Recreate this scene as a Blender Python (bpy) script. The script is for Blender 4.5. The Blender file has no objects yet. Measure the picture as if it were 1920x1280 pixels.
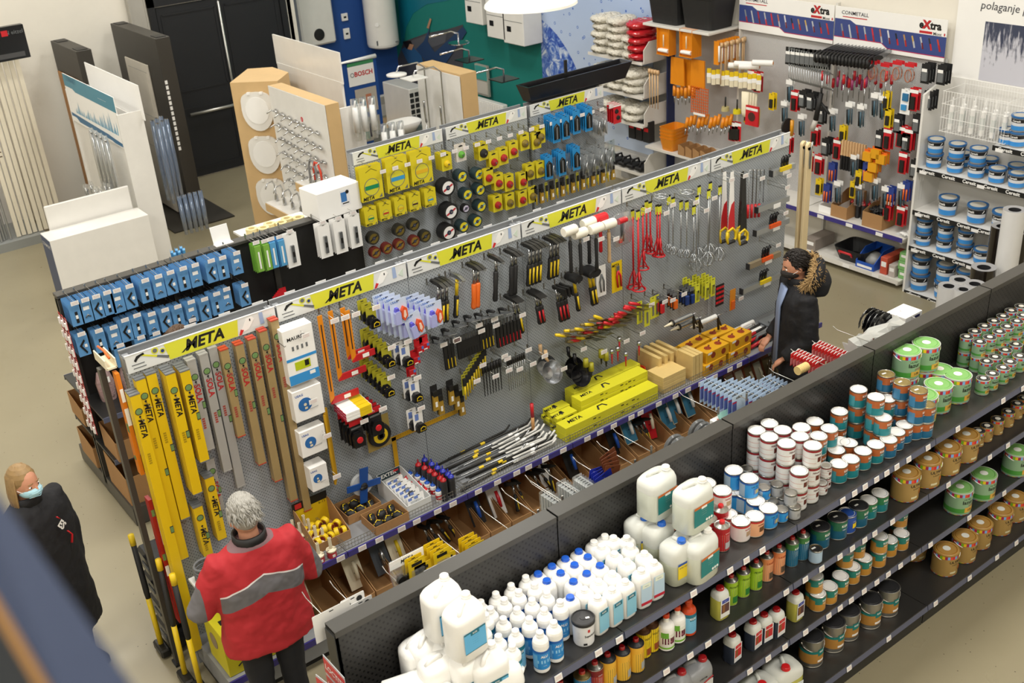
import bpy, math, random
from mathutils import Vector, Matrix
random.seed(7)
SC=bpy.context.scene
COL=SC.collection
# ---------------- camera (standing on the mezzanine) ----------------
F=2077.5
RW=((0.79170331,-0.32159566,0.51940554),(-0.60762519,-0.32653986,0.72399126),(-0.06322583,-0.88879016,-0.45393231))
CP=Vector((-1.56,-6.145,5.35))
cd=bpy.data.cameras.new('camera'); cam=bpy.data.objects.new('camera',cd); COL.objects.link(cam)
cd.sensor_width=36; cd.lens=F/1920*36; cd.clip_start=.05; cd.clip_end=60
_m=Matrix.Identity(4)
for i in range(3):
    _m[i][0]=RW[i][0]; _m[i][1]=-RW[i][1]; _m[i][2]=-RW[i][2]; _m[i][3]=CP[i]
cam.matrix_world=_m
cd.dof.use_dof=True; cd.dof.focus_distance=7.4; cd.dof.aperture_fstop=4.2
SC.camera=cam
# ---------------- light ----------------
SC.view_settings.view_transform='Standard'; SC.view_settings.look='None'
SC.view_settings.gamma=1; SC.view_settings.use_curve_mapping=False
SC.view_settings.exposure=-0.58
w=bpy.data.worlds.new('hall'); SC.world=w; w.use_nodes=True
w.node_tree.nodes['Background'].inputs[0].default_value=(1,.97,.92,1)
w.node_tree.nodes['Background'].inputs[1].default_value=.35
def area_light(x,y,z,sx,sy,e,col=(1,.97,.915)):
    l=bpy.data.lights.new('ceiling_tube_light','AREA'); l.shape='RECTANGLE'; l.size=sx; l.size_y=sy; l.energy=e; l.color=col
    o=bpy.data.objects.new('ceiling_tube_light',l); o.location=(x,y,z); COL.objects.link(o)
for lx in (-4,0.5,5):
    for ly in (-6,-1.2,3.6,8.4):
        area_light(lx,ly,7.0,1.3,1.3,{-6:195,-1.2:255,3.6:195,8.4:190}[ly]*(.8 if lx<0 else 1))
# ---------------- unprojection onto known planes ----------------
def _ray(u,v):
    d=((u-960)/F,(v-640)/F,1.0)
    return Vector([RW[i][0]*d[0]+RW[i][1]*d[1]+RW[i][2]*d[2] for i in range(3)])
def PX(u,v,x): r=_ray(u,v); return CP+r*((x-CP.x)/r.x)
def PY(u,v,y): r=_ray(u,v); return CP+r*((y-CP.y)/r.y)
def PZ(u,v,z): r=_ray(u,v); return CP+r*((z-CP.z)/r.z)
# ---------------- materials ----------------
MATS={}
def lin(h):
    h=h.lstrip('#'); o=[]
    for i in (0,2,4):
        c=int(h[i:i+2],16)/255; o.append(c/12.92 if c<=.04045 else ((c+.055)/1.055)**2.4)
    return (*o,1)
def mat(name,col='#888888',rough=.5,metal=0.,var=.06,scale=6,bump=0,trans=0,alpha=1,emit=0,coat=0,bscale=None):
    if name in MATS: return MATS[name]
    m=bpy.data.materials.new(name); m.use_nodes=True; nt=m.node_tree; N=nt.nodes; L=nt.links
    b=N['Principled BSDF']; c=lin(col)
    tc=N.new('ShaderNodeTexCoord'); nz=N.new('ShaderNodeTexNoise'); nz.inputs['Scale'].default_value=scale; nz.inputs['Detail'].default_value=3
    L.new(tc.outputs['Object'],nz.inputs['Vector'])
    mx=N.new('ShaderNodeMix'); mx.data_type='RGBA'
    mx.inputs[6].default_value=(*[x*(1-var) for x in c[:3]],1); mx.inputs[7].default_value=(*[min(1,x*(1+var)) for x in c[:3]],1)
    L.new(nz.outputs['Fac'],mx.inputs[0]); L.new(mx.outputs[2],b.inputs['Base Color'])
    b.inputs['Roughness'].default_value=rough; b.inputs['Metallic'].default_value=metal
    if trans: b.inputs['Transmission Weight'].default_value=trans; b.inputs['IOR'].default_value=1.3
    if alpha<1: b.inputs['Alpha'].default_value=alpha
    if coat: b.inputs['Coat Weight'].default_value=coat
    if emit: b.inputs['Emission Color'].default_value=c; b.inputs['Emission Strength'].default_value=emit
    if bump:
        n2=N.new('ShaderNodeTexNoise'); n2.inputs['Scale'].default_value=bscale or scale*4; L.new(tc.outputs['Object'],n2.inputs['Vector'])
        bp=N.new('ShaderNodeBump'); bp.inputs['Strength'].default_value=bump; bp.inputs['Distance'].default_value=.02
        L.new(n2.outputs['Fac'],bp.inputs['Height']); L.new(bp.outputs['Normal'],b.inputs['Normal'])
    MATS[name]=m; return m
def nodes(name,rough=.5):
    m=bpy.data.materials.new(name); m.use_nodes=True; MATS[name]=m
    b=m.node_tree.nodes['Principled BSDF']; b.inputs['Roughness'].default_value=rough
    return m,m.node_tree.nodes,m.node_tree.links,b
def mth(N,L,op,a,b=None):
    n=N.new('ShaderNodeMath'); n.operation=op
    for i,x in enumerate((a,b)):
        if x is None: continue
        if isinstance(x,(int,float)): n.inputs[i].default_value=x
        else: L.new(x,n.inputs[i])
    return n.outputs[0]
def pegmat(name,col,hole,s,r,ax='x',rough=.45,stag=True):
    m,N,L,b=nodes(name,rough)
    tc=N.new('ShaderNodeTexCoord'); sp=N.new('ShaderNodeSeparateXYZ'); L.new(tc.outputs['Object'],sp.inputs[0])
    u=sp.outputs[0] if ax=='x' else sp.outputs[1]; v=sp.outputs[2]
    def grid(off):
        du=mth(N,L,'SUBTRACT',mth(N,L,'FRACT',mth(N,L,'ADD',mth(N,L,'MULTIPLY',u,1/s),off)),.5)
        dv=mth(N,L,'SUBTRACT',mth(N,L,'FRACT',mth(N,L,'ADD',mth(N,L,'MULTIPLY',v,1/s),off)),.5)
        q=mth(N,L,'ADD',mth(N,L,'MULTIPLY',du,du),mth(N,L,'MULTIPLY',dv,dv))
        return mth(N,L,'LESS_THAN',q,(r/s)**2)
    g=grid(0)
    if stag: g=mth(N,L,'MAXIMUM',g,grid(.5))
    mx=N.new('ShaderNodeMix'); mx.data_type='RGBA'; L.new(g,mx.inputs[0]); mx.inputs[6].default_value=lin(col); mx.inputs[7].default_value=lin(hole)
    L.new(mx.outputs[2],b.inputs['Base Color'])
    bp=N.new('ShaderNodeBump'); bp.inputs['Strength'].default_value=.5; bp.inputs['Distance'].default_value=.003; bp.invert=True
    L.new(g,bp.inputs['Height']); L.new(bp.outputs['Normal'],b.inputs['Normal'])
    return m
# ---------------- geometry collector ----------------
def Rx(a): return Matrix.Rotation(math.radians(a),4,'X')
def Ry(a): return Matrix.Rotation(math.radians(a),4,'Y')
def Rz(a): return Matrix.Rotation(math.radians(a),4,'Z')
def Tr(x,y=None,z=None): return Matrix.Translation(Vector(x) if y is None else Vector((x,y,z)))
def Sc(x,y,z): return Matrix.Diagonal((x,y,z,1))
TXT={}
def text_geo(s,bold,shear):
    k=(s,bold,shear)
    if k in TXT: return TXT[k]
    cu=bpy.data.curves.new('lettering','FONT'); cu.body=s; cu.size=1; cu.resolution_u=2; cu.offset=bold; cu.shear=shear; cu.align_x='CENTER'; cu.align_y='CENTER'
    ob=bpy.data.objects.new('lettering',cu); COL.objects.link(ob)
    me=ob.evaluated_get(bpy.context.evaluated_depsgraph_get()).to_mesh()
    v=[tuple(x.co) for x in me.vertices]; f=[tuple(p.vertices) for p in me.polygons]
    bpy.data.objects.remove(ob); bpy.data.curves.remove(cu)
    TXT[k]=(v,f); return TXT[k]
class G:
    def __init__(s): s.v=[];s.f=[];s.mi=[];s.sm=[];s.ml=[];s.T=Matrix.Identity(4)
    def _m(s,m):
        if m not in s.ml: s.ml.append(m)
        return s.ml.index(m)
    def add(s,vs,fs,m,smooth=False,T=None):
        M=s.T@T if T else s.T; b=len(s.v); i=s._m(m)
        s.v+=[tuple(M@Vector(p)) for p in vs]
        for f in fs: s.f.append([b+k for k in f]); s.mi.append(i); s.sm.append(smooth)
        return s
    def box(s,cx,cy,cz,dx,dy,dz,m,T=None,b=0,smooth=False):
        x,y,z=dx/2,dy/2,dz/2
        if b<=0:
            vs=[(cx+i*x,cy+j*y,cz+k*z) for i in(-1,1) for j in(-1,1) for k in(-1,1)]
            fs=[(0,1,3,2),(4,6,7,5),(0,4,5,1),(2,3,7,6),(0,2,6,4),(1,5,7,3)]
            return s.add(vs,fs,m,False,T)
        vs=[];ix={}
        for i in(-1,1):
            for j in(-1,1):
                for k in(-1,1):
                    for a,(p) in enumerate(((x,y-b,z-b),(x-b,y,z-b),(x-b,y-b,z))):
                        ix[(i,j,k,a)]=len(vs); vs.append((cx+i*p[0],cy+j*p[1],cz+k*p[2]))
        fs=[]
        for sg in(-1,1):
            for a,(q) in enumerate((lambda j,k:(sg,j,k),lambda j,k:(j,sg,k),lambda j,k:(j,k,sg))):
                o=[ix[(*q(j,k),a)] for j,k in((-1,-1),(1,-1),(1,1),(-1,1))]
                if (sg<0)^(a==1): o=o[::-1]
                fs.append(o)
        for a1,a2,fn in ((0,1,lambda p,q,t:(p,q,t)),(0,2,lambda p,q,t:(p,t,q)),(1,2,lambda p,q,t:(t,p,q))):
            for p in(-1,1):
                for q in(-1,1):
                    k0=fn(p,q,-1);k1=fn(p,q,1)
                    o=[ix[(*k0,a1)],ix[(*k1,a1)],ix[(*k1,a2)],ix[(*k0,a2)]]
                    fs.append(o)
        for i in(-1,1):
            for j in(-1,1):
                for k in(-1,1): fs.append([ix[(i,j,k,a)] for a in range(3)])
        return s.add(vs,fs,m,smooth,T)
    def lathe(s,prof,m,n=20,c=(0,0,0),T=None,ms=None,cap=True,sx=1,sy=1):
        M=(Tr(c)@T) if T else Tr(c)
        for q in range(len(prof)-1):
            (r0,z0),(r1,z1)=prof[q],prof[q+1]
            if r0<1e-6 and r1<1e-6: continue
            mm=ms[q] if ms else m
            cs=[(math.cos(2*math.pi*i/n)*sx,math.sin(2*math.pi*i/n)*sy) for i in range(n)]
            if r0<1e-6: s.add([(0,0,z0)]+[(a*r1,b*r1,z1) for a,b in cs],[(0,1+(i+1)%n,1+i) for i in range(n)],mm,False,M)
            elif r1<1e-6: s.add([(0,0,z1)]+[(a*r0,b*r0,z0) for a,b in cs],[(0,1+i,1+(i+1)%n) for i in range(n)],mm,False,M)
            else: s.add([(a*r0,b*r0,z0) for a,b in cs]+[(a*r1,b*r1,z1) for a,b in cs],[(i,(i+1)%n,n+(i+1)%n,n+i) for i in range(n)],mm,True,M)
        return s
    def cyl(s,c,r,h,m,n=16,T=None,r2=None):
        r2=r if r2 is None else r2
        return s.lathe([(0,0),(r,0),(r2,h),(0,h)],m,n,c,T)
    def sheet(s,rings,m,closed=True,smooth=True,caps=True,T=None):
        n=len(rings[0]); vs=[p for r in rings for p in r]; fs=[]
        for a in range(len(rings)-1):
            for i in range(n if closed else n-1):
                j=(i+1)%n; fs.append((a*n+i,a*n+j,(a+1)*n+j,(a+1)*n+i))
        if caps and closed: fs.append(list(range(n))[::-1]); fs.append([(len(rings)-1)*n+i for i in range(n)])
        return s.add(vs,fs,m,smooth,T)
    def tube(s,pts,r,m,n=6,T=None,flat=None):
        pts=[Vector(p) for p in pts]; rings=[]
        rr=r if isinstance(r,(list,tuple)) else [r]*len(pts)
        up=Vector((0,0,1)); d0=(pts[1]-pts[0]).normalized()
        if abs(d0.z)>.9: up=Vector((0,1,0))
        a=d0.cross(up).normalized()
        for i,p in enumerate(pts):
            d=(pts[min(i+1,len(pts)-1)]-pts[max(i-1,0)]).normalized()
            a=(a-d*a.dot(d)).normalized(); b=d.cross(a)
            k1,k2=flat if flat else (1,1)
            rings.append([tuple(p+(a*math.cos(t)*k1+b*math.sin(t)*k2)*rr[i]) for t in [2*math.pi*j/n for j in range(n)]])
        return s.sheet(rings,m,T=T)
    def prism(s,poly,d0,d1,m,plane='xz',T=None,smooth=False):
        n=len(poly)
        f={'xz':lambda p,d:(p[0],d,p[1]),'xy':lambda p,d:(p[0],p[1],d),'yz':lambda p,d:(d,p[0],p[1])}[plane]
        vs=[f(p,d0) for p in poly]+[f(p,d1) for p in poly]
        fs=[list(range(n))[::-1],[n+i for i in range(n)]]+[(i,(i+1)%n,n+(i+1)%n,n+i) for i in range(n)]
        return s.add(vs,fs,m,smooth,T)
    def quad(s,p,m,T=None): return s.add(p,[tuple(range(len(p)))],m,False,T)
    def text(s,t,size,m,T=None,bold=.0,shear=0,sx=1,wrap=None):
        v,f=text_geo(t,bold,shear)
        v=[(x*size*sx,y*size,0) for x,y,z in v]
        if wrap: # wrap round a z-axis cylinder facing -y
            v=[(wrap*math.sin(x/wrap),-wrap*math.cos(x/wrap),y) for x,y,z in v]
        return s.add(v,f,m,False,T)
    def mesh(s,name):
        me=bpy.data.meshes.new(name); me.from_pydata(s.v,[],s.f)
        for m in s.ml: me.materials.append(m)
        me.polygons.foreach_set('material_index',s.mi); me.polygons.foreach_set('use_smooth',s.sm); me.update()
        return me
    def build(s,name,parent=None):
        o=bpy.data.objects.new(name,s.mesh(name)); COL.objects.link(o)
        if parent: o.parent=parent
        return o
FT=Matrix(((1,0,0,0),(0,0,1,0),(0,1,0,0),(0,0,0,1)))  # text XY -> facing -y (x right, z up)
FT=Matrix(((1,0,0,0),(0,0,-1,0),(0,1,0,0),(0,0,0,1)))
def tag(o,label,cat,group=None):
    o['label']=label; o['category']=cat
    if group: o['group']=group
    return o
def thing(name,label,cat,loc=(0,0,0),rz=0,group=None):
    o=bpy.data.objects.new(name,None); o.empty_display_size=.05; COL.objects.link(o)
    o.location=loc; o.rotation_euler=(0,0,math.radians(rz)); return tag(o,label,cat,group)
def struct(o): o['kind']='structure'; return o
def inst(proto,loc,label,rz=0,group=None,rot=None,scale=None):
    """proto=(name,cat,[(partname,mesh,[subparts])]) or (name,cat,mesh)"""
    name,cat,parts=proto
    if isinstance(parts,bpy.types.Mesh): r=bpy.data.objects.new(name,parts)
    else: r=bpy.data.objects.new(name,None); r.empty_display_size=.03
    COL.objects.link(r); r.location=loc
    r.rotation_euler=[math.radians(a) for a in (rot if rot else (0,0,rz))]
    if scale: r.scale=(scale,)*3 if isinstance(scale,(int,float)) else scale
    tag(r,label,cat,group)
    if not isinstance(parts,bpy.types.Mesh):
        for p in parts:
            o=bpy.data.objects.new(p[0],p[1]); COL.objects.link(o); o.parent=r
            for q in (p[2] if len(p)>2 else []):
                s_=bpy.data.objects.new(q[0],q[1]); COL.objects.link(s_); s_.parent=o
    return r
def stuff(o): o['kind']='stuff'; return o
ORD=['first','second','third','fourth','fifth','sixth','seventh','eighth','ninth','tenth','eleventh','twelfth','thirteenth','fourteenth','fifteenth','sixteenth','seventeenth','eighteenth','nineteenth','twentieth','twenty-first','twenty-second','twenty-third','twenty-fourth','twenty-fifth']
# ================= setting =================
def floor_mat():
    m,N,L,b=nodes('speckled beige floor coating',.22)
    tc=N.new('ShaderNodeTexCoord')
    n1=N.new('ShaderNodeTexNoise'); n1.inputs['Scale'].default_value=.9; n1.inputs['Detail'].default_value=4; L.new(tc.outputs['Object'],n1.inputs['Vector'])
    mx=N.new('ShaderNodeMix'); mx.data_type='RGBA'; L.new(n1.outputs['Fac'],mx.inputs[0]); mx.inputs[6].default_value=lin('#8f866c'); mx.inputs[7].default_value=lin('#9c937a')
    v=N.new('ShaderNodeTexVoronoi'); v.inputs['Scale'].default_value=16; v.inputs['Randomness'].default_value=1; L.new(tc.outputs['Object'],v.inputs['Vector'])
    lt=mth(N,L,'LESS_THAN',v.outputs['Distance'],.075)
    sc=N.new('ShaderNodeSeparateColor'); L.new(v.outputs['Color'],sc.inputs[0])
    k=mth(N,L,'MULTIPLY',lt,mth(N,L,'GREATER_THAN',sc.outputs[0],.45))
    m2=N.new('ShaderNodeMix'); m2.data_type='RGBA'; L.new(k,m2.inputs[0]); L.new(mx.outputs[2],m2.inputs[6]); m2.inputs[7].default_value=lin('#5d5340')
    L.new(m2.outputs[2],b.inputs['Base Color'])
    n3=N.new('ShaderNodeTexNoise'); n3.inputs['Scale'].default_value=3; L.new(tc.outputs['Object'],n3.inputs['Vector'])
    L.new(mth(N,L,'ADD',mth(N,L,'MULTIPLY',n3.outputs['Fac'],.2),.22),b.inputs['Roughness'])
    return m
M_floor=floor_mat()
M_wall=mat('white painted wall','#e9e4d8',.8,var=.03,bump=.15,scale=3)
M_ceil=mat('ceiling sheet','#d8d6d0',.8)
g=G(); g.box(1,2.5,-.05,18,20,.1,M_floor); struct(g.build('floor'))
g=G(); g.box(1,2.5,8.05,18,20,.1,M_ceil); struct(g.build('ceiling'))
g=G(); g.box(-.8,10.55,4,14.6,.2,8,M_wall); g.box(6.5,10.95,4,.12,1.0,8,M_wall); struct(g.build('wall_back'))
M_blue=mat('royal blue wall paint','#1c4b93',.7,var=.03); M_teal=mat('teal wall paint','#127a72',.7,var=.03)
g=G(); g.box(7.8,11.4,4,2.6,.2,8,M_blue); struct(g.build('wall_back'))
g=G(); g.box(9.0,3,4,.2,17,8,M_wall); struct(g.build('wall_right'))
g=G(); g.box(-8.05,2.5,4,.1,20,8,M_wall); struct(g.build('wall_left'))
g=G(); g.box(1,-7.55,4,18,.1,8,M_wall); struct(g.build('wall_front'))
g=G(); g.box(8.885,9.2,4,.03,4.2,8,M_teal); struct(g.build('trim_1'))
# water poster on the right wall
def poster_mat():
    m,N,L,b=nodes('water drop mural',.5)
    tc=N.new('ShaderNodeTexCoord'); sp=N.new('ShaderNodeSeparateXYZ'); L.new(tc.outputs['Object'],sp.inputs[0])
    du=mth(N,L,'SUBTRACT',sp.outputs[1],7.6); dv=mth(N,L,'SUBTRACT',sp.outputs[2],.65)
    r=mth(N,L,'SQRT',mth(N,L,'ADD',mth(N,L,'MULTIPLY',du,du),mth(N,L,'MULTIPLY',dv,dv)))
    inside=mth(N,L,'LESS_THAN',r,1.55)
    nz=N.new('ShaderNodeTexNoise'); nz.inputs['Scale'].default_value=5; nz.inputs['Detail'].default_value=8; nz.inputs['Roughness'].default_value=.75; nz.inputs['Distortion'].default_value=1.2; L.new(tc.outputs['Object'],nz.inputs['Vector'])
    cr=N.new('ShaderNodeValToRGB'); L.new(nz.outputs['Fac'],cr.inputs[0])
    e=cr.color_ramp.elements; e[0].position=.42; e[0].color=lin('#2447a8'); e[1].position=.62; e[1].color=lin('#dfe9f5')
    x=e.new(.5); x.color=lin('#5c82cc')
    v=N.new('ShaderNodeTexVoronoi'); v.inputs['Scale'].default_value=9; L.new(tc.outputs['Object'],v.inputs['Vector'])
    ring=mth(N,L,'MULTIPLY',mth(N,L,'LESS_THAN',v.outputs['Distance'],.2),mth(N,L,'GREATER_THAN',v.outputs['Distance'],.12))
    sc=N.new('ShaderNodeSeparateColor'); L.new(v.outputs['Color'],sc.inputs[0]); ring=mth(N,L,'MULTIPLY',ring,mth(N,L,'GREATER_THAN',sc.outputs[0],.72))
    gr=N.new('ShaderNodeMix'); gr.data_type='RGBA'; L.new(mth(N,L,'MULTIPLY',mth(N,L,'SUBTRACT',sp.outputs[2],1),.5),gr.inputs[0]); gr.inputs[6].default_value=lin('#c6d4ea'); gr.inputs[7].default_value=lin('#a9bfe6')
    m1=N.new('ShaderNodeMix'); m1.data_type='RGBA'; L.new(ring,m1.inputs[0]); L.new(gr.outputs[2],m1.inputs[6]); m1.inputs[7].default_value=lin('#4f74c4')
    m2=N.new('ShaderNodeMix'); m2.data_type='RGBA'; L.new(inside,m2.inputs[0]); L.new(m1.outputs[2],m2.inputs[6]); L.new(cr.outputs[0],m2.inputs[7])
    L.new(m2.outputs[2],b.inputs['Base Color']); return m
g=G(); g.box(8.88,5.9,2.3,.03,2.4,3.6,poster_mat()); tag(g.build('wall_mural'),'pale blue wall mural of a water globe with drops beside the teal wall','poster')
# ---- double door ----
M_door=mat('black door paint','#191b1f',.55,var=.1); M_bar=mat('brushed aluminium bar','#b9b8b2',.35,.8)
d=bpy.data.objects.new('door_1',None); COL.objects.link(d); d.location=(4.3,10.44,0); struct(d)
for i in range(2):
    g=G(); x=.5+i*1.0
    g.box(x,0,1.33,.98,.05,2.62,M_door,b=.006)
    for z,h in ((1.95,1.15),(.62,.95)): 
        g.box(x,-.03,z+h/2,.84,.012,.03,M_door); g.box(x,-.03,z-h/2,.84,.012,.03,M_door); g.box(x-.42,-.03,z,.03,.012,h,M_door); g.box(x+.42,-.03,z,.03,.012,h,M_door)
    g.build('door_leaf',d)
g=G(); g.tube([(.98,-.06,2.6),(.98,-.06,.12)],.022,M_bar,8); g.build('bolt_rod',d)
g=G(); g.tube([(.2,-.1,1.02),(.88,-.1,1.02),(.97,-.06,1.02)],.024,M_bar,8); g.box(.98,-.06,1.05,.07,.05,.2,M_bar,b=.01); g.build('push_bar',d)
g=G(); g.box(-.05,0,1.4,.1,.09,2.8,M_door); g.box(2.05,0,1.4,.1,.09,2.8,M_door); g.box(1,0,2.72,2.2,.09,.12,M_door); g.build('door_frame',d)
# steel column by the door
g=G(); p=PY(250,5,10.3); M_steel=mat('painted steel column','#b5b2aa',.5,.3)
g.box(p.x+.05,10.34,4,.22,.02,8,M_steel); g.box(p.x-.06,10.38,4,.02,.12,8,M_steel); g.box(p.x+.16,10.38,4,.02,.12,8,M_steel); struct(g.build('trim_2'))
# ---- mezzanine rail in the foreground ----
M_navy=mat('navy painted rail','#33405f',.6,var=.02); M_or=mat('wooden rail edge','#a87a3e',.6); M_dk=mat('dark slate gap','#1f252b',.7)
def camp(u,v,d):
    r=_ray(u,v); return CP+r*d
def slab(g,uv,dp,m,th=.03):
    n=_ray(100,1100).normalized()*th
    p=[camp(u,v,d) for (u,v),d in zip(uv,dp)]; q=[x+n for x in p]
    g.add([tuple(x) for x in p+q],[(0,1,2,3),(7,6,5,4),(0,4,5,1),(1,5,6,2),(2,6,7,3),(3,7,4,0)],m)
rail=thing('mezzanine_railing','out of focus navy blue railing beam with wooden edge in the bottom left corner','railing',camp(0,1200,.5))
rail.location=(0,0,0)
g=G(); slab(g,[(-120,760),(330,1400),(165,1400),(-120,930)],(.52,.5,.5,.52),M_navy); g.build('top_rail',rail)
g=G(); slab(g,[(-120,925),(160,1400),(135,1400),(-120,968)],(.53,.51,.51,.53),M_or,.02); g.build('wooden_edge',rail)
g=G(); slab(g,[(-120,960),(140,1400),(-120,1400)]+[(-200,1100)],(.55,.53,.53,.55),M_dk,.01); g.build('infill_panel',rail)
# ---- pendant lamp ----
M_lampw=mat('white enamel','#f4f1ea',.25,coat=.5); M_lampin=mat('lit lamp glass','#fff4dc',.4,emit=.8)
c=camp(995,4,5.6)
lamp=thing('pendant_lamp','white dish shaped pendant lamp hanging at the top centre','lamp',c)
g=G(); g.lathe([(.0,.14),(.06,.14),(.09,.10),(.17,.055),(.235,.0),(.238,-.012),(.225,-.012),(.16,.035),(.08,.08),(0,.09)],M_lampw,40); g.build('lamp_shade',lamp)
g=G(); g.lathe([(0,.045),(.12,.045),(.15,.02),(0,.02)],M_lampin,30,c=(0,0,0)); g.build('diffuser',lamp)
g=G(); g.cyl((0,0,.13),.03,.08,M_lampw,12); g.tube([(0,0,.2),(0,0,8-c.z)],.006,M_door,6); g.build('suspension_rod',lamp)
# ================= black paint gondola (near) =================
M_blk=mat('black powder coat','#242424',.42,var=.05); M_cap=mat('dark grey cap rail','#413f3b',.38,var=.05)
M_bpeg=pegmat('perforated black panel','#2b2a29','#0a0a0a',.04,.0065,rough=.4)
M_shb=mat('black shelf sheet','#2e2d2c',.35,var=.08)
M_strip=mat('slate price rail','#585d75',.3,coat=.4,var=.04); M_tag=mat('white price card','#f0efed',.5,var=.02); M_tl=mat('price card print','#c9a9a4',.6)
M_yel=mat('signal yellow','#d9d83a',.5,var=.03)
BW=1.33; GY=-2.405; GB=-2.316
TAGX=[[0.25,.55,0.89,1.15,1.29,1.82,2.1,2.23,2.36,3.06,3.17,3.27,3.38,3.48,3.58,3.7,3.9,4.22,4.74,4.98],
[.4,.9,1.3,1.62,1.8,1.94,2.13,2.33,2.59,2.76,2.91,3.08,3.2,3.32,3.42,3.6,4.2,4.68,4.9],
[.8,1.5,2.0,2.3,2.46,2.61,2.8,3.02,3.13,3.24,3.37,3.5,3.62,3.75,3.89,4.08,4.53,4.96],
[1.5,2.4,3.14,3.55,4.07,4.47,4.81,5.06]]
SZ=[1.455,1.033,.605,.172]; SYF=[-2.9,-2.9,-2.9,-3.0]
SHN=['top','second','third','bottom']
g=G(); g.box(0,0,0,.046,.003,.036,M_tag)
for i in range(3): g.box(0,-.002,.008-i*.007,.034,.0006,.0022,M_tl)
ME_tag=g.mesh('price_tag')
for k in range(5):
    x0=k*BW; W=BW
    b=thing('shelving_bay','black steel paint shelving bay, %s from the left, in the foreground'%ORD[k],'shelving',(x0,GY,0),0,'black paint shelving bays')
    g=G(); g.box(W/2,.01,.98,W-.008,.02,1.82,M_bpeg); g.box(W/2,.08,.98,W-.008,.018,1.82,M_bpeg)
    if k==0: g.box(.01,.045,.95,.02,.09,1.86,M_blk)
    g.build('back_panel',b)
    g=G(); t=.004
    g.box(W/2,.0445,1.903,W-.012,.095,t,M_cap); g.box(W/2,-.002,1.888,W-.012,t,.032,M_cap); g.box(W/2,.091,1.888,W-.012,t,.032,M_cap); g.build('cap_rail',b)
    g=G(); g.box(.02,.045,.95,.03,.045,1.88,M_blk); g.build('upright',b)
    for s in range(4):
        dp=.497 if s<3 else .597
        g=G(); z=SZ[s]
        g.box(W/2,-dp/2,z-.008,W-.006,dp,.016,M_shb); 
        for e in (0.006,W-.006): g.prism([(0,z-.01),(-dp+.01,z-.01),(-dp+.01,z-.045),(0,z-.1)],e-.003,e+.003,M_blk,'yz')
        if s==3: g.box(W/2,-dp/2,.075,W-.01,dp-.04,.15,M_blk)
        o=g.build('shelf',b)
        g=G(); g.prism([(-dp,z+.004),(-dp-.006,z+.004),(-dp-.014,z-.036),(-dp,z-.044)],.004,W-.004,M_strip,'yz'); g.box(W/2,-dp-.003,z+.005,W-.008,.006,.004,M_cap)
        g.build('price_rail',o)
        for tx in TAGX[s]:
            if x0+.03<tx<x0+W-.03:
                q=bpy.data.objects.new('price_tag',ME_tag); COL.objects.link(q); q.parent=o; q.location=(tx-x0,-dp-.016,z-.014); q.rotation_euler=(math.radians(-10),0,0)
# ================= grey tool gondola =================
M_grey=mat('grey steel sheet','#8f9296',.4,.1,var=.04); M_gpeg=pegmat('perforated grey panel','#a2a8ad','#34383c',.027,.0033)
M_gpeg2=pegmat('perforated grey panel rear','#8b8f93','#2b2d30',.025,.0042)
M_chan=mat('grey channel steel','#8a8c8f',.45,.1); M_hw=mat('header board print pale','#dfe1e0',.5); M_hblue=mat('print light blue','#9fb2d6',.5)
M_black=mat('black print','#161616',.5); M_wht=mat('white print','#f4f3f0',.5,var=.02); M_red=mat('red print','#cc2b2b',.5); M_gry2=mat('print mid grey','#6b6e70',.5)
def header_geo(bd):
    g=G(); g.box(.5,0,.057,.985,.004,.116,M_hw); ob=g.build('header_board',bd)
    g=G(); y=-.003
    g.prism([(.27,.003),(.72,.003),(.735,.112),(.25,.112)],y,y-.001,M_yel)
    g.text('META',.1,M_black,Tr(.50,y-.002,.057)@FT,bold=.035,shear=.25,sx=1.0)
    g.prism([(.345,.022),(.36,.022),(.40,.05),(.392,.055)],y-.001,y-.002,M_black)
    # printed hammer
    g.prism([(.055,.072),(.075,.098),(.12,.108),(.124,.094),(.1,.09),(.08,.078),(.065,.06)],y,y-.001,M_black)
    g.prism([(.098,.094),(.108,.1),(.2,.062),(.194,.05)],y,y-.001,M_yel); g.prism([(.2,.062),(.27,.035),(.262,.018),(.192,.05)],y,y-.001,M_gry2)
    g.lathe([(0,0),(.022,0),(.022,.001),(0,.001)],M_yel,16,T=Tr(.19,y,.095)@Rx(90)); g.lathe([(0,0),(.014,0),(.014,.001),(0,.001)],M_gry2,16,T=Tr(.19,y-.001,.095)@Rx(90))
    g.lathe([(0,0),(.018,0),(.018,.001),(0,.001)],M_yel,16,T=Tr(.235,y-.0005,.078)@Rx(90)); g.lathe([(0,0),(.011,0),(.011,.001),(0,.001)],mat('print dark blue','#2b3a78'),16,T=Tr(.235,y-.0015,.078)@Rx(90))
    for z in (.045,.022): g.box(.09-z*.3,y,z,.08,.001,.006,M_gry2)
    # printed trowel on the right
    g.prism([(.735,.012),(.80,.028),(.845,.085),(.83,.104),(.79,.1),(.76,.05)],y,y-.001,M_wht); g.prism([(.728,.003),(.745,.003),(.765,.03),(.745,.04)],y-.001,y-.002,M_red)
    g.box(.815,y-.001,.085,.008,.001,.016,M_black,T=None)
    g.prism([(.88,.03),(.91,.03),(.905,.11),(.88,.11)],y,y-.001,M_hblue); g.prism([(.925,.05),(.96,.02),(.965,.08)],y,y-.001,mat('print pale green','#cfdccf'))
    g.build('header_print',ob)
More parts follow.
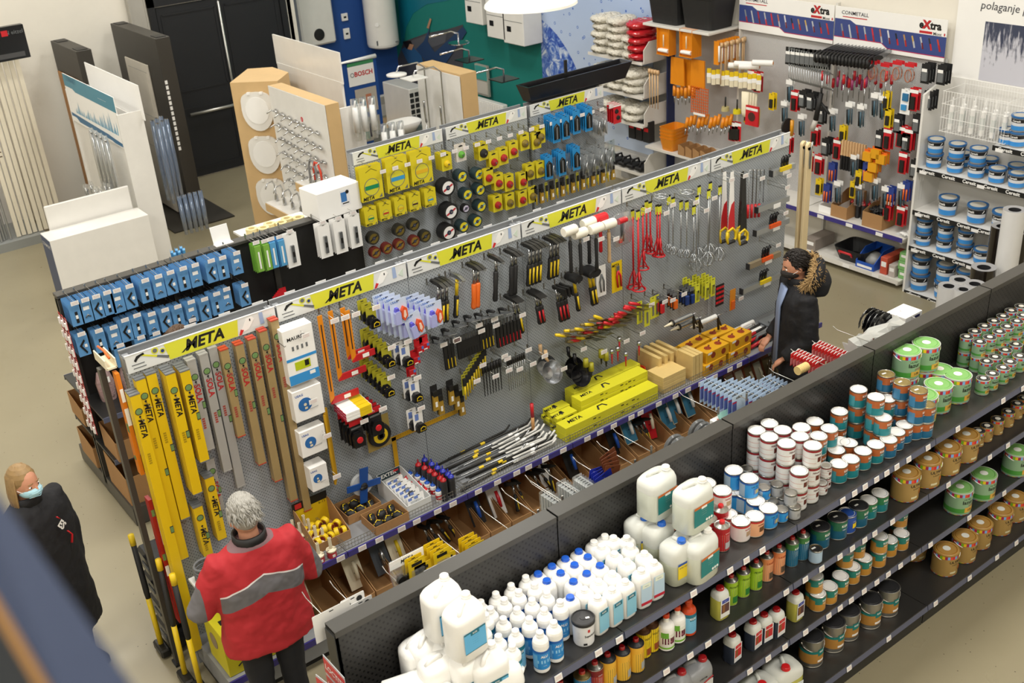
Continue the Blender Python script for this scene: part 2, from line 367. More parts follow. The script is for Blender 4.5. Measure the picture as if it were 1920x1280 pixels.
def tool_bay(k,x0,y0,ptop=2.305,posted='middle',grp='grey tool display bays',n='',pm=None):
    b=thing('display_bay',n,'shelving',(x0,y0,0),0,grp)
    g=G(); g.box(.5,.012,(ptop+.16)/2,.996,.02,ptop-.16,M_gpeg); g.box(.5,.09,(ptop+.16)/2,.996,.02,ptop-.16,M_gpeg2); g.build('pegboard',b)
    header_geo(b)
    g=G(); g.box(.5,.1,ptop+.057,.99,.004,.116,M_chan); g.box(.5,.1,ptop+.118,.99,.014,.006,M_grey); g.box(.5,.05,ptop-.004,.99,.1,.004,M_chan)
    g.box(.975,.05,ptop+.05,.004,.1,.1,M_grey); g.box(.008,.05,ptop+.05,.004,.1,.1,M_grey); g.box(.5,-.002,ptop+.117,.99,.01,.004,M_wht)
    g.build('header_channel',b)
    g=G()
    for xx in (.026,.974):
        g.box(xx,.051,(ptop+.1)/2,.045,.055,ptop+.1,M_grey)
        if xx==0:
            for zz in range(60):
                z=.2+zz*.035
                if z<ptop+.08: g.box(.008,-.001,z,.003,.003,.018,M_black); g.box(.02,-.001,z,.003,.003,.018,M_black)
    g.build('slotted_upright',b)
    b.children[1].location=(0,-.002,ptop) if False else (0,0,0)
    for ch in b.children:
        if ch.name.startswith('header_board'): ch.location=(0,-.003,ptop)
    return b
WS=.74; WD=.47
M_pur=mat('violet blue price rail','#37307f',.35,coat=.3); M_wire=mat('zinc wire','#b4b3ae',.3,.9); M_kraft=mat('brown cardboard','#a87f52',.8,bump=.1)
for k in range(6):
    b=tool_bay(k,k,0,n='grey perforated tool display bay with yellow header, %s from the left, middle row'%ORD[k])
    if k<5:
        x1=.2 if k==0 else 0
        g=G(); g.box((1+x1)/2,-WD/2-.01,WS-.008,1-x1-.004,WD,.012,M_chan); o=g.build('wire_shelf',b)
        g=G(); g.box((1+x1)/2,-WD-.02,WS-.022,1-x1-.006,.012,.044,M_pur); g.build('price_rail',o)
        g=G(); y=-WD+.005
        for z in (.002,.032,.06): g.box((1+x1)/2,y,WS+z,1-x1-.01,.003,.003,M_wire)
        nn=int((1-x1)/.025)
        for i in range(nn+1): g.box(x1+.005+i*(1-x1-.01)/nn,y,WS+.03,.0022,.0022,.06,M_wire)
        for e in (x1+.005,.995):
            g.box(e,y/2,WS+.03,.003,-y,.003,M_wire); g.box(e,y/2,WS+.06,.003,-y,.003,M_wire)
        g.build('wire_basket',o)
        for tx in [x1+.12+i*.155+random.uniform(-.03,.03) for i in range(int((1-x1)/.16))]:
            q=bpy.data.objects.new('price_tag',ME_tag); COL.objects.link(q); q.parent=o; q.location=(tx,-WD-.028,WS-.02); q.scale=(1.35,1,1.1)
    g=G(); g.box(.5,-.28,.165,.99,.56,.17,M_chan); g.box(.5,-.26,.04,.96,.5,.08,M_blk); g.box(.5,-.568,.225,.986,.01,.05,M_pur); g.build('base_shelf',b)
# end post
# ================= rear gondola: black part and grey part =================
M_black2=mat('black steel rack','#1d1c1b',.5)
for k in range(3):
    b=thing('rack_bay','black back-to-back fittings rack bay, %s from the left, behind the grey tool row'%ORD[k],'shelving',(.26+k*.93,2.6,0),0,'black fittings rack bays')
    W=.93
    g=G(); g.box(W/2,0,.98,W-.006,.04,1.78,M_black2); g.build('back_panel',b)
    g=G(); g.box(W/2,0,1.885,W-.004,.11,.03,M_cap,b=.004); g.build('cap_rail',b)
    g=G(); g.box(.028,0,.93,.05,.08,1.86,M_cap); g.build('upright',b)
    for sy in (-1,1):
        g=G(); g.box(W/2,sy*.36,.09,W-.006,.66,.16,M_cap); g.build('base_shelf',b)
        for z in (.55,.95):
            g=G(); g.box(W/2,sy*.26,z,W-.006,.48,.02,M_blk); g.box(W/2,sy*.503,z-.01,W-.006,.008,.045,M_strip); g.build('shelf',b)
for k in range(3):
    tool_bay(k,3.07+k*1.03,2.6,ptop=2.27,grp='rear grey tool display bays',n='grey disc display bay with yellow header, %s from the left, rear row'%ORD[k])
# ================= paints and bottles =================
M_tin=mat('tinplate','#b9b7b0',.28,.9); M_gold=mat('brass lacquered tin','#b3a06a',.3,.85); M_lidw=mat('white can lid','#f3f2ef',.3,var=.02); M_lidg=mat('pale grey lid groove','#c3c6cc',.3)
M_hd=mat('white translucent plastic','#f7f6f2',.35,var=.02); M_cw=mat('clear frosted plastic','#e9ebe4',.3,var=.03,trans=.15)
M_dgrey=mat('dark graphite','#2c2c2e',.4)
def band(g,r,z0,z1,a0,a1,m,n=None):
    a0,a1=math.radians(a0),math.radians(a1); n=n or max(2,int((a1-a0)/.26))
    vs=[]
    for i in range(n+1):
        a=a0+(a1-a0)*i/n; vs+=[(r*math.sin(a),-r*math.cos(a),z0),(r*math.sin(a),-r*math.cos(a),z1)]
    g.add(vs,[(2*i,2*i+2,2*i+3,2*i+1) for i in range(n)],m,True)
def wtext(g,t,size,m,r,ang,z,bold=.01,sx=1,shear=0,tilt=0):
    g.text(t,size,m,Rz(ang)@Tr(0,0,z),bold=bold,wrap=r,sx=sx,shear=shear)
def MM(h,name=None,**k): return mat(name or 'print '+h.lstrip('#'),h,**({'rough':.4,'var':.03}|k))
def can_body(r,h,m=None,n=24):
    g=G(); m=m or M_tin
    g.lathe([(0,.0015),(r*.93,.0015),(r*.97,0),(r,.003),(r*.975,.006),(r*.975,h-.008),(r*1.0,h-.005),(r*1.0,h-.001),(r*.97,h),(r*.93,h-.003)],m,n)
    return ('can_body',g.mesh('can_body'))
def lid(r,h,m,ring,n=24,extra=None):
    g=G(); g.lathe([(r*.93,h-.004),(r*.88,h-.0005),(r*.80,h-.0005),(r*.78,h-.003),(r*.74,h-.003),(r*.72,h-.0015),(0,h-.0015)],m,n,ms=[m,m,ring,ring,ring,m])
    if extra: extra(g,h-.001)
    return ('lid',g.mesh('lid'))
def label(r,fn):
    g=G(); fn(g); return ('label',g.mesh('label'))
def sticker(g,z): g.box(-.012,.008,z+.0008,.03,.012,.0008,M_wht,T=Rz(15))
def dot(col,rr):
    def f(g,z): g.lathe([(0,z+.001),(rr,z+.001),(rr,z),],MM(col),16)
    return f
def kgk(body,topc,r=.0545,h=.113,lidm=None,ex=None):
    def L(g):
        R=r*.985; band(g,R,.006,h-.008,-180,180,MM(body),28); band(g,R+.0004,h*.62,h-.008,-180,180,MM(topc),28)
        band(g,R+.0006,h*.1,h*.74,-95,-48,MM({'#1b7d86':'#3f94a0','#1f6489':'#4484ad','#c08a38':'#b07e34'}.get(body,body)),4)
        band(g,R+.0008,h*.5,h*.62,-48,4,MM(topc),5)
        wtext(g,'KGK',h*.17,M_wht,R+.0014,22,h*.74,.03); wtext(g,'EMAJL LAK',h*.07,M_wht,R+.0014,34,h*.54,.01,1.3)
        for i in range(5): wtext(g,'- ------ ----',h*.05,M_wht,R+.0012,34,h*(.44-.065*i),.01,1.1)
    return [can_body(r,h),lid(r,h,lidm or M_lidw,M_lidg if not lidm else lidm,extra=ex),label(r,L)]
def simple(r,h,bodyc,bandc,txt,tc,pic=None,lidm=None,ring=None,extra=None,ex=None,bandz=.83):
    def L(g):
        R=r*.985; band(g,R,.006,h-.008,-180,180,MM(bodyc),28)
        if bandc: band(g,R+.0004,h*bandz,h-.008,-180,180,MM(bandc),28)
        if txt: wtext(g,txt,h*.13,MM(tc),R+.0012,18,h*.7,.02,.95)
        if pic: band(g,R+.0008,h*.3,h*.58,5,42,MM(pic[0])); band(g,R+.001,h*.3,h*.58,42,70,MM(pic[1])) if len(pic)>1 else None
        if extra: extra(g,R,h)
    return [can_body(r,h),lid(r,h,lidm or M_lidw,ring or M_lidg,extra=ex),label(r,L)]
STR=['#cf2436','#6fb0e6','#c6235e','#82bb2c','#f0c51c','#a8224e','#7fb2ea','#e0532e']
def stripes(g,R,z0,z1,n=24):
    for i in range(n): band(g,R,z0,z1,-180+i*360/n,-180+(i+1)*360/n,MM(STR[i%8]),1)
def lazur(r,h,green=True,big=True):
    base='#8cb08c' if green else '#a8894f'
    def L(g):
        R=r*.99; band(g,R,.004,h*.93,-180,180,MM(base),32); 
        if green: band(g,R+.0004,.02,h*.3,-180,180,MM('#4c9a3f'),32)
        stripes(g,R+.0008,h*.80,h*.93,32 if big else 20); stripes(g,R+.0008,.003,h*.035,32 if big else 20)
        if green:
            wtext(g,'ULTRA',h*.095,MM('#2f5a35'),R+.0014,6,h*.7,.01,1.1); wtext(g,'lazur',h*.22,M_black,R+.0014,8,h*.57,.02,1.05)
            band(g,R+.001,h*.12,h*.33,-5,75,MM('#d9a945'),6); wtext(g,'100',h*.14,M_black,R+.0016,20,h*.22,.01,1.1)
            band(g,R+.0008,h*.36,h*.44,12,60,MM('#8d7a62'),4)
        else:
            wtext(g,'ULTRA',h*.15,MM('#2a2118'),R+.0014,18,h*.66,.02,1.1); wtext(g,'LASUR',h*.09,MM('#5a4423'),R+.0014,18,h*.53,.01,1.1)
            g.lathe([(0,0),(h*.1,0),(h*.1,.001),(0,.0016)],MM('#c4701c'),14,T=Rz(48)@Tr(0,-R-.0008,h*.32)@Rx(90))
            band(g,R+.001,h*.14,h*.22,-5,25,MM('#d8d2b0'),2)
    lm=MM('#86bd6c') if green else MM('#bd924e')
    if not big: lm=M_dgrey
    P=[can_body(r,h*(.985),MM('#cfd4cc') if green else MM('#b9934a')),
       lid(r,h,lm,MM('#74ad5c') if (green and big) else MM('#a87528') if big else M_tin,28,dot('#f2f2ea',r*.3) if big else dot('#f6f1e4',r*.42)),label(r,L)]
    if big:
        g=G(); g.tube([(-r*1.02,0,h*.87)]+[(-r*1.02*math.cos(a),-.01-r*.75*math.sin(a),h*.87-r*.35*math.sin(a)) for a in [math.pi*i/10 for i in range(1,10)]]+[(r*1.02,0,h*.87)],.0035,M_wht,6); P.append(('handle',g.mesh('handle')))
    return P
def spraycan(r,h,body,topm=None,txt='',tc='#ffffff',cap='#c81f25',second=None,pic=None):
    def L(g):
        R=r*.985; band(g,R,.005,h*.82,-180,180,MM(body),24)
        if second: band(g,R+.0005,h*.62,h*.82,-180,180,MM(second),24)
        if txt: 
            wtext(g,txt,h*.085,MM(tc),R+.0012,20,h*.66,.02)
            for i in range(4): wtext(g,'-- ------',h*.045,MM(tc),R+.0012,20,h*(.55-.05*i),.02)
        if pic: band(g,R+.001,h*.1,h*.33,-2,50,MM(pic),3)
    g=G(); tm=topm or M_tin
    g.lathe([(0,.001),(r*.97,0),(r,.003),(r*.98,.006),(r*.98,h*.82),(r,h*.825),(r*.97,h*.84),(r*.85,h*.835),(r*.42,h*.89),(r*.4,h*.91),(0,h*.91)],tm,22)
    g2=G(); g2.lathe([(r*.38,h*.9),(r*.36,h*.975),(r*.30,h),(0,h)],MM(cap,rough=.25,coat=.6),16)
    return [('can_body',g.mesh('can_body')),('screw_cap',g2.mesh('screw_cap')),label(r,L)]
def sring(w,d,z,e=3.5,n=24,cx=0,cy=0):
    o=[]
    for i in range(n):
        a=2*math.pi*(i+.5)/n; c,s=math.cos(a),math.sin(a)
        o.append((cx+w/2*math.copysign(abs(c)**(2/e),c),cy+d/2*math.copysign(abs(s)**(2/e),s),z))
    return o
def capm(g,x,y,z,r,h,m): g.lathe([(r,0),(r*1.02,h*.2),(r*.94,h*.25),(r*.9,h*.9),(r*.8,h),(0,h)],m,16,c=(x,y,z))
def jug(w,d,h,m,capc,neck=(0,0),lab=None,nh=.03,nr=.024,handle=True,slope=True,rings=None,liquid=None,top='#f1efe9'):
    g=G(); nx,ny=neck
    rs=[sring(w*.92,d*.9,0),sring(w,d,.008),sring(w,d,h*.72),sring(w*.98,d*.97,h*.78)]
    if slope: rs+=[sring(w*.9,d*.88,h*.84,3,24,nx*.1,ny*.1),sring(w*.6,d*.6,h*.895,2.5,24,nx*.5,ny*.5),sring(nr*2.1,nr*2.1,h*.92,2,24,nx,ny),sring(nr*2,nr*2,h*.95,2,24,nx,ny)]
    else: rs+=[sring(w*.94,d*.92,h*.86,3),sring(w*.8,d*.75,h*.90,3),sring(nr*2.2,nr*2.2,h*.915,2,24,nx,ny),sring(nr*2,nr*2,h*.95,2,24,nx,ny)]
    g.sheet(rs,m)
    P=[('jug_body',g.mesh('jug_body'))]
    if liquid:
        g.v=[];g=G(); g.sheet([sring(w*.925,d*.905,.0005),sring(w*1.004,d*1.004,.008),sring(w*1.004,d*1.004,h*liquid[0])],MM(liquid[1],rough=.25),caps=False); P.append(('liquid_level',g.mesh('liquid_level')))
    g=G(); capm(g,nx,ny,h*.94,nr*1.1,h*.06+.004,MM(capc,rough=.3)); P.append(('screw_cap',g.mesh('screw_cap')))
    if handle:
        g=G(); hx=-nx; hy=-ny
        g.tube([(nx*.3,ny*.3-.0,h*.87),(nx*.1,ny*.1,h*.945),(hx*.6,hy*.6,h*.925),(hx*1.1,hy*1.1,h*.82)],[.014,.012,.012,.014],m,8); P.append(('handle',g.mesh('handle')))
    if lab:
        g=G(); lab(g,w,d,h); P.append(('label',g.mesh('label')))
    return P
def bluelabel(g,w,d,h):
    y=-d/2-.0008; g.box(0,y,h*.38,w*.66,.0008,h*.4,MM('#63b6e6')); g.box(0,y-.0004,h*.57,w*.66,.0008,h*.03,MM('#1a6f84')); g.box(0,y-.0004,h*.185,w*.66,.0008,h*.012,MM('#1a6f84'))
    g.box(0,y-.0006,h*.535,w*.26,.0008,h*.07,MM('#1a6f84')); g.text('KGK',h*.045,M_wht,Tr(0,y-.0016,h*.535)@FT,bold=.02)
    for i in range(4): g.text('-- ----- ----',h*.028,MM('#2a6b8c'),Tr(0,y-.0012,h*(.46-.045*i))@FT)
def tealor(g,w,d,h):
    y=-d/2-.0008; g.box(0,y,h*.4,w*.72,.0008,h*.42,MM('#1c7f80')); g.box(0,y-.0004,h*.6,w*.72,.0008,h*.05,MM('#c96a2a')); g.box(0,y-.0005,h*.56,w*.2,.0008,h*.05,M_wht)
    for i in range(3): g.text('--- ---- -----',h*.03,M_wht,Tr(0,y-.0012,h*(.5-.05*i))@FT)
    for i in range(3): g.lathe([(0,0),(.008,0),(.008,.001),(0,.001)],M_wht,10,T=Tr(w*(.1+.09*i),y-.001,h*.24)@Rx(90))
def yell(g,w,d,h):
    y=-d/2-.0008; g.box(0,y,h*.36,w*.7,.0008,h*.32,MM('#f0d32a')); g.box(0,y-.0004,h*.54,w*.7,.0008,h*.05,MM('#2c55a8')); g.text('NITRO RAZREDJIVAC',h*.04,MM('#2b2b6a'),Tr(0,y-.0012,h*.46)@FT,bold=.01)
def narrow(txt,c1,c2,foot=None,pic=None):
    def f(g,w,d,h):
        y=-d/2-.0008; g.box(0,y,h*.42,w*.78,.0008,h*.62,MM(c1)); g.box(0,y-.0005,h*.66,w*.6,.0008,h*.12,MM(c2)); g.text(txt,h*.07,M_wht if foot is None else MM('#2b5c9c'),Tr(0,y-.0014,h*.66)@FT,bold=.02)
        if foot: g.box(0,y-.0005,h*.16,w*.78,.0008,h*.08,MM(foot))
        if pic: g.box(0,y-.0006,h*.42,w*.66,.0008,h*.3,MM(pic)); g.box(-w*.14,y-.001,h*.42,w*.2,.0008,h*.26,MM('#8a5a2f'))
    return f
def rbottle(r,h,m,capc,lab=None,capr=.5,sh=.72,neck=.42,mm=None):
    g=G(); g.lathe([(0,.001),(r*.85,0),(r,.008),(r,h*sh),(r*.93,h*(sh+.06)),(r*.7,h*(sh+.12)),(r*neck,h*(sh+.15)),(r*neck,h*.92),(0,h*.92)],m,22)
    P=[('bottle_body',g.mesh('bottle_body'))]
    g=G(); capm(g,0,0,h*.9,r*capr,h*.1,MM(capc,rough=.3)); P.append(('screw_cap',g.mesh('screw_cap')))
    if lab: g=G(); lab(g,r,h); P.append(('label',g.mesh('label')))
    return P
def alulab(g,r,h):
    R=r+.0005; band(g,R,h*.12,h*.6,-180,180,MM('#2f8ad0'),24); band(g,R+.0004,h*.54,h*.6,-180,180,MM('#1d5fae'),24); band(g,R+.0004,h*.28,h*.36,-60,60,MM('#9ad0f0'),5)
    band(g,R+.0005,h*.15,h*.5,-85,-40,MM('#74b9e6'),3); wtext(g,'ALU',h*.085,M_wht,R+.001,10,h*.46,.03); wtext(g,'------',h*.04,M_wht,R+.001,10,h*.22,.02)
def kgklab(g,r,h):
    R=r+.0005; band(g,R,h*.1,h*.66,-180,180,MM('#7cc0e4'),24); band(g,R+.0004,h*.56,h*.66,-180,180,MM('#1b6f86'),24); band(g,R+.0006,h*.46,h*.58,-15,30,MM('#1b6f86'),2); wtext(g,'KGK',h*.08,M_wht,R+.0014,8,h*.53,.03)
    for i in range(4): wtext(g,'-- ------',h*.035,MM('#2b6b95'),R+.001,8,h*(.4-.06*i),.02)
def tub(r,h):
    g=G(); g.lathe([(0,.001),(r*.88,0),(r*.92,.006),(r*.96,h*.86),(r,h*.87)],MM('#e4e4e6'),28)
    g2=G(); g2.lathe([(r,h*.84),(r*1.05,h*.86),(r*1.05,h*.97),(r*.98,h),(r*.93,h),(r*.91,h*.965),(r*.3,h*.965),(r*.28,h*.98),(0,h*.98)],M_dgrey,28); g2.box(.02,-.01,h*.985,.02,.012,.001,M_wht)
    g3=G(); wtext(g3,'Superbrinol',h*.13,M_black,r*.965,25,h*.45,.02,.8,tilt=20); band(g3,r*.965,h*.6,h*.72,5,18,MM('#c23232'),1); band(g3,r*.962,h*.08,h*.16,-20,0,M_black,1)
    for i in range(4): wtext(g3,'------',h*.05,M_gry2,r*.962,-45,h*(.6-.07*i))
    return [('tub_body',g.mesh('tub_body')),('lid',g2.mesh('lid')),('label',g3.mesh('label'))]
def bluepic(g,R,h): band(g,R+.0008,h*.1,h*.84,-110,-45,MM('#9fb6c8'),4); band(g,R+.001,h*.28,h*.52,18,50,MM('#e9d03a'),2); band(g,R+.0009,h*.25,h*.6,8,55,MM('#2470c0'),3); wtext(g,'- -- - -',h*.05,M_wht,R+.0012,20,h*.15)
def swirl(g,R,h):
    for z in (.5,.24): band(g,R+.0006,h*z,h*(z+.02),-170,0,MM('#c98a80'),10)
def brownpic(g,R,h): swirl(g,R,h); band(g,R+.001,h*.3,h*.56,8,32,MM('#5f2418'),2); band(g,R+.001,h*.3,h*.56,32,48,MM('#a7a09a'),1); band(g,R+.001,h*.3,h*.56,48,66,MM('#a5321e'),1)
PR={}
def P(key,name,cat,parts,desc): PR[key]=((name,cat,parts),desc)
P('fer','paint_can','can',simple(.054,.124,'#dcdcda','#8f1f24','FEROLIT','#5a1a1a',extra=brownpic),'white rust paint can with dark red band')
P('fers','paint_can','can',simple(.036,.075,'#dcdcda','#8f1f24','FEROLIT','#5a1a1a',extra=brownpic,lidm=M_tin),'small white rust paint can with red band')
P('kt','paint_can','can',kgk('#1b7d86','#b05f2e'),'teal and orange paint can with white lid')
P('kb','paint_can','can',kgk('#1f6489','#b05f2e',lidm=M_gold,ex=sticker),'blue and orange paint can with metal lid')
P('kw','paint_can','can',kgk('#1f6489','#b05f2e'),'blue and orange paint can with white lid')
P('blue','paint_can','can',simple(.0555,.113,'#3194d8','#1f57a6','LAK ZA','#16507f',extra=bluepic),'bright blue paint can with white lid')
P('blues','paint_can','can',simple(.037,.075,'#3194d8','#1f57a6','','#ffffff',extra=bluepic,lidm=M_tin,ring=M_tin),'small bright blue tin with metal lid')
P('gry','paint_can','can',simple(.037,.075,'#a9aaab','#55574f','','#ffffff',lidm=M_tin,ring=M_tin,pic=('#8d8f90','#333333')),'small silver grey tin')
P('nit','paint_can','can',simple(.0555,.113,'#e6dcd8','#c22b2b','NITRO','#b02a2a',pic=('#b79a7c','#d8cfc6')),'white paint can with bright red band')
P('nitp','paint_can','can',simple(.0555,.113,'#eeb186','#c22b2b','NITRO','#7a2a1e',pic=('#6d4a2c','#9a7a4a')),'peach paint can with bright red band')
P('lg','paint_tin','can',lazur(.092,.185),'large green wood stain tin with striped rim')
P('lgs','paint_tin','can',lazur(.0455,.112,big=False),'small green wood stain tin with striped rim')
P('lw','paint_tin','can',lazur(.09,.185,green=False),'large tan wood stain tin with striped rim')
P('lws','paint_tin','can',lazur(.0455,.112,green=False,big=False),'small tan wood stain tin with striped rim')
P('red','solvent_can','can',spraycan(.045,.185,'#c3242a',txt='-------',second='#b01f26',pic='#b9bcc0'),'red solvent can with red cap')
P('jl','plastic_jerrycan','canister',jug(.19,.15,.29,M_hd,'#f4f3ef',(.045,.03),bluelabel,nr=.022),'white jerrycan with pale blue label')
P('jp','plastic_jerrycan','canister',jug(.20,.15,.27,M_hd,'#f4f3ef',(.06,-.0),None,nr=.022),'plain white jerrycan lying in the corner heap')
P('jt','plastic_jerrycan','canister',jug(.21,.16,.28,M_cw,'#f4f3ef',(.05,-.02),tealor,nr=.022,liquid=(.62,'#dbe0d2')),'frosted jerrycan with teal and orange label')
P('jb','plastic_jerrycan','canister',jug(.17,.15,.27,M_cw,'#2a6bd0',(-.0,-.035),yell,nr=.022,liquid=(.5,'#ccd0bb')),'frosted jerrycan with blue cap')
P('c1','rectangular_bottle','bottle',jug(.088,.088,.215,M_hd,'#f4f3ef',(0,0),narrow('KGK','#8ac6e0','#1b6f86'),nr=.02,handle=False,slope=False),'white square bottle with pale blue label')
P('c2','rectangular_bottle','bottle',jug(.088,.088,.225,M_hd,'#f4f3ef',(0,0),narrow('-----','#b9d3e8','#e8f0e0','#c22b3b'),nr=.02,handle=False,slope=False),'white square bottle with blue and red label')
P('c3','rectangular_bottle','bottle',jug(.088,.088,.21,M_hd,'#1f5fd0',(0,0),None,nr=.021,handle=False,slope=False),'white square bottle with blue cap')
P('alu','round_bottle','bottle',rbottle(.041,.235,M_hd,'#f6f5f2',alulab),'round white bottle with blue label')
P('kgb','round_bottle','bottle',rbottle(.041,.235,M_hd,'#f6f5f2',kgklab),'round white bottle with pale blue label')
P('tub','plastic_tub','tub',tub(.058,.15),'light grey tub with black lid')
P('pet','solvent_can','can',spraycan(.041,.2,'#a3c92e',txt='PETROLEJ',tc='#2c4a1a',second='#9cc02b',cap='#b01c22',pic='#2f7a35'),'lime green lamp oil can')
P('lan','solvent_can','can',spraycan(.041,.2,'#e9a070',txt='LANENO',tc='#9a3a1e',second='#e08a58',cap='#b01c22',pic='#5a4a3a'),'peach linseed oil can')
P('kgc','solvent_can','can',spraycan(.041,.2,'#1d6a8c',txt='KGK',second='#3f7a3f',cap='#b01c22'),'blue and green solvent can')
P('yel','solvent_can','can',spraycan(.045,.21,'#e9b93e',topm=M_dgrey,txt='- ----',tc='#c05a1a',second='#e8b23a',cap='#a8161c',pic='#a9adb0'),'amber yellow solvent can with red cap')
P('voc','solvent_can','can',spraycan(.042,.2,'#efd21e',topm=MM('#5a3a24'),txt='VOCID',tc='#3a2a18',cap='#5a3a24',pic='#9a4a24'),'yellow wood preservative can')
P('rbc','solvent_can','can',spraycan(.045,.2,'#a8342a',txt='-----',second='#7a1c1c',cap='#b01c22',pic='#d9a05a'),'dark red solvent can')
P('blc','solvent_can','can',spraycan(.047,.18,'#2c7fb8',topm=M_gold,txt='------',cap='#b01c22'),'blue solvent can with gold top')
P('grl','paint_tin','can',kgk('#1a5b78','#2a6a4c',r=.062,h=.135,lidm=M_dgrey,ex=sticker),'dark teal lacquer tin with black lid')
P('grt','paint_tin','can',kgk('#1e7a80','#2a7a4c',r=.056,h=.118),'green and teal lacquer tin with white lid')
P('bls','paint_tin','can',simple(.058,.125,'#2a4fa0','#2a4fa0','-----','#ffffff',pic=('#f0d020','#7a3a98'),lidm=MM('#2a4fa0')),'royal blue enamel tin')
P('sml','paint_tin','can',simple(.041,.09,'#a9c2d8',None,'','#ffffff',lidm=M_dgrey,ring=M_gold,ex=sticker),'small pale blue tin with sticker on lid')
P('kbr','paint_can','can',kgk('#c08a38','#1b7a70',r=.054,h=.113),'brown and teal varnish can with white lid')
def bigkgk():
    r,h=.078,.205
    def L(g): band(g,r*.985,h*.16,h*.62,-180,180,MM('#b58440'),28); band(g,r*.99,h*.54,h*.64,-180,180,MM('#1b7a76'),28); band(g,r*.995,h*.45,h*.7,0,45,MM('#1b7a76'),3); wtext(g,'KGK',h*.09,M_wht,r,22,h*.6,.03); band(g,r*.995,h*.2,h*.28,0,40,M_wht,3)
    g=G(); g.tube([(-r,0,h*.82)]+[(-r*1.03*math.cos(a),-r*.9*math.sin(a)-.004,h*.82-r*.55*math.sin(a)) for a in [math.pi*i/10 for i in range(1,10)]]+[(r,0,h*.82)],.0022,M_tin,6)
    g2=G(); g2.lathe([(0,0),(.012,0),(.01,.006),(0,.006)],M_tin,10,T=Tr(-r*.98,0,h*.82)@Ry(-90))
    return [can_body(r,h,M_tin,28),lid(r,h,M_dgrey,M_dgrey,28),label(r,L),('wire_handle',g.mesh('wire_handle')),('handle_ear',g2.mesh('handle_ear'))]
P('kbig','paint_bucket','bucket',bigkgk(),'large silver varnish bucket with black lid')
P('cap','round_bottle','bottle',rbottle(.046,.235,M_hd,'#e0481f',lambda g,r,h:(band(g,r+.0005,h*.08,h*.5,-180,180,MM('#e8e8dc'),20),band(g,r+.0008,h*.22,h*.4,-50,60,MM('#6a2a3a'),5),band(g,r+.001,h*.4,h*.56,-60,-5,MM('#6fae3a'),3),band(g,r+.0009,h*.08,h*.13,-180,180,MM('#7fbf3a'),20),wtext(g,'----',h*.09,MM('#e0a0b0'),r+.0012,5,h*.3,.03)),sh=.62,capr=.42,neck=.34),'white cleaner bottle with orange cap')
P('orb','round_bottle','bottle',rbottle(.044,.235,MM('#cf4a20',rough=.3),'#cf4a20',kgklab,sh=.66),'orange bottle with blue label')
P('ykn','rectangular_bottle','bottle',jug(.09,.09,.205,M_cw,'#b01c22',(0,0),narrow('---','#e9e9e4','#3c4aa0',None,'#5a3a3a'),nr=.022,handle=False,slope=False,liquid=(.7,'#c9c45a')),'square bottle of yellow liquid with red cap')
P('dkn','rectangular_bottle','bottle',jug(.09,.09,.2,M_cw,'#b01c22',(0,0),narrow('---','#e4e4e6','#c62a30',None,'#c62a30'),nr=.022,handle=False,slope=False,liquid=(.66,'#343b4a')),'square bottle of dark liquid with red cap')
P('jy','plastic_jerrycan','canister',jug(.23,.2,.3,M_cw,'#d01f24',(-.03,-.055),lambda g,w,d,h:(g.box(0,-d/2-.001,h*.38,w*.7,.001,h*.36,MM('#dfe6ee')),g.box(0,-d/2-.0018,h*.4,w*.6,.001,h*.18,MM('#3c78c0'))),nr=.026,liquid=(.66,'#c6c45f')),'large jerrycan of yellow liquid with red cap')
P('jg','plastic_jerrycan','canister',jug(.2,.17,.27,mat('grey jerrycan plastic','#8d8f92',.35),'#a81f24',(.05,-.02),lambda g,w,d,h:(g.box(0,-d/2-.001,h*.38,w*.72,.001,h*.4,MM('#c9cbcc')),g.prism([(-w*.36,h*.5),(w*.36,h*.66),(w*.36,h*.62),(-w*.36,h*.46)],-d/2-.001,-d/2-.002,MM('#b3202e')),g.text('LAKOM',h*.06,M_dgrey,Tr(0,-d/2-.002,h*.7)@FT,bold=.02)),nr=.024),'grey jerrycan with red stripe')
PLACED={}
def put(key,x,y,z,shelf,rz=None,lev=None,rot=None):
    PLACED.setdefault((key,shelf),[]).append([x,y,z,rz if rz is not None else (random.uniform(-6,6) if key[0] in 'jcyd' and key!='cap' else random.uniform(-30,-14)),lev,rot])
def ptop(key,u,v,shelf,n=1,h=None,keep=None):
    """lid centre seen at (u,v) on a stack of n: place the whole stack"""
    h=h or HH[key]; s=SZ[shelf]+.002; p=PZ(u,v,s+n*h)
    for i in range(n):
        if keep is None or i in keep: put(key,p.x,p.y,s+i*h,shelf,lev=(i,n))
HH=dict(fer=.124,fers=.075,kt=.113,kb=.113,kw=.113,blue=.113,blues=.075,gry=.075,nit=.113,nitp=.113,lg=.185,lgs=.112,lw=.185,lws=.112,red=.185,jl=.29,jp=.27,jt=.28,jb=.27,c1=.215,c2=.225,c3=.21,alu=.235,kgb=.235,tub=.15,pet=.2,lan=.2,kgc=.2,yel=.21,voc=.2,rbc=.2,blc=.18,grl=.135,grt=.118,bls=.125,sml=.09,kbr=.113,kbig=.205,cap=.235,orb=.235,ykn=.205,dkn=.2,jy=.3,jg=.27)
T=lambda key,s,n,L:[ptop(key,u,v,s,n) for u,v in L]
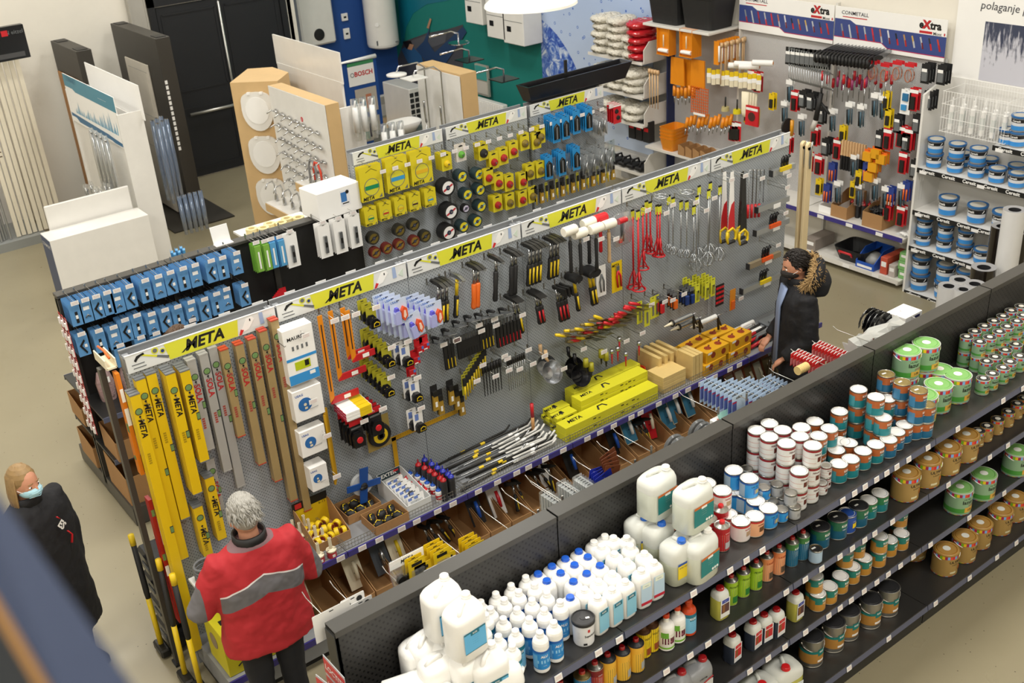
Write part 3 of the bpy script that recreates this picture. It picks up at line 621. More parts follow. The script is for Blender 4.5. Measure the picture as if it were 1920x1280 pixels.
# --- top shelf
T('fer',0,3,[(1440.6,791.5),(1416,804),(1442.5,818),(1467.5,805),(1475,830),(1500,817),(1503,800),(1524,834)]); T('fer',0,2,[(1499,881)])
T('fers',0,2,[(1549,871)])
T('fers',0,1,[(1541,903)])
T('kt',0,1,[(1573,868),(1595,859),(1618,844),(1642,832),(1568,842),(1592,829),(1577,826)])
T('kt',0,2,[(1555,802),(1528,789),(1574,770),(1535,816)])
T('kt',0,3,[(1610,728.5),(1643,743)])
T('kt',0,2,[(1656,781),(1664,746)])
T('kw',0,1,[(1666,822),(1681,808),(1696,795)])
T('kb',0,3,[(1662,700),(1692,715),(1723,730)]); T('kb',0,2,[(1738,757)])
T('lg',0,1,[(1760,718),(1796,700),(1732,737),(1762,690)]); T('lg',0,2,[(1697,653),(1737,641)])
T('lgs',0,1,[(1844,708),(1861,699),(1881,688),(1866,668),(1894,677),(1912,666),(1850,676),(1885,655),(1905,644)])
T('lgs',0,2,[(1837,639.5),(1813,630),(1828,620),(1846,610),(1864,600.5),(1881,591.5),(1896,581),(1915,573),(1856,631),(1874,620.5),(1889,611),(1907,601),(1919,590)])
T('blue',0,1,[(1441,951),(1377,918),(1417,937),(1395,922)]); T('blue',0,2,[(1376,880),(1405,895)])
T('blues',0,1,[(1466,953)]); T('blues',0,2,[(1433,912)])
T('gry',0,1,[(1490,948),(1447,938),(1470,930)]); T('gry',0,2,[(1457,906),(1483,922),(1400,877)])
T('nit',0,1,[(1389,975),(1365,962)]); T('nit',0,2,[(1354,918),(1325,904)]); T('nitp',0,1,[(1415,966)])
T('red',0,1,[(1354,975),(1330,963),(1351.5,945),(1328.5,934)])
T('jt',0,1,[(1310,996)]); 
for k_,u,v in (('jt',1231,878),('jt',1299,901)): ptop(k_,u,v,0,2)
for u,v in ((1191,956),(1232,973),(1269,1005)): ptop('jb',u,v,0,1)
# square bottles: caps in rows
T('c2',0,1,[(1226,1052),(1202,1067),(1208,1035),(1182,1022)])
T('c1',0,1,[(1175,1050),(1152,1036),(1128,1022),(1150,1006),(1175,1020-14),(1104,1008),(1126,998)])
T('c3',0,1,[(1080,1028),(1055,1042),(1030,1056),(1005,1071),(1102,1042),(1077,1057),(1051,1072),(1025,1087),(1125,1058),(1100,1073),(1075,1088),(1069,1118)])
T('c1',0,1,[(1120,1118),(1147,1103),(1172,1088),(1096,1103),(1122,1088),(1148,1073)])
T('alu',0,1,[(980,1075),(950,1088),(923,1105),(897,1122),(1002,1092),(972,1106),(945,1121),(919,1138),(1025,1108),(997,1122),(969,1139),(943,1157),(1050,1125),(1020,1140),(992,1157),(1038,1164),(1012,1183)])
T('kgb',0,1,[(906,1172),(934,1190),(960,1208),(966,1180),(910,1150)])
T('tub',0,1,[(1093,1156)])
# jerrycans at the left end
ptop('jl',824,1092,0,2); ptop('jl',866,1126,0,2); ptop('jl',912,1219,0,1); ptop('jl',795,1178+8,0,1)
for (u,v) in ((778,1186),(820,1224),(868,1208)): ptop('jp',u,v,0,1)
for i,(x,y,rx,rz) in enumerate(((.12,-2.6,80,75),(.42,-2.55,80,78),(.16,-2.78,78,100),(.48,-2.8,80,85))):
    put('jp',x,y,SZ[0]+.09,0,rot=(90,20*(i%2),rz))
# --- second shelf
T('lws',1,1,[(1908,751+4),(1891,770),(1871,784),(1851,797),(1835,806),(1816,817),(1921,745)])
T('lw',1,1,[(1812,812),(1778,835),(1740,858),(1700,883)])
T('grt',1,1,[(1650,923),(1629,936)]); T('grl',1,1,[(1610,946),(1571,968),(1538,985)]); T('bls',1,1,[(1589,960)])
T('sml',1,1,[(1530,1027)])
T('kgc',1,1,[(1506,993),(1486,1005)]); T('lan',1,1,[(1461,1020),(1438,1032)]); T('pet',1,1,[(1418,1048),(1394,1061),(1371,1076)])
T('ykn',1,1,[(1350,1100)]); T('orb',1,1,[(1291,1122)]); T('cap',1,1,[(1270,1135),(1249,1149)]); T('voc',1,1,[(1221,1161),(1206,1172)])
T('yel',1,1,[(1192,1195),(1166,1210),(1139,1223)]); T('rbc',1,1,[(1115,1238)]); T('blc',1,1,[(1091,1256)])
T('yel',1,1,[(1050,1275)])
# --- third shelf
T('lg',2,1,[(1908,842),(1800,911),(1845,886)])
T('kbr',2,1,[(1690,998),(1668,1010),(1620,1044),(1598,1060),(1576,1078),(1555,1097),(1533,1110)])
T('kbr',2,2,[(1688,955),(1650,1003),(1608,1012),(1585,1030),(1528,1077)])
T('ykn',2,1,[(1492,1108)]); T('dkn',2,1,[(1456,1140),(1433,1150),(1412,1163),(1373,1187)])
T('jg',2,1,[(1300,1235),(1262,1262)])
# --- bottom shelf
T('lw',3,1,[(1904,929),(1877,953),(1838,978),(1810,1003),(1775,1027)]); T('lw',3,1,[(1716,1000)])
T('kbig',3,1,[(1666,1098),(1633,1120),(1591,1142),(1563,1163),(1523,1190)])
T('jy',3,1,[(1468,1235),(1422,1266)])
def level_word(l):
    if not l or l[1]==1: return ''
    return ', stacked top' if l[0]==l[1]-1 else ', stacked bottom' if l[0]==0 else ', stacked middle'
for (key,sh),L in PLACED.items():
    proto,desc=PR[key]
    # depth clamp: everything stands on its shelf
    wy=.05 if key[0]!='j' else .09
    for e in L:
        e[1]=min(e[1],GY-wy-.004)
    cols=sorted({(round(e[1],3),round(e[0],3)) for e in L},reverse=True)
    rows=[]
    for y,x in cols:
        for r in rows:
            if abs(r[0]-y)<.06: r[1].append((x,y)); break
        else: rows.append([y,[(x,y)]])
    rows.sort(key=lambda r:r[0]); names={}
    for ri,r in enumerate(rows):
        rn='front' if ri==0 else 'back' if ri==len(rows)-1 else ('second' if ri==1 else ORD[min(ri,9)]) 
        r[1].sort()
        for ci,(x,y) in enumerate(r[1]): names[(x,y)]=(ORD[min(ci,20)],rn)
    multi=len(rows)>1
    for x,y,z,rz,lev,rot in L:
        o_,rn=names[(round(x,3),round(y,3))]
        if len(L)==1: lb='%s, on the %s black shelf'%(desc,SHN[sh])
        else: lb='%s, %s%s%s'%(desc,o_+' from left' if not multi else o_,(' in %s row'%rn) if multi else '',level_word(lev).replace(', ',' '))
        inst(proto,(x,y,z),lb,rz,group='%s on the %s black shelf'%(desc,SHN[sh]),rot=rot)
# ================= products on the grey tool gondola =================
M_steelp=mat('polished steel','#a9abad',.25,.9); M_dsteel=mat('dark forged steel','#3c3b39',.4,.7); M_blkr=mat('black rubber','#1a1a1b',.6); M_blkg=mat('black gloss plastic','#17171a',.25)
M_yelp=mat('yellow plastic','#e3c21c',.4); M_redp=mat('red plastic','#c8222b',.35); M_orgp=mat('orange plastic','#e0691f',.4); M_wood=mat('pale wood','#d5b184',.55,var=.12,scale=20); M_woodd=mat('warm beech','#c8945c',.55,var=.1,scale=15)
M_clear=mat('clear blister plastic','#e6ebee',.12,trans=.85,alpha=.45); M_ylev=mat('yellow level paint','#ddbb16',.35,var=.03); M_slev=mat('silver level aluminium','#a3a29e',.4); M_glev=mat('bronze level aluminium','#a08a5e',.4)
M_vial=mat('green vial','#6f8f5a',.2); M_blkc=mat('black card','#1c1c1e',.5); M_olive=mat('olive yellow card','#a9a32c',.45); M_zinc=mat('zinc plated','#b9bdc0',.3,.85); M_cream=mat('cream plastic','#e6dcc0',.45)
Q={}
def QQ(key,name,cat,parts): Q[key]=(name,cat,[(n,g.mesh(n)) for n,g in parts] if isinstance(parts,list) else parts.mesh(name))
def H(key,u,v,y,label,group=None,rz=0,rot=None): return inst(Q[key],PY(u,v,y),label,rz,group,rot)
def HP(key,p,label,group=None,rz=0,rot=None,scale=None): return inst(Q[key],p,label,rz,group,rot,scale)
# --- hooks with price cards
g=G(); g.tube([(0,0,0),(0,-.19,-.004),(0,-.215,.012)],.0026,M_wire,5); g.tube([(0,0,.035),(0,-.2,.028)],.0018,M_wire,5); g.box(0,.002,.015,.012,.004,.05,M_wire)
g2=G(); g2.box(0,-.218,.018,.062,.002,.034,M_tag); 
for i in range(3): g2.box(0,-.2195,.026-i*.008,.046,.0006,.002,M_tl)
Q['hook']=('peg_hook','hook',[('wire_arm',g.mesh('wire_arm')),('price_card',g2.mesh('price_card'))])
HK=[]
a_=G(); a_.tube([(0,0,0),(0,-.19,-.004),(0,-.215,.012)],.0026,M_wire,5); a_.box(0,.002,.015,.012,.004,.05,M_wire); Q['hookn']=('peg_hook','hook',a_.mesh('peg_hook'))
def hook(x,z,y0=0,s=1,where='tool pegboard',grp='wire hooks on the tool pegboard',k='hook'):
    HK.append((x,z,inst(Q[k],(x,y0,z),'wire peg hook',0,grp,scale=(1,s,1)))); return HK[-1][2]
def hookp(u,v,L=.2,**k): # tip seen at (u,v)
    p=PY(u,v,-L-.02); return hook(p.x,p.z-.015,0,L/.2,**k)
# --- spirit levels
def level(key,ln,w,m,endm,txt,tc,nm='spirit_level'):
    g=G(); g.box(0,.0125,-ln/2,w,.025,ln-.012,m,b=.002); a=G()
    a.box(0,.0125,-.004,w*1.01,.027,.008,endm); a.box(0,.0125,-ln+.004,w*1.01,.027,.008,endm)
    vz=G()
    for z in ((-.12,-ln/2) if ln>.5 else (-.09,-ln*.6)):
        if z==-.12 or z==-.09: vz.lathe([(0,0),(.019,0),(.019,.0015),(.015,.002),(0,.002)],M_vial,16,T=Tr(0,0,z)@Rx(90)); vz.lathe([(.02,0),(.023,0),(.023,.002),(.02,.002)],M_dgrey,16,T=Tr(0,0,z)@Rx(90))
        else: vz.box(w*.36,-.0005,z,w*.3,.003,.04,M_vial); vz.box(w*.36,0,z,w*.36,.002,.052,M_dgrey)
    p=G(); p.text(txt,.05 if txt=='META' else .052,MM(tc),Tr(.0,-.0012,-.235)@FT@Rz(-90),bold=.03,shear=.2 if txt=='META' else 0)
    p.lathe([(0,0),(.007,0),(.007,.001),(0,.001)],M_black,10,T=Tr(0,0,-.155)@Rx(90))
    for i in range(5): p.box(-.004,-.0008,-min(.42,ln*.7)-i*.016,.018,.0008,.011,MM('#a58a14') if m is M_ylev else MM('#a0463c'))
    Q[key]=(nm,'spirit level',[('level_body',g.mesh('level_body')),('end_caps',a.mesh('end_caps')),('vials',vz.mesh('vials')),('print',p.mesh('print'))])
for L_ in (2.0,1.35,1.07,.88,.66,.5,.4): level('y%d'%(L_*100),L_,.062,M_ylev,M_gry2,'META','#1a1a1a')
for L_ in (1.04,.86,.65,.4): level('s%d'%(L_*100),L_,.058,M_slev,M_slev,'SOLA','#b3272c')
for L_ in (1.48,1.31,1.08,.9,.64): level('g%d'%(L_*100),L_,.055,M_glev,MM('#b8452e'),'SOLA','#b3272c')
LV=[('y200',243,733,3,'yellow spirit level reaching almost to the floor, at the end'),('y135',257,707,2,'long yellow spirit level, second from the left end'),('y107',277,697,2,'yellow spirit level, third from the left end'),('y88',306,690,4,'yellow spirit level, fourth from the left end'),('y66',333,685,4,'yellow spirit level, nearest to the silver ones'),('y50',382,887,3,'short yellow spirit level beside the white haired man'),('y40',361,942,3,'shortest yellow spirit level, beside the man\'s head'),
('s65',352,672,2,'silver spirit level with red lettering, leftmost of the silver ones'),('s86',375,661,2,'silver spirit level with red lettering, second of the silver ones'),('s104',396,652,1,'silver spirit level with red lettering, rightmost and longest'),('s40',391,862,1,'short silver spirit level hanging in the lower row'),
('g64',414,652,2,'bronze spirit level, leftmost and shortest of the bronze ones'),('g90',442,642,2,'bronze spirit level, second of the bronze ones'),('g108',466,632,2,'bronze spirit level, third of the bronze ones'),('g131',487,617,2,'bronze spirit level, fourth of the bronze ones'),('g148',508,597,2,'bronze spirit level, rightmost and longest')]
for key,u,v,n,d in LV:
    p=PY(u+3,v,-.06)
    for i in range(n):
        yy=-.035-(n-1-i)*.03
        HP(key,(p.x+(.0 if i==0 else .004*i),yy-.03,p.z+.004*i),d+(', front of its stack' if i==0 and n>1 else ', %s from the front'%ORD[i] if n>1 else '').replace('fifth','fifth'),'spirit levels on the pegboard') if False else HP(key,(p.x,-.035-(n-1-i)*.03-.02,p.z+.003*i),d+('' if n==1 else ', in front' if i==0 else ', %s in depth'%ORD[i]),'spirit levels on the pegboard')
    q=PY(u+3,v,-.06)
    hook(q.x,q.z-.16,0,.9,k='hookn')
# levels at the gondola end
def endlevel(m,L,txt,lab):
    t=thing('spirit_level',lab,'spirit level',(0,0,0)); return t
t=thing('spirit_level','orange spirit level with white stickers hanging on the gondola end','spirit level',(-.055,.03,2.33))
g=G(); g.box(0,0,-.36,.024,.06,.72,mat('orange level paint','#e0801c',.4)); g.build('level_body',t)
g=G(); g.box(-.001,-.031,-.15,.02,.001,.09,M_wht); g.box(-.001,-.031,-.3,.024,.001,.12,M_wht); g.build('stickers',t)
g=G(); g.lathe([(0,0),(.016,0),(.016,.002),(0,.002)],M_vial,14,T=Tr(-.013,0,-.6)@Ry(-90)); g.box(-.013,-.01,-.38,.004,.03,.06,M_vial); g.build('vials',t)
t=thing('spirit_level','red spirit level hanging low on the gondola end','spirit level',(-.055,.03,1.42))
g=G(); g.box(0,0,-.5,.024,.07,1.0,mat('red level paint','#a81e1c',.4)); g.build('level_body',t)
g=G(); g.box(-.001,-.036,-.1,.02,.001,.05,M_vial); g.box(-.001,-.036,-.45,.02,.001,.05,M_vial); g.build('vials',t)
g=G(); g.box(-.001,-.036,-.56,.024,.001,.08,M_wht); g.build('sticker',t)
# lever saws on top of the end post
t=thing('mitre_box','pale plastic mitre box lying on top of the gondola end post','tool',(-.07,.13,2.36))
g=G(); g.box(0,0,.0,.06,.2,.012,M_cream); g.box(-.03,0,.03,.008,.2,.06,M_cream); g.box(.03,0,.03,.008,.2,.06,M_cream); g.build('trough',t)
g=G(); g.tube([(0,-.1,.07),(0,-.02,.09),(0,.1,.075)],.008,M_orgp,6); g.build('handle',t)
t=thing('wooden_post','dark olive square post standing at the gondola left end','post',(-.11,.13,0)); g=G(); g.box(0,0,1.17,.035,.05,2.34,M_cap); g.build('post_shaft',t); g=G(); g.box(0,0,.01,.06,.08,.02,M_blk); g.build('foot_plate',t)
# --- boxes with tape reels
def reelbox(key,w,h,d,r):
    g=G(); g.box(0,d/2,-h/2,w,d,h,M_wht,b=.003); p=G()
    p.lathe([(0,0),(r,0),(r,.001),(0,.001)],MM('#2d6bb0'),24,T=Tr(-w*.12,-.0006,-h*.5)@Rx(90)); p.lathe([(0,0),(r*.22,0),(r*.22,.001),(0,.001)],M_cream,12,T=Tr(-w*.12,-.0018,-h*.5)@Rx(90)); p.box(-w*.1,-.0018,-h*.62,.02,.001,.015,M_cream)
    p.text('USAG',h*.1,MM('#2f62b4'),Tr(-w*.28,-.001,-h*.17)@FT,bold=.03); p.tube([(0,-.002,-h*.7),(w*.3,-.002,-h*.68)],.0015,M_gry2,4)
    Q[key]=('tape_reel_box','box',[('carton',g.mesh('carton')),('print',p.mesh('print'))])
reelbox('rb1',.215,.23,.09,.05); reelbox('rb2',.19,.2,.08,.042); reelbox('rb3',.13,.19,.11,.034)
H('rb1',574,727,-.15,'white carton with a large blue tape reel print, topmost','white tape reel cartons'); H('rb2',584,803,-.15,'white carton with blue reel print, middle one','white tape reel cartons'); H('rb3',596,873,-.17,'narrow white carton with blue reel print, lowest one','white tape reel cartons')
t=thing('laser_tool_box','white and blue carton with pictures hanging beside the bronze levels','box',PY(556,613,-.15)); g=G(); g.box(0,.05,-.2,.215,.1,.4,M_wht,b=.003); g.build('carton',t)
g=G(); g.box(0,-.001,-.36,.215,.001,.07,MM('#3b93d6')); g.box(0,-.001,-.215,.215,.001,.02,MM('#3b93d6')); g.box(.0,-.0015,-.27,.11,.001,.06,MM('#b7c41e')); g.box(.03,-.002,-.265,.03,.001,.04,M_black); g.text('MAURER',.035,M_black,Tr(-.015,-.0015,-.07)@FT,bold=.02); g.box(.06,-.0018,-.345,.04,.001,.025,M_wht)
for i in range(4): g.box(-.05+i*.033,-.0015,-.14,.014,.001,.03,M_gry2)
g.build('print',t)
for u,v in ((560,612),(574,735),(600,800),(618,876)): hookp(u+14,v+18,.2)
# --- orange set squares
def square(key,L,leg):
    g=G(); w=.036
    g.prism([(-w/2,0),(w/2,0),(w/2,-L),(-w/2,-L-.03)],0,.004,MM('#e08a1c')); g.box(0,-.0006,-.03-(L-.05)/2,.008,.001,(L-.12),M_dgrey)
    b=G(); b.prism([(w/2,-L+.005),(leg,-L+.005),(leg,-L-.04),(-w/2+.004,-L-.04)],-.006,.008,MM('#c0242a')); b.box(leg*.55,-.007,-L-.018,.05,.001,.028,M_wht)
    Q[key]=('carpenter_square','square',[('blade',g.mesh('blade')),('red_stock',b.mesh('red_stock'))])
square('q1',.62,.2); square('q2',.48,.2); square('q3',.34,.16)
H('q1',599,592,-.12,'longest orange carpenter square with red stock','orange carpenter squares'); H('q2',619,583,-.12,'medium orange carpenter square with red stock','orange carpenter squares'); H('q3',642,577,-.12,'short orange carpenter square in front of its twin','orange carpenter squares'); H('q3',651,582,-.17,'short orange carpenter square nearest to the tape measures','orange carpenter squares')
for u,v in ((628,602),(648,596),(668,590)): hookp(u,v,.2)
# --- tape measures on cards
def tapecase(g,cx,cz,s,mb=M_blkg,my=M_yelp):
    g.prism([(cx-s*.5,cz-s*.45),(cx+s*.5,cz-s*.45),(cx+s*.5,cz+s*.1),(cx+s*.25,cz+s*.45),(cx-s*.25,cz+s*.5),(cx-s*.5,cz+s*.2)],-.04,0,mb)
    g.prism([(cx-s*.25,cz-s*.3),(cx+s*.4,cz-s*.3),(cx+s*.4,cz+s*.05),(cx+s*.1,cz+s*.2),(cx-s*.2,cz+s*.05)],-.042,-.04,my); g.prism([(cx-s*.18,cz-s*.23),(cx+s*.33,cz-s*.23),(cx+s*.33,cz),(cx+s*.08,cz+s*.12),(cx-s*.14,cz)],-.0435,-.042,mb)
def card(key,nm,w,h,m,itemfn=None,cat='blister pack',part='item'):
    g=G(); g.prism([(-w/2,-.004),(-w/2+.004,0),(w/2-.004,0),(w/2,-.004),(w/2,-h),(-w/2,-h)],0,.0015,m); g.box(0,-.0006,-.014,.022,.001,.005,M_black)
    P_=[('backing_card',g.mesh('backing_card'))]
    if itemfn: g=G(); itemfn(g,w,h); P_.append((part,g.mesh(part)))
    Q[key]=(nm,cat,P_)
card('tm','tape_measure_pack',.075,.14,M_olive,lambda g,w,h:tapecase(g,.005,-h*.8,.07),part='tape_measure')
card('tmw','tape_measure_pack',.08,.15,M_wht,lambda g,w,h:(tapecase(g,.005,-h*.85,.07),g.box(-.01,-.001,-.05,.03,.001,.05,MM('#6d86c8'))),part='tape_measure')
for (u,v,n,d) in ((694,575,3,'upper left hook'),(723,650,6,'middle hook'),(722,706,6,'lower hook')):
    for i in range(n):
        p=PY(u-i*8,v-i*7,-.2+.03*i); HP('tm',(p.x,-.2+.03*i,p.z),'tape measure on olive card, %s %s'%(('front one on the',d) if i==0 else ('%s in depth on the'%ORD[i],d)),'tape measures on olive cards')
    hookp(u+12,v+2,.2)
for (u,v,d) in ((757,645,'upper'),(775,713,'middle'),(782,770,'lower')):
    for i in range(2): HP('tmw',PY(u-i*12,v-i*4,-.2+.05*i),'yellow and black tape measure on white card, %s hook, %s'%(d,('front','behind')[i]),'tape measures on white cards')
    hookp(u+8,v-4,.22)
def chalk(g,w,h):
    g.prism([(-w*.34,-h*.92),(0,-h*.92),(0,-h*.5),(-w*.06,-h*.42),(-w*.28,-h*.42),(-w*.34,-h*.5)],-.03,0,MM('#a9aee0')); g.prism([(-w*.3,-h*.44),(-w*.04,-h*.44),(-w*.1,-h*.3),(-w*.24,-h*.3)],-.026,0,MM('#5b57c8'))
    g.prism([(w*.05,-h*.7),(w*.2,-h*.86),(w*.42,-h*.7),(w*.4,-h*.4),(w*.22,-h*.3),(w*.08,-h*.45)],-.025,0,MM('#e0572c')); g.prism([(w*.15,-h*.68),(w*.22,-h*.76),(w*.33,-h*.66),(w*.3,-h*.46),(w*.2,-h*.44)],-.027,-.025,MM('#f0d2c0'))
    g.text('USAG',h*.12,MM('#3a6fc0'),Tr(-w*.22,-.001,-h*.1)@FT,bold=.02)
card('ch','chalk_line_pack',.13,.19,mat('pale blue card','#c9d6ee',.45),chalk,part='chalk_line')
for c,(u,v,n) in enumerate(((770,588,6),(812,566,5),(745,560,4))):
    for i in range(n):
        HP('ch',PY(u-i*10.5,v-i*3.5,-.24+.035*i),'chalk line set on pale blue card, hook %s, %s from front'%(('in the middle','on the right','on the left')[c],ORD[i]),'chalk line sets on pale blue cards',rot=(0,-12 if (i==0 and c==0) else 0,0))
def redp(g,w,h): g.box(0,-.015,-h*.7,w*.8,.03,h*.5,M_redp,b=.004); g.box(w*.2,-.031,-h*.6,w*.25,.002,h*.2,MM('#5a7ac8')); g.box(-w*.1,-.031,-h*.85,w*.4,.001,h*.08,M_wht)
card('rd','red_blister_pack',.07,.11,M_redp,redp,part='pouch')
for i,(u,v) in enumerate(((793,628),(783,634),(776,655),(768,678))): H('rd',u,v,-.16,'small red pouch pack, %s of the red packs right of the tapes'%ORD[i],'red pouch packs')
# --- long tapes on red/black cards
def longtape(g,w,h):
    g.prism([(-w*.42,-h*.95),(w*.42,-h*.95),(w*.46,-h*.6),(w*.2,-h*.45),(-w*.3,-h*.45),(-w*.44,-h*.6)],-.035,0,M_blkg); g.lathe([(0,0),(w*.24,0),(w*.22,.006),(0,.008)],M_redp,18,T=Tr(0,-.035,-h*.7)@Rx(90)); g.box(0,-.002,-h*.12,w,.002,h*.2,M_redp); g.box(0,-.003,-h*.32,w*.8,.001,h*.06,M_gry2)
card('lt','long_tape_pack',.1,.22,M_blkc,longtape,part='tape_case')
for c,(u,v) in enumerate(((665,785),(700,762))):
    for i in range(4): HP('lt',PY(u-i*7,v-i*5,-.22+.035*i),'red and black tape pack, %s hook, %s from the front'%(('left','right')[c],ORD[i]),'red and black tape packs')
    hookp(u+18,v+5,.24)
t=thing('measuring_tape_reel','black and yellow open measuring tape reel on clear card','tape measure',PY(708,800,-.12))
g=G(); g.lathe([(0,0),(.085,0),(.09,.008),(.085,.03),(0,.03)],M_blkr,28,T=Tr(0,0,-.06)@Rx(90)); g.build('tape_coil',t); g=G(); g.lathe([(0,0),(.058,0),(.056,.004),(0,.004)],M_yelp,24,T=Tr(0,-.03,-.06)@Rx(90)); g.lathe([(0,0),(.03,0),(.03,.004),(0,.004)],M_blkr,16,T=Tr(0,-.034,-.06)@Rx(90)); g.box(0,-.036,-.06,.03,.004,.03,M_yelp); g.build('hub',t); g=G(); g.box(0,.002,-.05,.19,.002,.26,mat('tan card','#a08a4a',.5)); g.build('backing_card',t)
t=thing('fibre_tape_reel','blue cross shaped tape winding reel hanging above the white bottles','tape measure',PY(676,905,-.1))
g=G(); g.lathe([(0,0),(.085,0),(.085,.03),(0,.03)],MM('#c9cdd0'),28,T=Tr(0,0,0)@Rx(90)); g.build('tape_coil',t)
g=G(); M_rb=mat('blue plastic','#1f4f9c',.35); T_=Ry(8)
g.prism([(-.028,-.14),(.028,-.14),(.034,.14),(-.034,.14)],-.04,-.05,M_rb,T=T_); g.prism([(-.135,-.022),(.135,-.022),(.135,.026),(-.135,.026)],-.041,-.051,M_rb,T=T_); g.lathe([(0,0),(.026,0),(.02,.02),(0,.022)],M_blkr,14,T=Tr(0,-.05,0)@Rx(90)); g.tube([(0,-.06,0),(-.05,-.1,.02)],.01,M_blkr,8); g.build('cross_frame',t)
# --- folding rules + yellow big square
t=thing('framing_square','large yellow steel framing square hanging below the tapes','square',PY(738,822,-.03))
g=G(); g.box(0,0,-.16,.035,.003,.34,mat('yellow ruler steel','#c99a1a',.45)); g.prism([(-.018,-.018),(.62,-.018),(.62,.018),(-.018,.018)],-.0015,.0015,MATS['yellow ruler steel']); g.build('square_blade',t)
g=G(); 
for i in range(28): g.box(.02+i*.02,-.002,.008,.001,.001,.012,M_black)
g.build('graduation',t)
t=thing('folding_rule','bundle of yellow wooden folding rules hanging beside the white cartons','ruler',PY(615,775,-.14))
g=G()
for i in range(5): g.box(-.03+i*.014,.02*i,-.28,.012,.016,.56,MATS['yellow ruler steel'])
g.build('rule_sticks',t)
Q['fr']=('ruler_pack','ruler',None)
g=G(); 
for i in range(4): g.box(.0,.0,.0+i*.0,.0,.0,.0,M_wht) if False else None
g.box(0,0,0,.2,.045,.02,M_wht,b=.002); g.box(.05,-.001,0,.09,.046,.0205,M_yelp); g.box(-.1,0,0,.006,.04,.016,MM('#b3274a'))
QQ('fr','folding_rule_pack','box',g)
p0=PY(655,755,-.1)
k_=0
for r in range(3):
    for c in range(4):
        HP('fr',(p0.x-.02+c*.004,p0.y-.05+c*.05-.1,p0.z-.02+r*.022),'white and yellow folding rule pack, %s layer, %s from the front'%(('bottom','middle','top')[r],ORD[c]),'folding rule packs on the wire tray'); k_+=1
t=thing('wire_tray','small zinc wire tray carrying the folding rule packs','tray',(p0.x,p0.y-.02,p0.z-.04))
g=G()
for i in range(5): g.tube([(-.1+i*.05,.13,0),(-.1+i*.05,-.14,0)],.002,M_wire,4)
for y in (-.14,0,.13): g.tube([(-.1,y,0),(.1,y,0)],.002,M_wire,4)
g.build('grid',t); g=G(); g.tube([(-.1,.1,0),(-.1,.13,.05)],.003,M_wire,4); g.build('bracket',t)
# --- hammers: origin = pivot under head, head along y
def hammer(key,L,hm,g1,g2,grip=.55,shm=None,head='claw'):
    h=G()
    if head=='claw': h.prism([(-.06,-.012),(.05,-.014),(.055,.014),(-.02,.013),(-.075,-.004)],-.011,.011,hm,'yz'); h.lathe([(0,0),(.015,0),(.015,.02),(0,.02)],hm,12,T=Tr(0,.05,0)@Rx(-90))
    elif head=='mallet': h.lathe([(0,-.055),(.03,-.055),(.033,-.045),(.033,.045),(.03,.055),(0,.055)],hm,18,T=Rx(90))
    elif head=='malletx': h.lathe([(0,-.06),(.034,-.06),(.038,-.05),(.038,.05),(.034,.06),(0,.06)],hm,20,T=Ry(90))
    elif head=='axe': h.prism([(-.1,-.05),(-.1,.03),(-.02,.014),(.03,.014),(.03,-.014),(-.02,-.014)],-.006,.006,hm,'yz')
    s=G(); s.tube([(0,0,-.01),(0,0,-L*(1-grip))],[.009,.010],shm or M_steelp,8); 
    gr=G(); gr.tube([(0,0,-L*(1-grip)),(0,0,-L*(1-grip)-.01),(0,0,-L*.75),(0,.002,-L*.95),(0,.002,-L)],[.011,.015,.013,.016,.012],g1,8)
    if g2: gr.tube([(0,-.012,-L*.55),(0,-.011,-L*.75),(0,-.013,-L*.93)],[.005,.006,.005],g2,6); gr.box(.0,-.011,-L*.6,.012,.006,L*.12,g2)
    Q[key]=('hammer','hammer',[('head',h.mesh('head')),('shaft',s.mesh('shaft')),('grip',gr.mesh('grip'))])
hammer('hby',.31,M_dsteel,M_blkr,M_yelp); hammer('hyb',.31,M_steelp,M_blkr,M_yelp,shm=M_yelp); hammer('hor',.32,M_dsteel,M_orgp,None,.6); hammer('hbk',.33,M_dsteel,M_blkr,None,.7); hammer('hrb',.26,M_dsteel,M_blkr,M_redp,.6); hammer('haxe',.3,M_dsteel,M_blkr,M_redp,.6,head='axe')
hammer('mwh',.34,mat('white rubber','#ece7d8',.5),M_blkr,None,.75,head='malletx'); hammer('mrd',.28,M_redp,M_redp,None,.7,head='malletx'); hammer('mww',.32,MATS['white rubber'],M_wood,None,.8,M_wood,head='malletx'); hammer('mbk',.3,M_blkr,M_blkr,M_yelp,.55,M_yelp,head='mallet')
def hset(key,u,v,n,d,grp,y=-.12,dx=.034,tx=0):
    p=PY(u,v,y)
    for i in range(n): HP(key,(p.x+i*dx,y+.0*i,p.z),d+('' if n==1 else ', %s from the left'%ORD[i]),grp,rot=(0,tx,0),scale=(1.4,1.2,1))
    for e in (-.02,(n-1)*dx+.02): hook(p.x+e,p.z-.03,0,.9,k='hookn')
hset('hby',822,532,3,'black headed hammer with yellow and black grip beside the chalk lines','hammers on the pegboard',tx=6)
hset('hyb',857,518,1,'silver headed hammer with yellow shaft','hammers on the pegboard',tx=8)
hset('hor',889,500,2,'hammer with orange and black grip','hammers on the pegboard',tx=6)
hset('hbk',930,484,1,'hammer with all black grip, right of the orange ones','hammers on the pegboard',tx=6); hset('hbk',960,474,2,'black hammer with long dark grip under the header seam','hammers on the pegboard',tx=6)
hset('hby',993,462,4,'hammer with yellow and black grip in the row of four','hammers on the pegboard',tx=6); hset('hby',1033,450,3,'hammer with yellow and black grip left of the white mallets','hammers on the pegboard',tx=6)
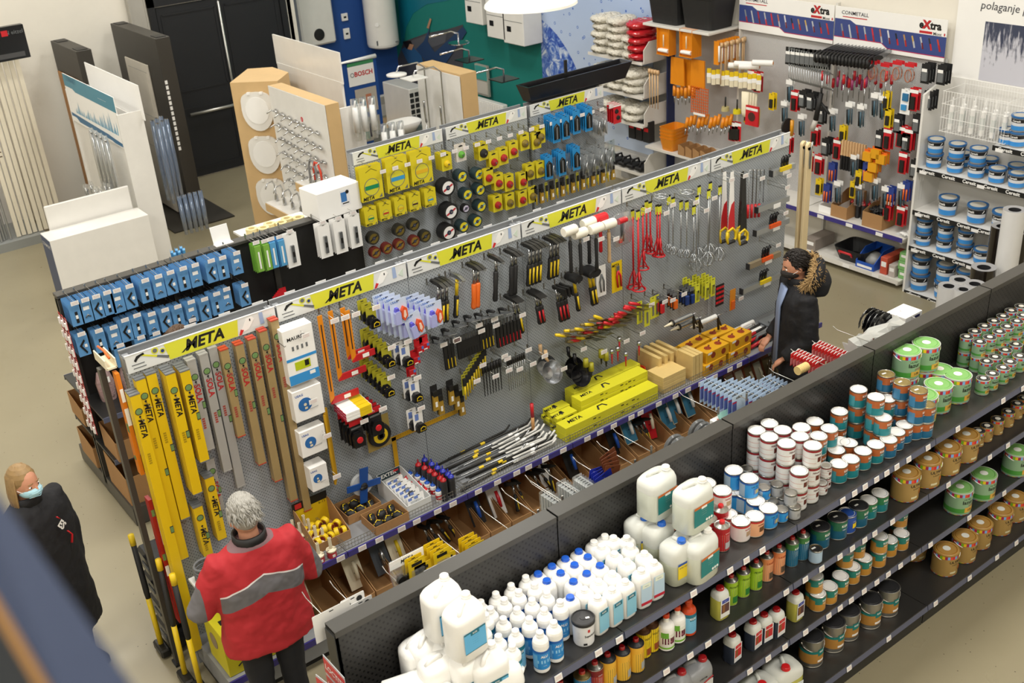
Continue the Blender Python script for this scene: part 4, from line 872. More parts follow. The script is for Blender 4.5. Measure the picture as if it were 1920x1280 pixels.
hset('hrb',1003,552,2,'claw hammer with black and red grip in the lower row','hammers on the pegboard',tx=-8); hset('haxe',1042,540,3,'hatchet with black and red grip','hammers on the pegboard',tx=-8)
hset('mbk',1075,520,1,'black rubber mallet with yellow shaft, left one','hammers on the pegboard',tx=-8); hset('mbk',1103,510,2,'black rubber mallet with yellow shaft, on the right pair','hammers on the pegboard',tx=-8)
hset('hby',960,560,2,'dark hammer with yellow marked grip above the saws','hammers on the pegboard',tx=-8)
for i,(u,v) in enumerate(((1068,432),(1087,437),(1103,417),(1117,428))): HP('mwh',PY(u,v,-.2 if i!=2 else -.1),'white rubber mallet with black handle, %s'%('leftmost','in front','behind the others','rightmost')[i],'white mallets')
H('mrd',1125,409,-.1,'red rubber mallet among the white ones'); H('mww',1141,420,-.16,'white rubber mallet with pale wooden handle')
for u in (1072,1100,1128): p=PY(u,430,-.05); hook(p.x,p.z-.05,0,1)
t=thing('bagged_hammer','red and black hammer packed in a clear plastic bag','hammer',PY(1168,400,-.14))
g=G(); g.sheet([[(-.08,0,0),(.08,0,0),(.08,.03,0),(-.08,.03,0)],[(-.09,-.02,-.12),(.09,-.02,-.12),(.09,.05,-.12),(-.09,.05,-.12)],[(-.08,0,-.26),(.08,0,-.26),(.08,.03,-.26),(-.08,.03,-.26)]],M_clear); g.build('bag',t)
g=G(); g.lathe([(0,-.04),(.025,-.04),(.025,.04),(0,.04)],M_redp,14,T=Tr(0,.01,-.06)@Ry(90)); g.tube([(0,.01,-.08),(0,.01,-.23)],.014,M_blkr,8); g.box(-.03,.0,-.22,.03,.01,.03,M_redp); g.build('hammer',t)
# --- blister cards below mallets
t=thing('pliers_pack','yellow blister pack with red pliers below the white mallets','blister pack',PY(1156,490,-.12))
g=G(); g.box(0,0,-.13,.11,.003,.26,M_yelp); g.build('backing_card',t); g=G(); g.tube([(.0,-.01,-.07),(.03,-.012,-.13),(.035,-.012,-.22)],.008,M_redp,6); g.tube([(.0,-.01,-.07),(-.01,-.012,-.13),(.0,-.012,-.22)],.008,M_redp,6); g.box(0,-.012,-.055,.03,.01,.04,M_zinc); g.build('pliers',t); g=G(); g.text('META',.03,M_black,Tr(-.015,-.003,-.03)@FT,bold=.03,shear=.2); g.build('print',t)
t=thing('pliers_pack','white blister pack with dark pliers beside the yellow one','blister pack',PY(1126,498,-.12))
g=G(); g.box(0,0,-.13,.1,.003,.26,M_wht); g.build('backing_card',t); g=G(); g.tube([(.0,-.01,-.07),(.02,-.012,-.13),(.02,-.012,-.22)],.007,M_gry2,6); g.tube([(.0,-.01,-.07),(-.02,-.012,-.13),(-.01,-.012,-.22)],.007,M_gry2,6); g.build('pliers',t)
# --- saws with black/yellow and black/red handles (centre)
def pad(key,nm,w,h,d,m,m2,cat='tool'):
    g=G(); g.prism([(-w/2,0),(w/2,0),(w/2,-h*.5),(w*.62,-h),(-w*.35,-h)],-d,0,m); a=G(); a.prism([(w*.3,-h*.55),(w*.5,-h*.55),(w*.62,-h*.95),(w*.42,-h*.95)],-d-.003,-d,m2); b=G(); b.box(0,-d/2,.02,w*.6,d*.5,.05,M_steelp)
    Q[key]=(nm,cat,[('handle',g.mesh('handle')),('accent',a.mesh('accent')),('jaw',b.mesh('jaw'))])
pad('sn1','tin_snips',.028,.19,.02,M_blkr,M_yelp,'pliers'); pad('pl1','pliers',.026,.17,.02,M_blkr,M_redp,'pliers'); pad('sc1','scraper',.03,.14,.016,M_blkr,M_blkr,'scraper')
def row(key,u,v,n,dx,desc,grp,y=-.14,dz=0,dy=.0,rot=None):
    p=PY(u,v,y)
    for i in range(n): HP(key,(p.x+i*dx,y+dy*i,p.z+dz*i),desc+', %s from the left'%ORD[i],grp,rot=rot)
    for e in (-.02,n*dx): hook(p.x+e,p.z+.01,0,.8)
row('sn1',898,612,4,.03,'tin snips with black handles and yellow accent','tin snips'); row('pl1',930,612,7,.032,'red and black handled pliers below the hammers','red and black pliers'); row('sc1',858,640,8,.024,'black handled scraper in the tight row','black scrapers')
row('sn1',832,648,3,.03,'black snips with yellow stripe below the red pouches','tin snips left')
# trowels along the wall (flat plates pointing to viewer)
def plate(key,nm,L,w,m,hm):
    g=G(); g.prism([(-w/2,0),(w/2,0),(w*.4,-L),(-w*.4,-L)],-.001,.001,m,'xy'); h=G(); h.tube([(0,.0,.0),(0,.01,.03),(0,-.03,.03),(0,-.12,.028)],[.006,.008,.013,.012],hm,8)
    Q[key]=(nm,'trowel',[('blade',g.mesh('blade')),('handle',h.mesh('handle'))])
plate('tr1','plastering_trowel',.2,.09,M_steelp,M_blkr)
for i,(u,v) in enumerate(((812,640),(830,625),(850,610),(872,600),(892,596),(915,590),(937,586))): H('tr1',u,v,-.06,'steel trowel blade with black handle, %s from the left in the slanting row'%ORD[i],'steel trowels',rot=(-20,0,-10))
# files and rods row hanging
def rod(key,nm,L,r,m,hm,hl,cat='file'):
    g=G(); g.tube([(0,0,-hl),(0,0,-L)],[r,r*.5],m,6); h=G(); h.tube([(0,0,0),(0,0,-hl)],[r*1.9,r*2.2],hm,8); Q[key]=(nm,cat,[('blade',g.mesh('blade')),('handle',h.mesh('handle'))])
rod('fb','file',.26,.006,M_blkr,M_blkr,.06); rod('fs','file',.27,.004,M_steelp,M_dsteel,.05)
row('fb',905,686,7,.026,'black file hanging in the lower row','black files'); row('fs',951,674,9,.02,'thin silver file hanging in the lower row','silver files')
def chis(g,w,h): g.box(0,-.01,-h*.35,w*.7,.015,h*.35,M_blkr); g.tube([(0,-.01,-h*.5),(0,-.01,-h*1.2)],.007,M_yelp,6)
card('cc','chisel_pack',.035,.17,M_olive,chis,part='chisel')
p=PY(868,702,-.2)
for i in range(10): HP('cc',(p.x+i*.03,-.2+.012*i,p.z-.0+.012*i),'chisel with yellow grip on olive card, %s from the left'%ORD[i],'chisels on olive cards')
def brushp(g,w,h): g.prism([(-w*.3,-h*.4),(w*.3,-h*.4),(w*.4,-h),(-w*.4,-h)],-.02,0,MM('#a8852c')); g.box(0,-.011,-h*.33,w*.6,.022,h*.2,M_dsteel); g.box(0,-.022,-h*.75,w*.3,.002,h*.2,M_wht)
card('br','wire_brush_pack',.06,.2,M_blkc,brushp,part='brush')
for i,(u,v) in enumerate(((812,722),(822,730),(842,712),(853,722),(862,733))): H('br',u,v,-.2+.03*i,'wire brush on black card with tan bristles, %s'%ORD[i],'wire brushes on black cards')
# bowls
def bowl(key,m,hm):
    g=G(); g.lathe([(0,-.075),(.05,-.07),(.085,-.02),(.095,0),(.092,0),(.08,-.02),(.047,-.066),(0,-.071)],m,28,T=Rx(62)); h=G(); h.tube([(0,.045,.075),(-.01,.06,.1),(-.012,.06,.17)],[.01,.014,.016],hm,8); Q[key]=('mortar_ladle','ladle',[('bowl',g.mesh('bowl')),('handle',h.mesh('handle'))])
bowl('bo1',M_steelp,M_wood); bowl('bo2',M_blkg,M_blkg)
H('bo1',1036,697,-.2,'polished steel mortar ladle with wooden handle, front one','mortar ladles'); H('bo1',1026,686,-.12,'polished steel mortar ladle with wooden handle, behind','mortar ladles'); H('bo2',1090,703,-.2,'black mortar ladle in front','mortar ladles'); H('bo2',1078,690,-.12,'black mortar ladle behind','mortar ladles')
for u,v in ((975,693),(1000,683),(1022,668),(1058,692),(1095,655),(895,715),(930,706),(955,695)): hookp(u,v,.2)
t=thing('hatchet','hatchet with red and wood handle standing on the wire shelf','hatchet',PY(1000,808,-.18)); g=G(); g.tube([(0,0,0),(0,0,.13)],.014,M_woodd,8); g.build('handle',t); g=G(); g.tube([(0,0,.13),(0,0,.25)],.0145,M_redp,8); g.build('painted_handle_end',t); g=G(); g.box(0,-.02,-.01,.03,.14,.03,M_dsteel); g.build('head',t)
# spatulas fan (bay 4) blades pointing left-up
def spat(key,m,hm):
    g=G(); g.prism([(-.02,0),(.02,0),(.032,-.1),(-.032,-.1)],-.0008,.0008,m); h=G(); h.tube([(0,0,0),(0,0,.03),(0,0,.1)],[.007,.011,.009],hm,6); Q[key]=('putty_knife','scraper',[('blade',g.mesh('blade')),('handle',h.mesh('handle'))])
spat('sp1',mat('olive tinted steel','#8f8550',.3,.6),M_redp); spat('sp2',M_steelp,M_yelp); spat('sp3',M_steelp,MM('#7a6a3a'))
r_=random.Random(3); n_=0
for k_,(u0,v0,u1,v1,n,keys) in enumerate(((1062,632,1130,600,9,('sp2','sp3')),(1080,640,1170,596,12,('sp3','sp1','sp2')),(1110,628,1185,590,11,('sp1','sp3')),(1150,605,1200,572,7,('sp1','sp1')))):
    for i in range(n):
        f=i/(n-1); HP(keys[i%len(keys)],PY(u0+(u1-u0)*f,v0+(v1-v0)*f+r_.uniform(-4,4),-.22+.06*(k_%3)),'putty knife in the fan of putty knives, %s row, %s from left'%(ORD[k_],ORD[i]),'fan of putty knives',rot=(60+r_.uniform(-8,8),-25,-65+r_.uniform(-10,10)),scale=1.35)
hs=[('rh',1147,655),('rh',1158,650),('rh',1161,632),('rh',1173,660),('rh',1198,640),('yh',1098,672),('yh',1108,680),('yh',1127,655),('yh',1136,660)]
rod('rh','putty_knife',.13,.009,M_redp,M_zinc,.03,'scraper'); rod('yh','knife',.13,.011,M_blkr,M_olive,.07,'knife')
for i,(k,u,v) in enumerate(hs): H(k,u,v,-.2,('red handled putty knife hanging handle down' if k=='rh' else 'black and yellow utility knife hanging')+', %s from the left'%ORD[i],'hanging knives')
for u,v in ((1133,660),(1175,640),(1205,625)): hookp(u,v,.22)
# --- mixing paddles
def mixer(key,L,r,m,rr,silver=False):
    g=G(); g.tube([(0,0,-.05),(0,0,-L)],r,m,8); s=G()
    if not silver:
        s.tube([(rr*math.cos(a),rr*math.sin(a),-L) for a in [2*math.pi*i/18 for i in range(19)]],.006,m,6)
        for a in range(3):
            t0=2*math.pi*a/3; s.tube([(.004,0,-L+.16),(.5*rr*math.cos(t0),.5*rr*math.sin(t0),-L+.08),(rr*math.cos(t0+.9),rr*math.sin(t0+.9),-L)],.0055,m,6)
    else:
        for a in range(4):
            t0=math.pi*a/4; s.tube([(rr*math.cos(q)*math.cos(t0),rr*math.cos(q)*math.sin(t0),-L+rr*math.sin(q)) for q in [2*math.pi*i/14 for i in range(15)]],.0035,m,5)
    c=G(); c.box(0,0,-.035,.036,.006,.065,M_yel); c.box(0,0,.004,.034,.0065,.014,M_black); c.prism([(-.017,-.068),(.017,-.068),(.004,-.09),(-.004,-.09)],-.003,.003,M_black); Q[key]=('mixing_paddle','mixing paddle',[('shaft',g.mesh('shaft')),('stirrer',s.mesh('stirrer')),('yellow_tag',c.mesh('yellow_tag'))])
mixer('mr1',.52,.007,M_redp,.045); mixer('mr2',.66,.008,M_redp,.055); mixer('ms1',.45,.005,M_zinc,.035,True); mixer('ms2',.6,.006,M_zinc,.06,True); mixer('mr3',.42,.007,M_redp,.04)
for i,(k,u,v,y) in enumerate((('mr2',1186,395,-.06),('mr2',1196,396,-.2),('mr1',1205,388,-.15),('mr3',1212,378,-.08),('mr3',1219,380,-.12),('mr3',1232,386,-.16),('mr3',1237,386,-.2))): H(k,u,v,y,'red mixing paddle with yellow tag, %s from the left'%ORD[i],'red mixing paddles')
for i,(k,u,v,y) in enumerate((('ms1',1254,368,-.06),('ms1',1262,372,-.15),('ms1',1277,378,-.15),('ms1',1288,378,-.2),('ms1',1301,387,-.2),('ms2',1307,369,-.14),('ms2',1311,350,-.08),('ms2',1332,343,-.1),('ms2',1329,357,-.2),('ms2',1350,350,-.15))): H(k,u,v,y,'silver mixing paddle with wire whisk and yellow tag, %s from the left'%ORD[i],'silver mixing paddles')
for i,(u,v) in enumerate(((1240,368),(1288,360))):
    t=thing('mixer_ring','chrome ring of a hanging mixer stirrer, %s'%('left','right')[i],'mixing paddle',PY(u,v,-.2)); g=G(); g.tube([(.055*math.cos(a),.055*math.sin(a),0) for a in [2*math.pi*i_/20 for i_ in range(21)]],.004,M_zinc,6); g.build('ring',t); g=G(); g.tube([(-.05,0,0),(.05,0,.0)],.003,M_zinc,4); g.tube([(0,.2,.0),(0,-.05,0)],.003,M_zinc,4); g.build('crossbar',t)
for u,v in ((1215,395),(1262,385),(1305,380),(1325,395),(1340,372),(1250,400)): hookp(u,v,.22)
# --- hand saws and bow saws
def saw(key,L,m1,m2,hm):
    g=G(); g.prism([(-.02,0),(.018,0),(.05,-L),(-.035,-L)],-.001,.001,m1); g.prism([(-.0,-L*.55),(.034,-L*.5),(.05,-L),(-.035,-L),(-.03,-L*.75)],-.0016,.0016,m2); h=G()
    h.tube([(-.04,0,-L),(.02,0,-L+.02),(.06,0,-L-.02),(.065,0,-L-.08),(.03,0,-L-.11),(-.03,0,-L-.1),(-.045,0,-L-.05),(-.04,0,-L)],.012,hm,8); h2=G(); h2.tube([(-.03,-.004,-L-.1),(.045,-.004,-L-.1)],.016,M_blkr,8)
    Q[key]=('hand_saw','saw',[('blade',g.mesh('blade')),('handle',h.mesh('handle')),('grip',h2.mesh('grip'))])
saw('sw',.52,M_wht,M_redp,M_yelp); saw('sb',.5,M_blkg,M_dsteel,M_yelp)
for i,(u,v,y) in enumerate(((1359,322,-.1),(1373,322,-.2))): H('sw',u,v,y,'hand saw with white and red blade, %s'%('behind','in front')[i],'red and white hand saws')
for i,(u,v,y) in enumerate(((1392,322,-.1),(1396,330,-.2))): H('sb',u,v,y,'hand saw with black blade and yellow handle, %s'%('behind','in front')[i],'black hand saws')
for i in range(4):
    t=thing('hacksaw','slim steel hacksaw with red grip, %s from the left'%ORD[i],'saw',PY(1405+i*7,320,-.2+.04*i)); g=G(); g.tube([(0,0,0),(.05,0,0),(.05,0,-.3)],.005,M_steelp,6); g.tube([(0,0,0),(0,0,-.33)],.0025,M_steelp,4); g.build('frame',t); g=G(); g.tube([(0,0,-.3),(0,0,-.42)],.012,M_redp,8); g.build('grip',t)
hookp(1372,338,.24); hookp(1398,330,.24)
# --- aluminium slide profiles (long bars) in the last bay
for i,(u0,v0,u1,v1,clip) in enumerate(((1445,340,1502,300,'#e0c31c'),(1418,400,1497,365,None),(1415,440,1482,410,'#e0571c'),(1402,505,1462,470,'#e0571c'),(1390,545,1466,515,'#e0c31c'))):
    a=PY(u0,v0,-.14); b=PY(min(u1,1478),v1,-.14); L_=max(.3,min(.62,(b.x-a.x)))
    t=thing('straight_edge_bar','grey steel clamp bar on hooks in the last bay, %s from the top'%ORD[i],'clamp',(a.x,-.14,(a.z+b.z)/2))
    g=G(); g.box(L_/2,0,0,L_,.035,.05,M_zinc if i!=3 else MM('#8d7f66')); g.box(0,0,0,.01,.04,.056,M_dgrey); g.build('bar',t)
    if clip:
        g=G(); g.box(L_*.55,-.02,.015,.14,.02,.035,MM(clip)); g.build('clip',t)
        g=G()
        for q in range(3): g.tube([(L_*.45+q*.035,0,.03),(L_*.45+q*.035,-.005,.1),(L_*.45+q*.035+.015,-.005,.115),(L_*.45+q*.035+.03,0,.1)],.012,M_blkg,8)
        g.build('grips',t)
    g=G(); g.box(L_*.6,-.0185,-.022,.09,.002,.04,M_wht); g.build('price_label',t)
for u,v in ((1490,330),(1440,335),(1487,352),(1484,400),(1470,460),(1400,560)): hookp(u-10,v,.2)
# --- lower cards & colour packs bays 4/5
card('yk','yellow_tool_pack',.055,.17,M_yel,lambda g,w,h:(g.box(0,-.006,-h*.6,w*.4,.01,h*.5,MM('#8f8f3a')),g.box(0,-.012,-h*.4,w*.2,.002,.02,M_black)),part='tool')
for c,(u,v,n) in enumerate(((1308,532,5),(1326,527,5),(1337,521,4))):
    for i in range(n): HP('yk',PY(u-i*6,v-i*3,-.2+.03*i),'yellow tool card, column %s, %s from the front'%(('left','middle','right')[c],ORD[i]),'yellow tool cards in the fifth bay')
card('yk2','yellow_blade_pack',.06,.2,M_yel,lambda g,w,h:g.box(0,-.004,-h*.6,w*.3,.006,h*.5,M_zinc),part='blade')
for i,(u,v) in enumerate(((1213,570),(1224,556),(1231,553),(1199,565))): H('yk2',u,v,-.2+.02*i,'yellow blade card left of the caulking guns, %s'%ORD[i],'yellow blade cards')
for c,(u,v,col,m_) in enumerate(((1240,556,'red',M_redp),(1265,548,'orange',M_orgp),(1287,541,'dark blue',MM('#223a78')),(1297,538,'dark blue right',MM('#223a78')))):
    card('cp%d'%c,'tool_pack',.05,.16,M_blkc,lambda g,w,h:(g.box(0,-.012,-h*.65,w*.7,.024,h*.5,m_,b=.003),g.box(0,-.001,-h*.12,w,.002,h*.2,M_gry2)),part='pouch')
    for i in range(3): HP('cp%d'%c,PY(u-i*5,v-i*3,-.2+.04*i),'%s tool pouch on black card, %s from the front'%(col,ORD[i]),'dark tool pouches on cards')
for u,v in ((1262,563),(1283,552),(1247,566),(1222,572)): hookp(u,v,.22)
t=thing('orange_tool_pack','orange blister card above the last shelf','blister pack',PY(1374,548,-.15)); g=G(); g.box(0,0,-.07,.07,.003,.2,MM('#d98c1c')); g.build('backing_card',t); g=G(); g.box(0,-.008,-.12,.04,.012,.08,M_orgp); g.build('tool',t)
for i in range(3):
    t=thing('striped_tool_pack','red and black long tool pack, %s left of the orange card'%ORD[i],'blister pack',PY(1345+i*5,535-i*2,-.2+.04*i)); g=G(); g.box(0,0,-.1,.035,.004,.2,M_blkc); g.build('backing_card',t); g=G()
    for q in range(4): g.box(0,-.003,-.03-q*.045,.03,.003,.02,M_redp)
    g.build('blades',t)
# --- caulking guns
for i,(u0,v0,u1,v1) in enumerate(((1240,613,1300,592),(1252,620,1308,600),(1288,615,1325,600))):
    a=PY(u0+20,v0-7,-.3+.03*i); t=thing('caulking_gun','silver caulking gun with black ring, %s from the left'%ORD[i],'caulking gun',(a.x,a.y,a.z))
    g=G(); g.lathe([(0,0),(.022,0),(.022,.22),(0,.22)],M_zinc if i<2 else MM('#dcdcd8'),18,T=Ry(90)); g.build('barrel',t)
    g=G(); g.lathe([(.026,0),(.03,.004),(.03,.018),(.026,.022)],M_blkr,18,T=Tr(-.01,0,0)@Ry(90)); g.tube([(.22,0,0),(.25,.0,-.02),(.26,0,-.14)],.011,M_blkr,8); g.tube([(.24,0,0),(.29,0,-.11)],.008,M_blkr,8); g.tube([(.22,0,0),(.36,0,0)],.004,M_steelp,6); g.build('trigger_handle',t)
    g=G(); g.lathe([(0,-.09),(.004,-.09),(.014,-.01),(.018,0),(0,0)],M_cream,12,T=Ry(90)); g.build('nozzle',t)

cells={}
for x,z,o in HK: cells.setdefault((max(0,min(5,int(x))),'top' if z>2 else 'upper' if z>1.6 else 'middle' if z>1.25 else 'lower'),[]).append((x,z,o))
for (b_,rw),L in cells.items():
    for i,(x,z,o) in enumerate(sorted(L,key=lambda e:(e[0],e[1]))): o['label']='wire peg hook in the %s grey bay, %s rows, %s from left'%(ORD[b_],rw,ORD[i])
# ================= goods on the wire shelf =================
ZS=WS
def tall(nm,lab,cat,p,parts,grp=None,rz=0):
    t=thing(nm,lab,cat,p,rz,grp)
    for n,g in parts: g.build(n,t)
    return t
# cone funnels
a=G(); a.lathe([(0,.055),(.03,.055),(.012,.065),(.011,.15),(.008,.15),(.008,.06)],M_cream,18); b=G(); b.lathe([(0,0),(.034,0),(.034,.045),(.036,.05),(.036,.056),(0,.056)],MM('#b8343a'),18,ms=[MM('#b8343a'),MM('#b8343a'),M_cream,M_cream,M_cream]); b.box(0,-.034,.02,.02,.002,.02,M_wht)
QQ('fun','sealant_nozzle_cup','cup',[('nozzle',a),('cup',b)])
for i,(u,v) in enumerate(((547,975),(568,966),(577,973),(589,986),(603,990),(617,1008),(594,1018),(560,980))):
    p=PZ(u,v,ZS+.15); HP('fun',(p.x,min(p.y,-.05),ZS),'cream nozzle standing on red label cup beside red jacket, %s'%ORD[i],'cream nozzle cups on the wire shelf')
# display box with yellow header
p=Vector((.965,-.06,ZS))
def opencarton(nm,lab,x,y,z,w,d,h,m,back=None,rz=0,bh=None,front=None,grp=None):
    t=thing(nm,lab,'box',(x,y,z),rz,grp); g=G(); th=.004; f=front or h; bk=bh or h
    g.box(0,0,th/2,w,d,th,m); g.box(0,-d/2,f/2,w,th,f,m); g.box(0,d/2,bk/2,w,th,bk,back or m)
    for s in (-1,1): g.prism([(-d/2,0),(d/2,0),(d/2,bk),(d/2-.04,bk),(-d/2,f)],s*w/2-th/2,s*w/2+th/2,m,'yz')
    g.build('carton',t); return t
t=opencarton('display_carton','open carton with tall yellow header card full of tape reels',.97,-.22,ZS,.26,.3,.07,M_kraft,back=M_yelp,bh=.2)
g=G(); g.box(0,.148,.215,.27,.004,.06,M_black); g.box(-.09,.145,.215,.05,.002,.04,M_redp); g.text('------',.04,MM('#3a2a10'),Tr(-.02,.1455,.155)@FT); g.text('6-15',.03,MM('#3a2a10'),Tr(.09,.1455,.17)@FT); g.build('header_print',t)
a=G(); a.lathe([(0,-.015),(.03,-.015),(.032,-.01),(.032,.01),(.03,.015),(0,.015)],M_yelp,16,T=Ry(90)@Rx(20)); b=G(); b.lathe([(0,-.017),(.02,-.017),(.02,.017),(0,.017)],MM('#7a2a22'),14,T=Ry(90)@Rx(20)); QQ('reel','mini_tape_measure','tape measure',[('case',a),('hub',b)])
r_=random.Random(5)
for i in range(14): HP('reel',(.87+.05*(i%5),-.33+.085*(i//5),ZS+.06+.01*(i%2)),'small yellow tape measure in the yellow headed carton, %s row, %s'%(ORD[i//5],ORD[i%5]),'small yellow tape measures',rot=(r_.uniform(-30,30),0,r_.uniform(-60,60)))
# glove cartons
a=G(); a.sheet([sring(.07,.05,0,2.4,12),sring(.085,.06,.02,2.4,12),sring(.06,.05,.05,2.4,12)],M_blkr); b=G(); b.tube([(-.04,-.005,.04),(0,.01,.056),(.04,-.01,.04)],.004,M_yelp,5); QQ('pouch','bagged_rope_roll','packet',[('bag',a),('yellow_strap',b)])
for j,(x,y) in enumerate(((1.3,-.13),(1.38,-.37))):
    opencarton('open_carton','open brown carton of black bags with yellow straps, %s one'%('rear','front')[j],x,y,ZS,.27,.2,.07,M_kraft)
    for i in range(6): HP('pouch',(x-.08+.08*(i%3),y-.04+.09*(i//3),ZS+.012),'black bagged roll with yellow strap, %s carton, %s'%(('rear','front')[j],ORD[i]),'black bagged rolls with yellow straps',rz=r_.uniform(-60,60))
t=opencarton('blister_carton','grey printed carton holding rows of white blister cards',1.62,-.25,ZS,.2,.4,.1,M_hw,bh=.16)
g=G(); g.text('DEXTER',.045,M_wht,Tr(-.02,.196,.13)@FT,bold=.03); g.box(0,.1975,.13,.19,.002,.06,MM('#2a3d44')); g.box(.06,.195,.14,.04,.002,.015,M_redp); g.build('print',t)
card('bw','white_blister_card',.09,.12,M_wht,lambda g,w,h:(g.box(0,-.008,-h*.6,w*.5,.014,h*.5,M_clear),g.box(-.02,-.001,-h*.2,.03,.001,.02,MM('#6d86c8')),g.box(0,-.005,-h*.6,w*.3,.006,h*.2,M_blkr)),part='blister')
for i in range(12): HP('bw',(1.59+.05*(i%2),-.41+.055*(i//2),ZS+.14),'white blister card in the grey carton, %s row, %s'%(ORD[i//2],('left','right')[i%2]),'white blister cards in the carton',rot=(-12,0,0))
# bottles
def nozzle(r,h,body,cap,lab=None):
    g=G(); g.lathe([(0,0),(r*.95,0),(r,.006),(r,h*.68),(r*.85,h*.76),(0,h*.76)],body,16); c=G(); c.lathe([(r*.8,h*.74),(r*.85,h*.8),(r*.5,h*.86),(r*.22,h*.88),(r*.15,h),(0,h)],cap,14); o=[('bottle_body',g),('nozzle_cap',c)]
    if lab: l=G(); band(l,r+.0005,h*.2,h*.5,-180,180,lab,16); band(l,r+.001,h*.3,h*.4,-40,40,M_wht,4); o.append(('label',l))
    return o
M_bluep=mat('blue plastic cap','#2457b8',.3)
QQ('nr','chalk_bottle','bottle',nozzle(.024,.12,M_wht,M_redp,MM('#b8232a'))); QQ('nb','chalk_bottle','bottle',nozzle(.024,.12,M_wht,M_bluep,MM('#b8232a')))
QQ('tr','tall_dark_bottle','bottle',nozzle(.028,.215,M_dgrey,mat('translucent red cap','#a8141c',.25))); QQ('tb','tall_dark_bottle','bottle',nozzle(.028,.215,M_dgrey,mat('translucent blue cap','#2a35a8',.25)))
for key,h,L,d in (('nr',.12,[(762,890),(775,896),(785,903),(796,911),(743,878)],'small white bottle with red nozzle'),('nb',.12,[(768,881),(782,885),(792,892),(800,899),(811,903),(821,913)],'small white bottle with blue nozzle'),('tr',.215,[(783,861),(795,867),(805,873),(814,879),(824,886),(834,893)],'tall dark bottle with red cap'),('tb',.215,[(795,852),(808,860),(819,867),(829,873),(839,879),(848,886)],'tall dark bottle with blue cap')):
    for i,(u,v) in enumerate(L):
        p=PZ(u,v,ZS+h); HP(key,(p.x,max(min(p.y,-.035),-.44),ZS),'%s, %s from the wall side'%(d,ORD[i]),d+'s')
# pry bars
def prybar(key,L,m,tagm):
    g=G(); g.tube([(-.0,0,.0),(L*.97,0,0),(L,0,.01),(L+.03,0,.035)],.008,m,8); g.box(-.02,0,0,.05,.02,.004,m); b=G(); b.lathe([(0,0),(.0115,0),(.0115,.04),(0,.04)],tagm,10,T=Tr(L*.35,0,0)@Ry(90)); QQ(key,'pry_bar','pry bar',[('bar',g),('yellow_sleeve',b)])
prybar('pb',.72,M_dsteel,M_yelp); prybar('ps',.62,M_steelp,M_yelp); prybar('pw',.34,mat('white coated steel','#d9d8d2',.4),M_wht)
for i in range(13): HP(('pb','ps','pb')[i%3],(2.02+.05*(i%4),-.44+.033*i,ZS+.012+.018*(i%3)),'long dark pry bar with yellow sleeve, %s from the shelf front'%ORD[i],'pry bars lying on the wire shelf',rz=r_.uniform(-3,5))
for i in range(11): HP('pw',(2.52+.02*(i%3),-.43+.03*i,ZS+.03+.015*(i%3)),'short white coated bar at the right end, %s from the front'%ORD[i],'white bars on the wire shelf',rz=r_.uniform(-6,6))
# long yellow cartons
def ybox(key,L,w,h,nm='yellow_carton'):
    g=G(); g.box(0,0,h/2,L,w,h,mat('yellow carton','#d8d22a',.5,var=.03),b=.002); b=G()
    b.text('META',min(h*.9,.055),M_black,Tr(-L*.36,-.0,h+.0012)@Rz(0),bold=.03,shear=.25); b.tube([(-L*.12,-.02,h+.001),(-L*.09,.03,h+.001),(-L*.04,.03,h+.001),(-L*.02,-.01,h+.001)],.009,M_black,5,flat=(1,.1)); 
    for q in (-.2,.1,.22): b.box(L*q,-w/2-.0006,h*.55,.03,.001,.008,M_black); b.box(L*q+.05,-w/2-.0006,h*.35,.02,.001,.006,M_black)
    QQ(key,nm,'box',[('carton',g),('print',b)])
ybox('yb1',.98,.12,.062); ybox('yb2',.72,.12,.05); ybox('yb3',.2,.1,.045)
for i in range(2): HP('yb1',(3.46,-.395,ZS+i*.064),'longest yellow carton at the shelf front, %s one'%('lower','upper')[i],'long yellow cartons')
for i in range(4): HP('yb2',(3.6,-.265,ZS+i*.052),'yellow carton in the second row, %s from the bottom'%ORD[i],'yellow cartons')
for i in range(4): HP('yb2',(3.64,-.135,ZS+i*.052),'yellow carton in the rear row, %s from the bottom'%ORD[i],'yellow cartons')
for i in range(6): HP('yb3',(3.1+(i%2)*.02,-.27+.11*(i//3),ZS+(i%3)*.047),'small yellow carton at the left, %s row, %s from bottom'%(('front','rear')[i//3],ORD[i%3]),'small yellow cartons')
# orange bowls
a=G(); a.lathe([(0,0),(.05,0),(.062,.06),(.066,.06),(.066,.066),(.058,.064),(.047,.006),(0,.006)],mat('orange red rubber','#d8461c',.45),24)
QQ('ob','rubber_bowl','bowl',a)
for i in range(3): HP('ob',(4.06,-.1,ZS+.018*i),'orange rubber bowl behind the pine boards, %s in the stack'%('lowest','middle','topmost')[i],'orange rubber bowls')
# pine board packs
M_pine=mat('pine board','#dfc27f',.55,var=.1,scale=12)
a=G(); a.box(0,0,.018,.26,.19,.036,M_pine,b=.002); QQ('pn','pine_float_board','board',a)
for i in range(4): HP('pn',(4.16,-.34,ZS+.038*i),'pine board lying flat in the stack, %s from the bottom'%ORD[i],'pine boards lying flat')
for i in range(3): HP('pn',(4.36+.042*i,-.35,ZS+.1),'pine board standing on edge beside the stack, %s'%ORD[i],'pine boards on edge',rot=(0,90,0))
for i in range(4): HP('pn',(4.14+.07*i,-.14,ZS+.13),'pine board standing behind the flat stack, %s from left'%ORD[i],'pine boards standing behind',rot=(90,0,90))
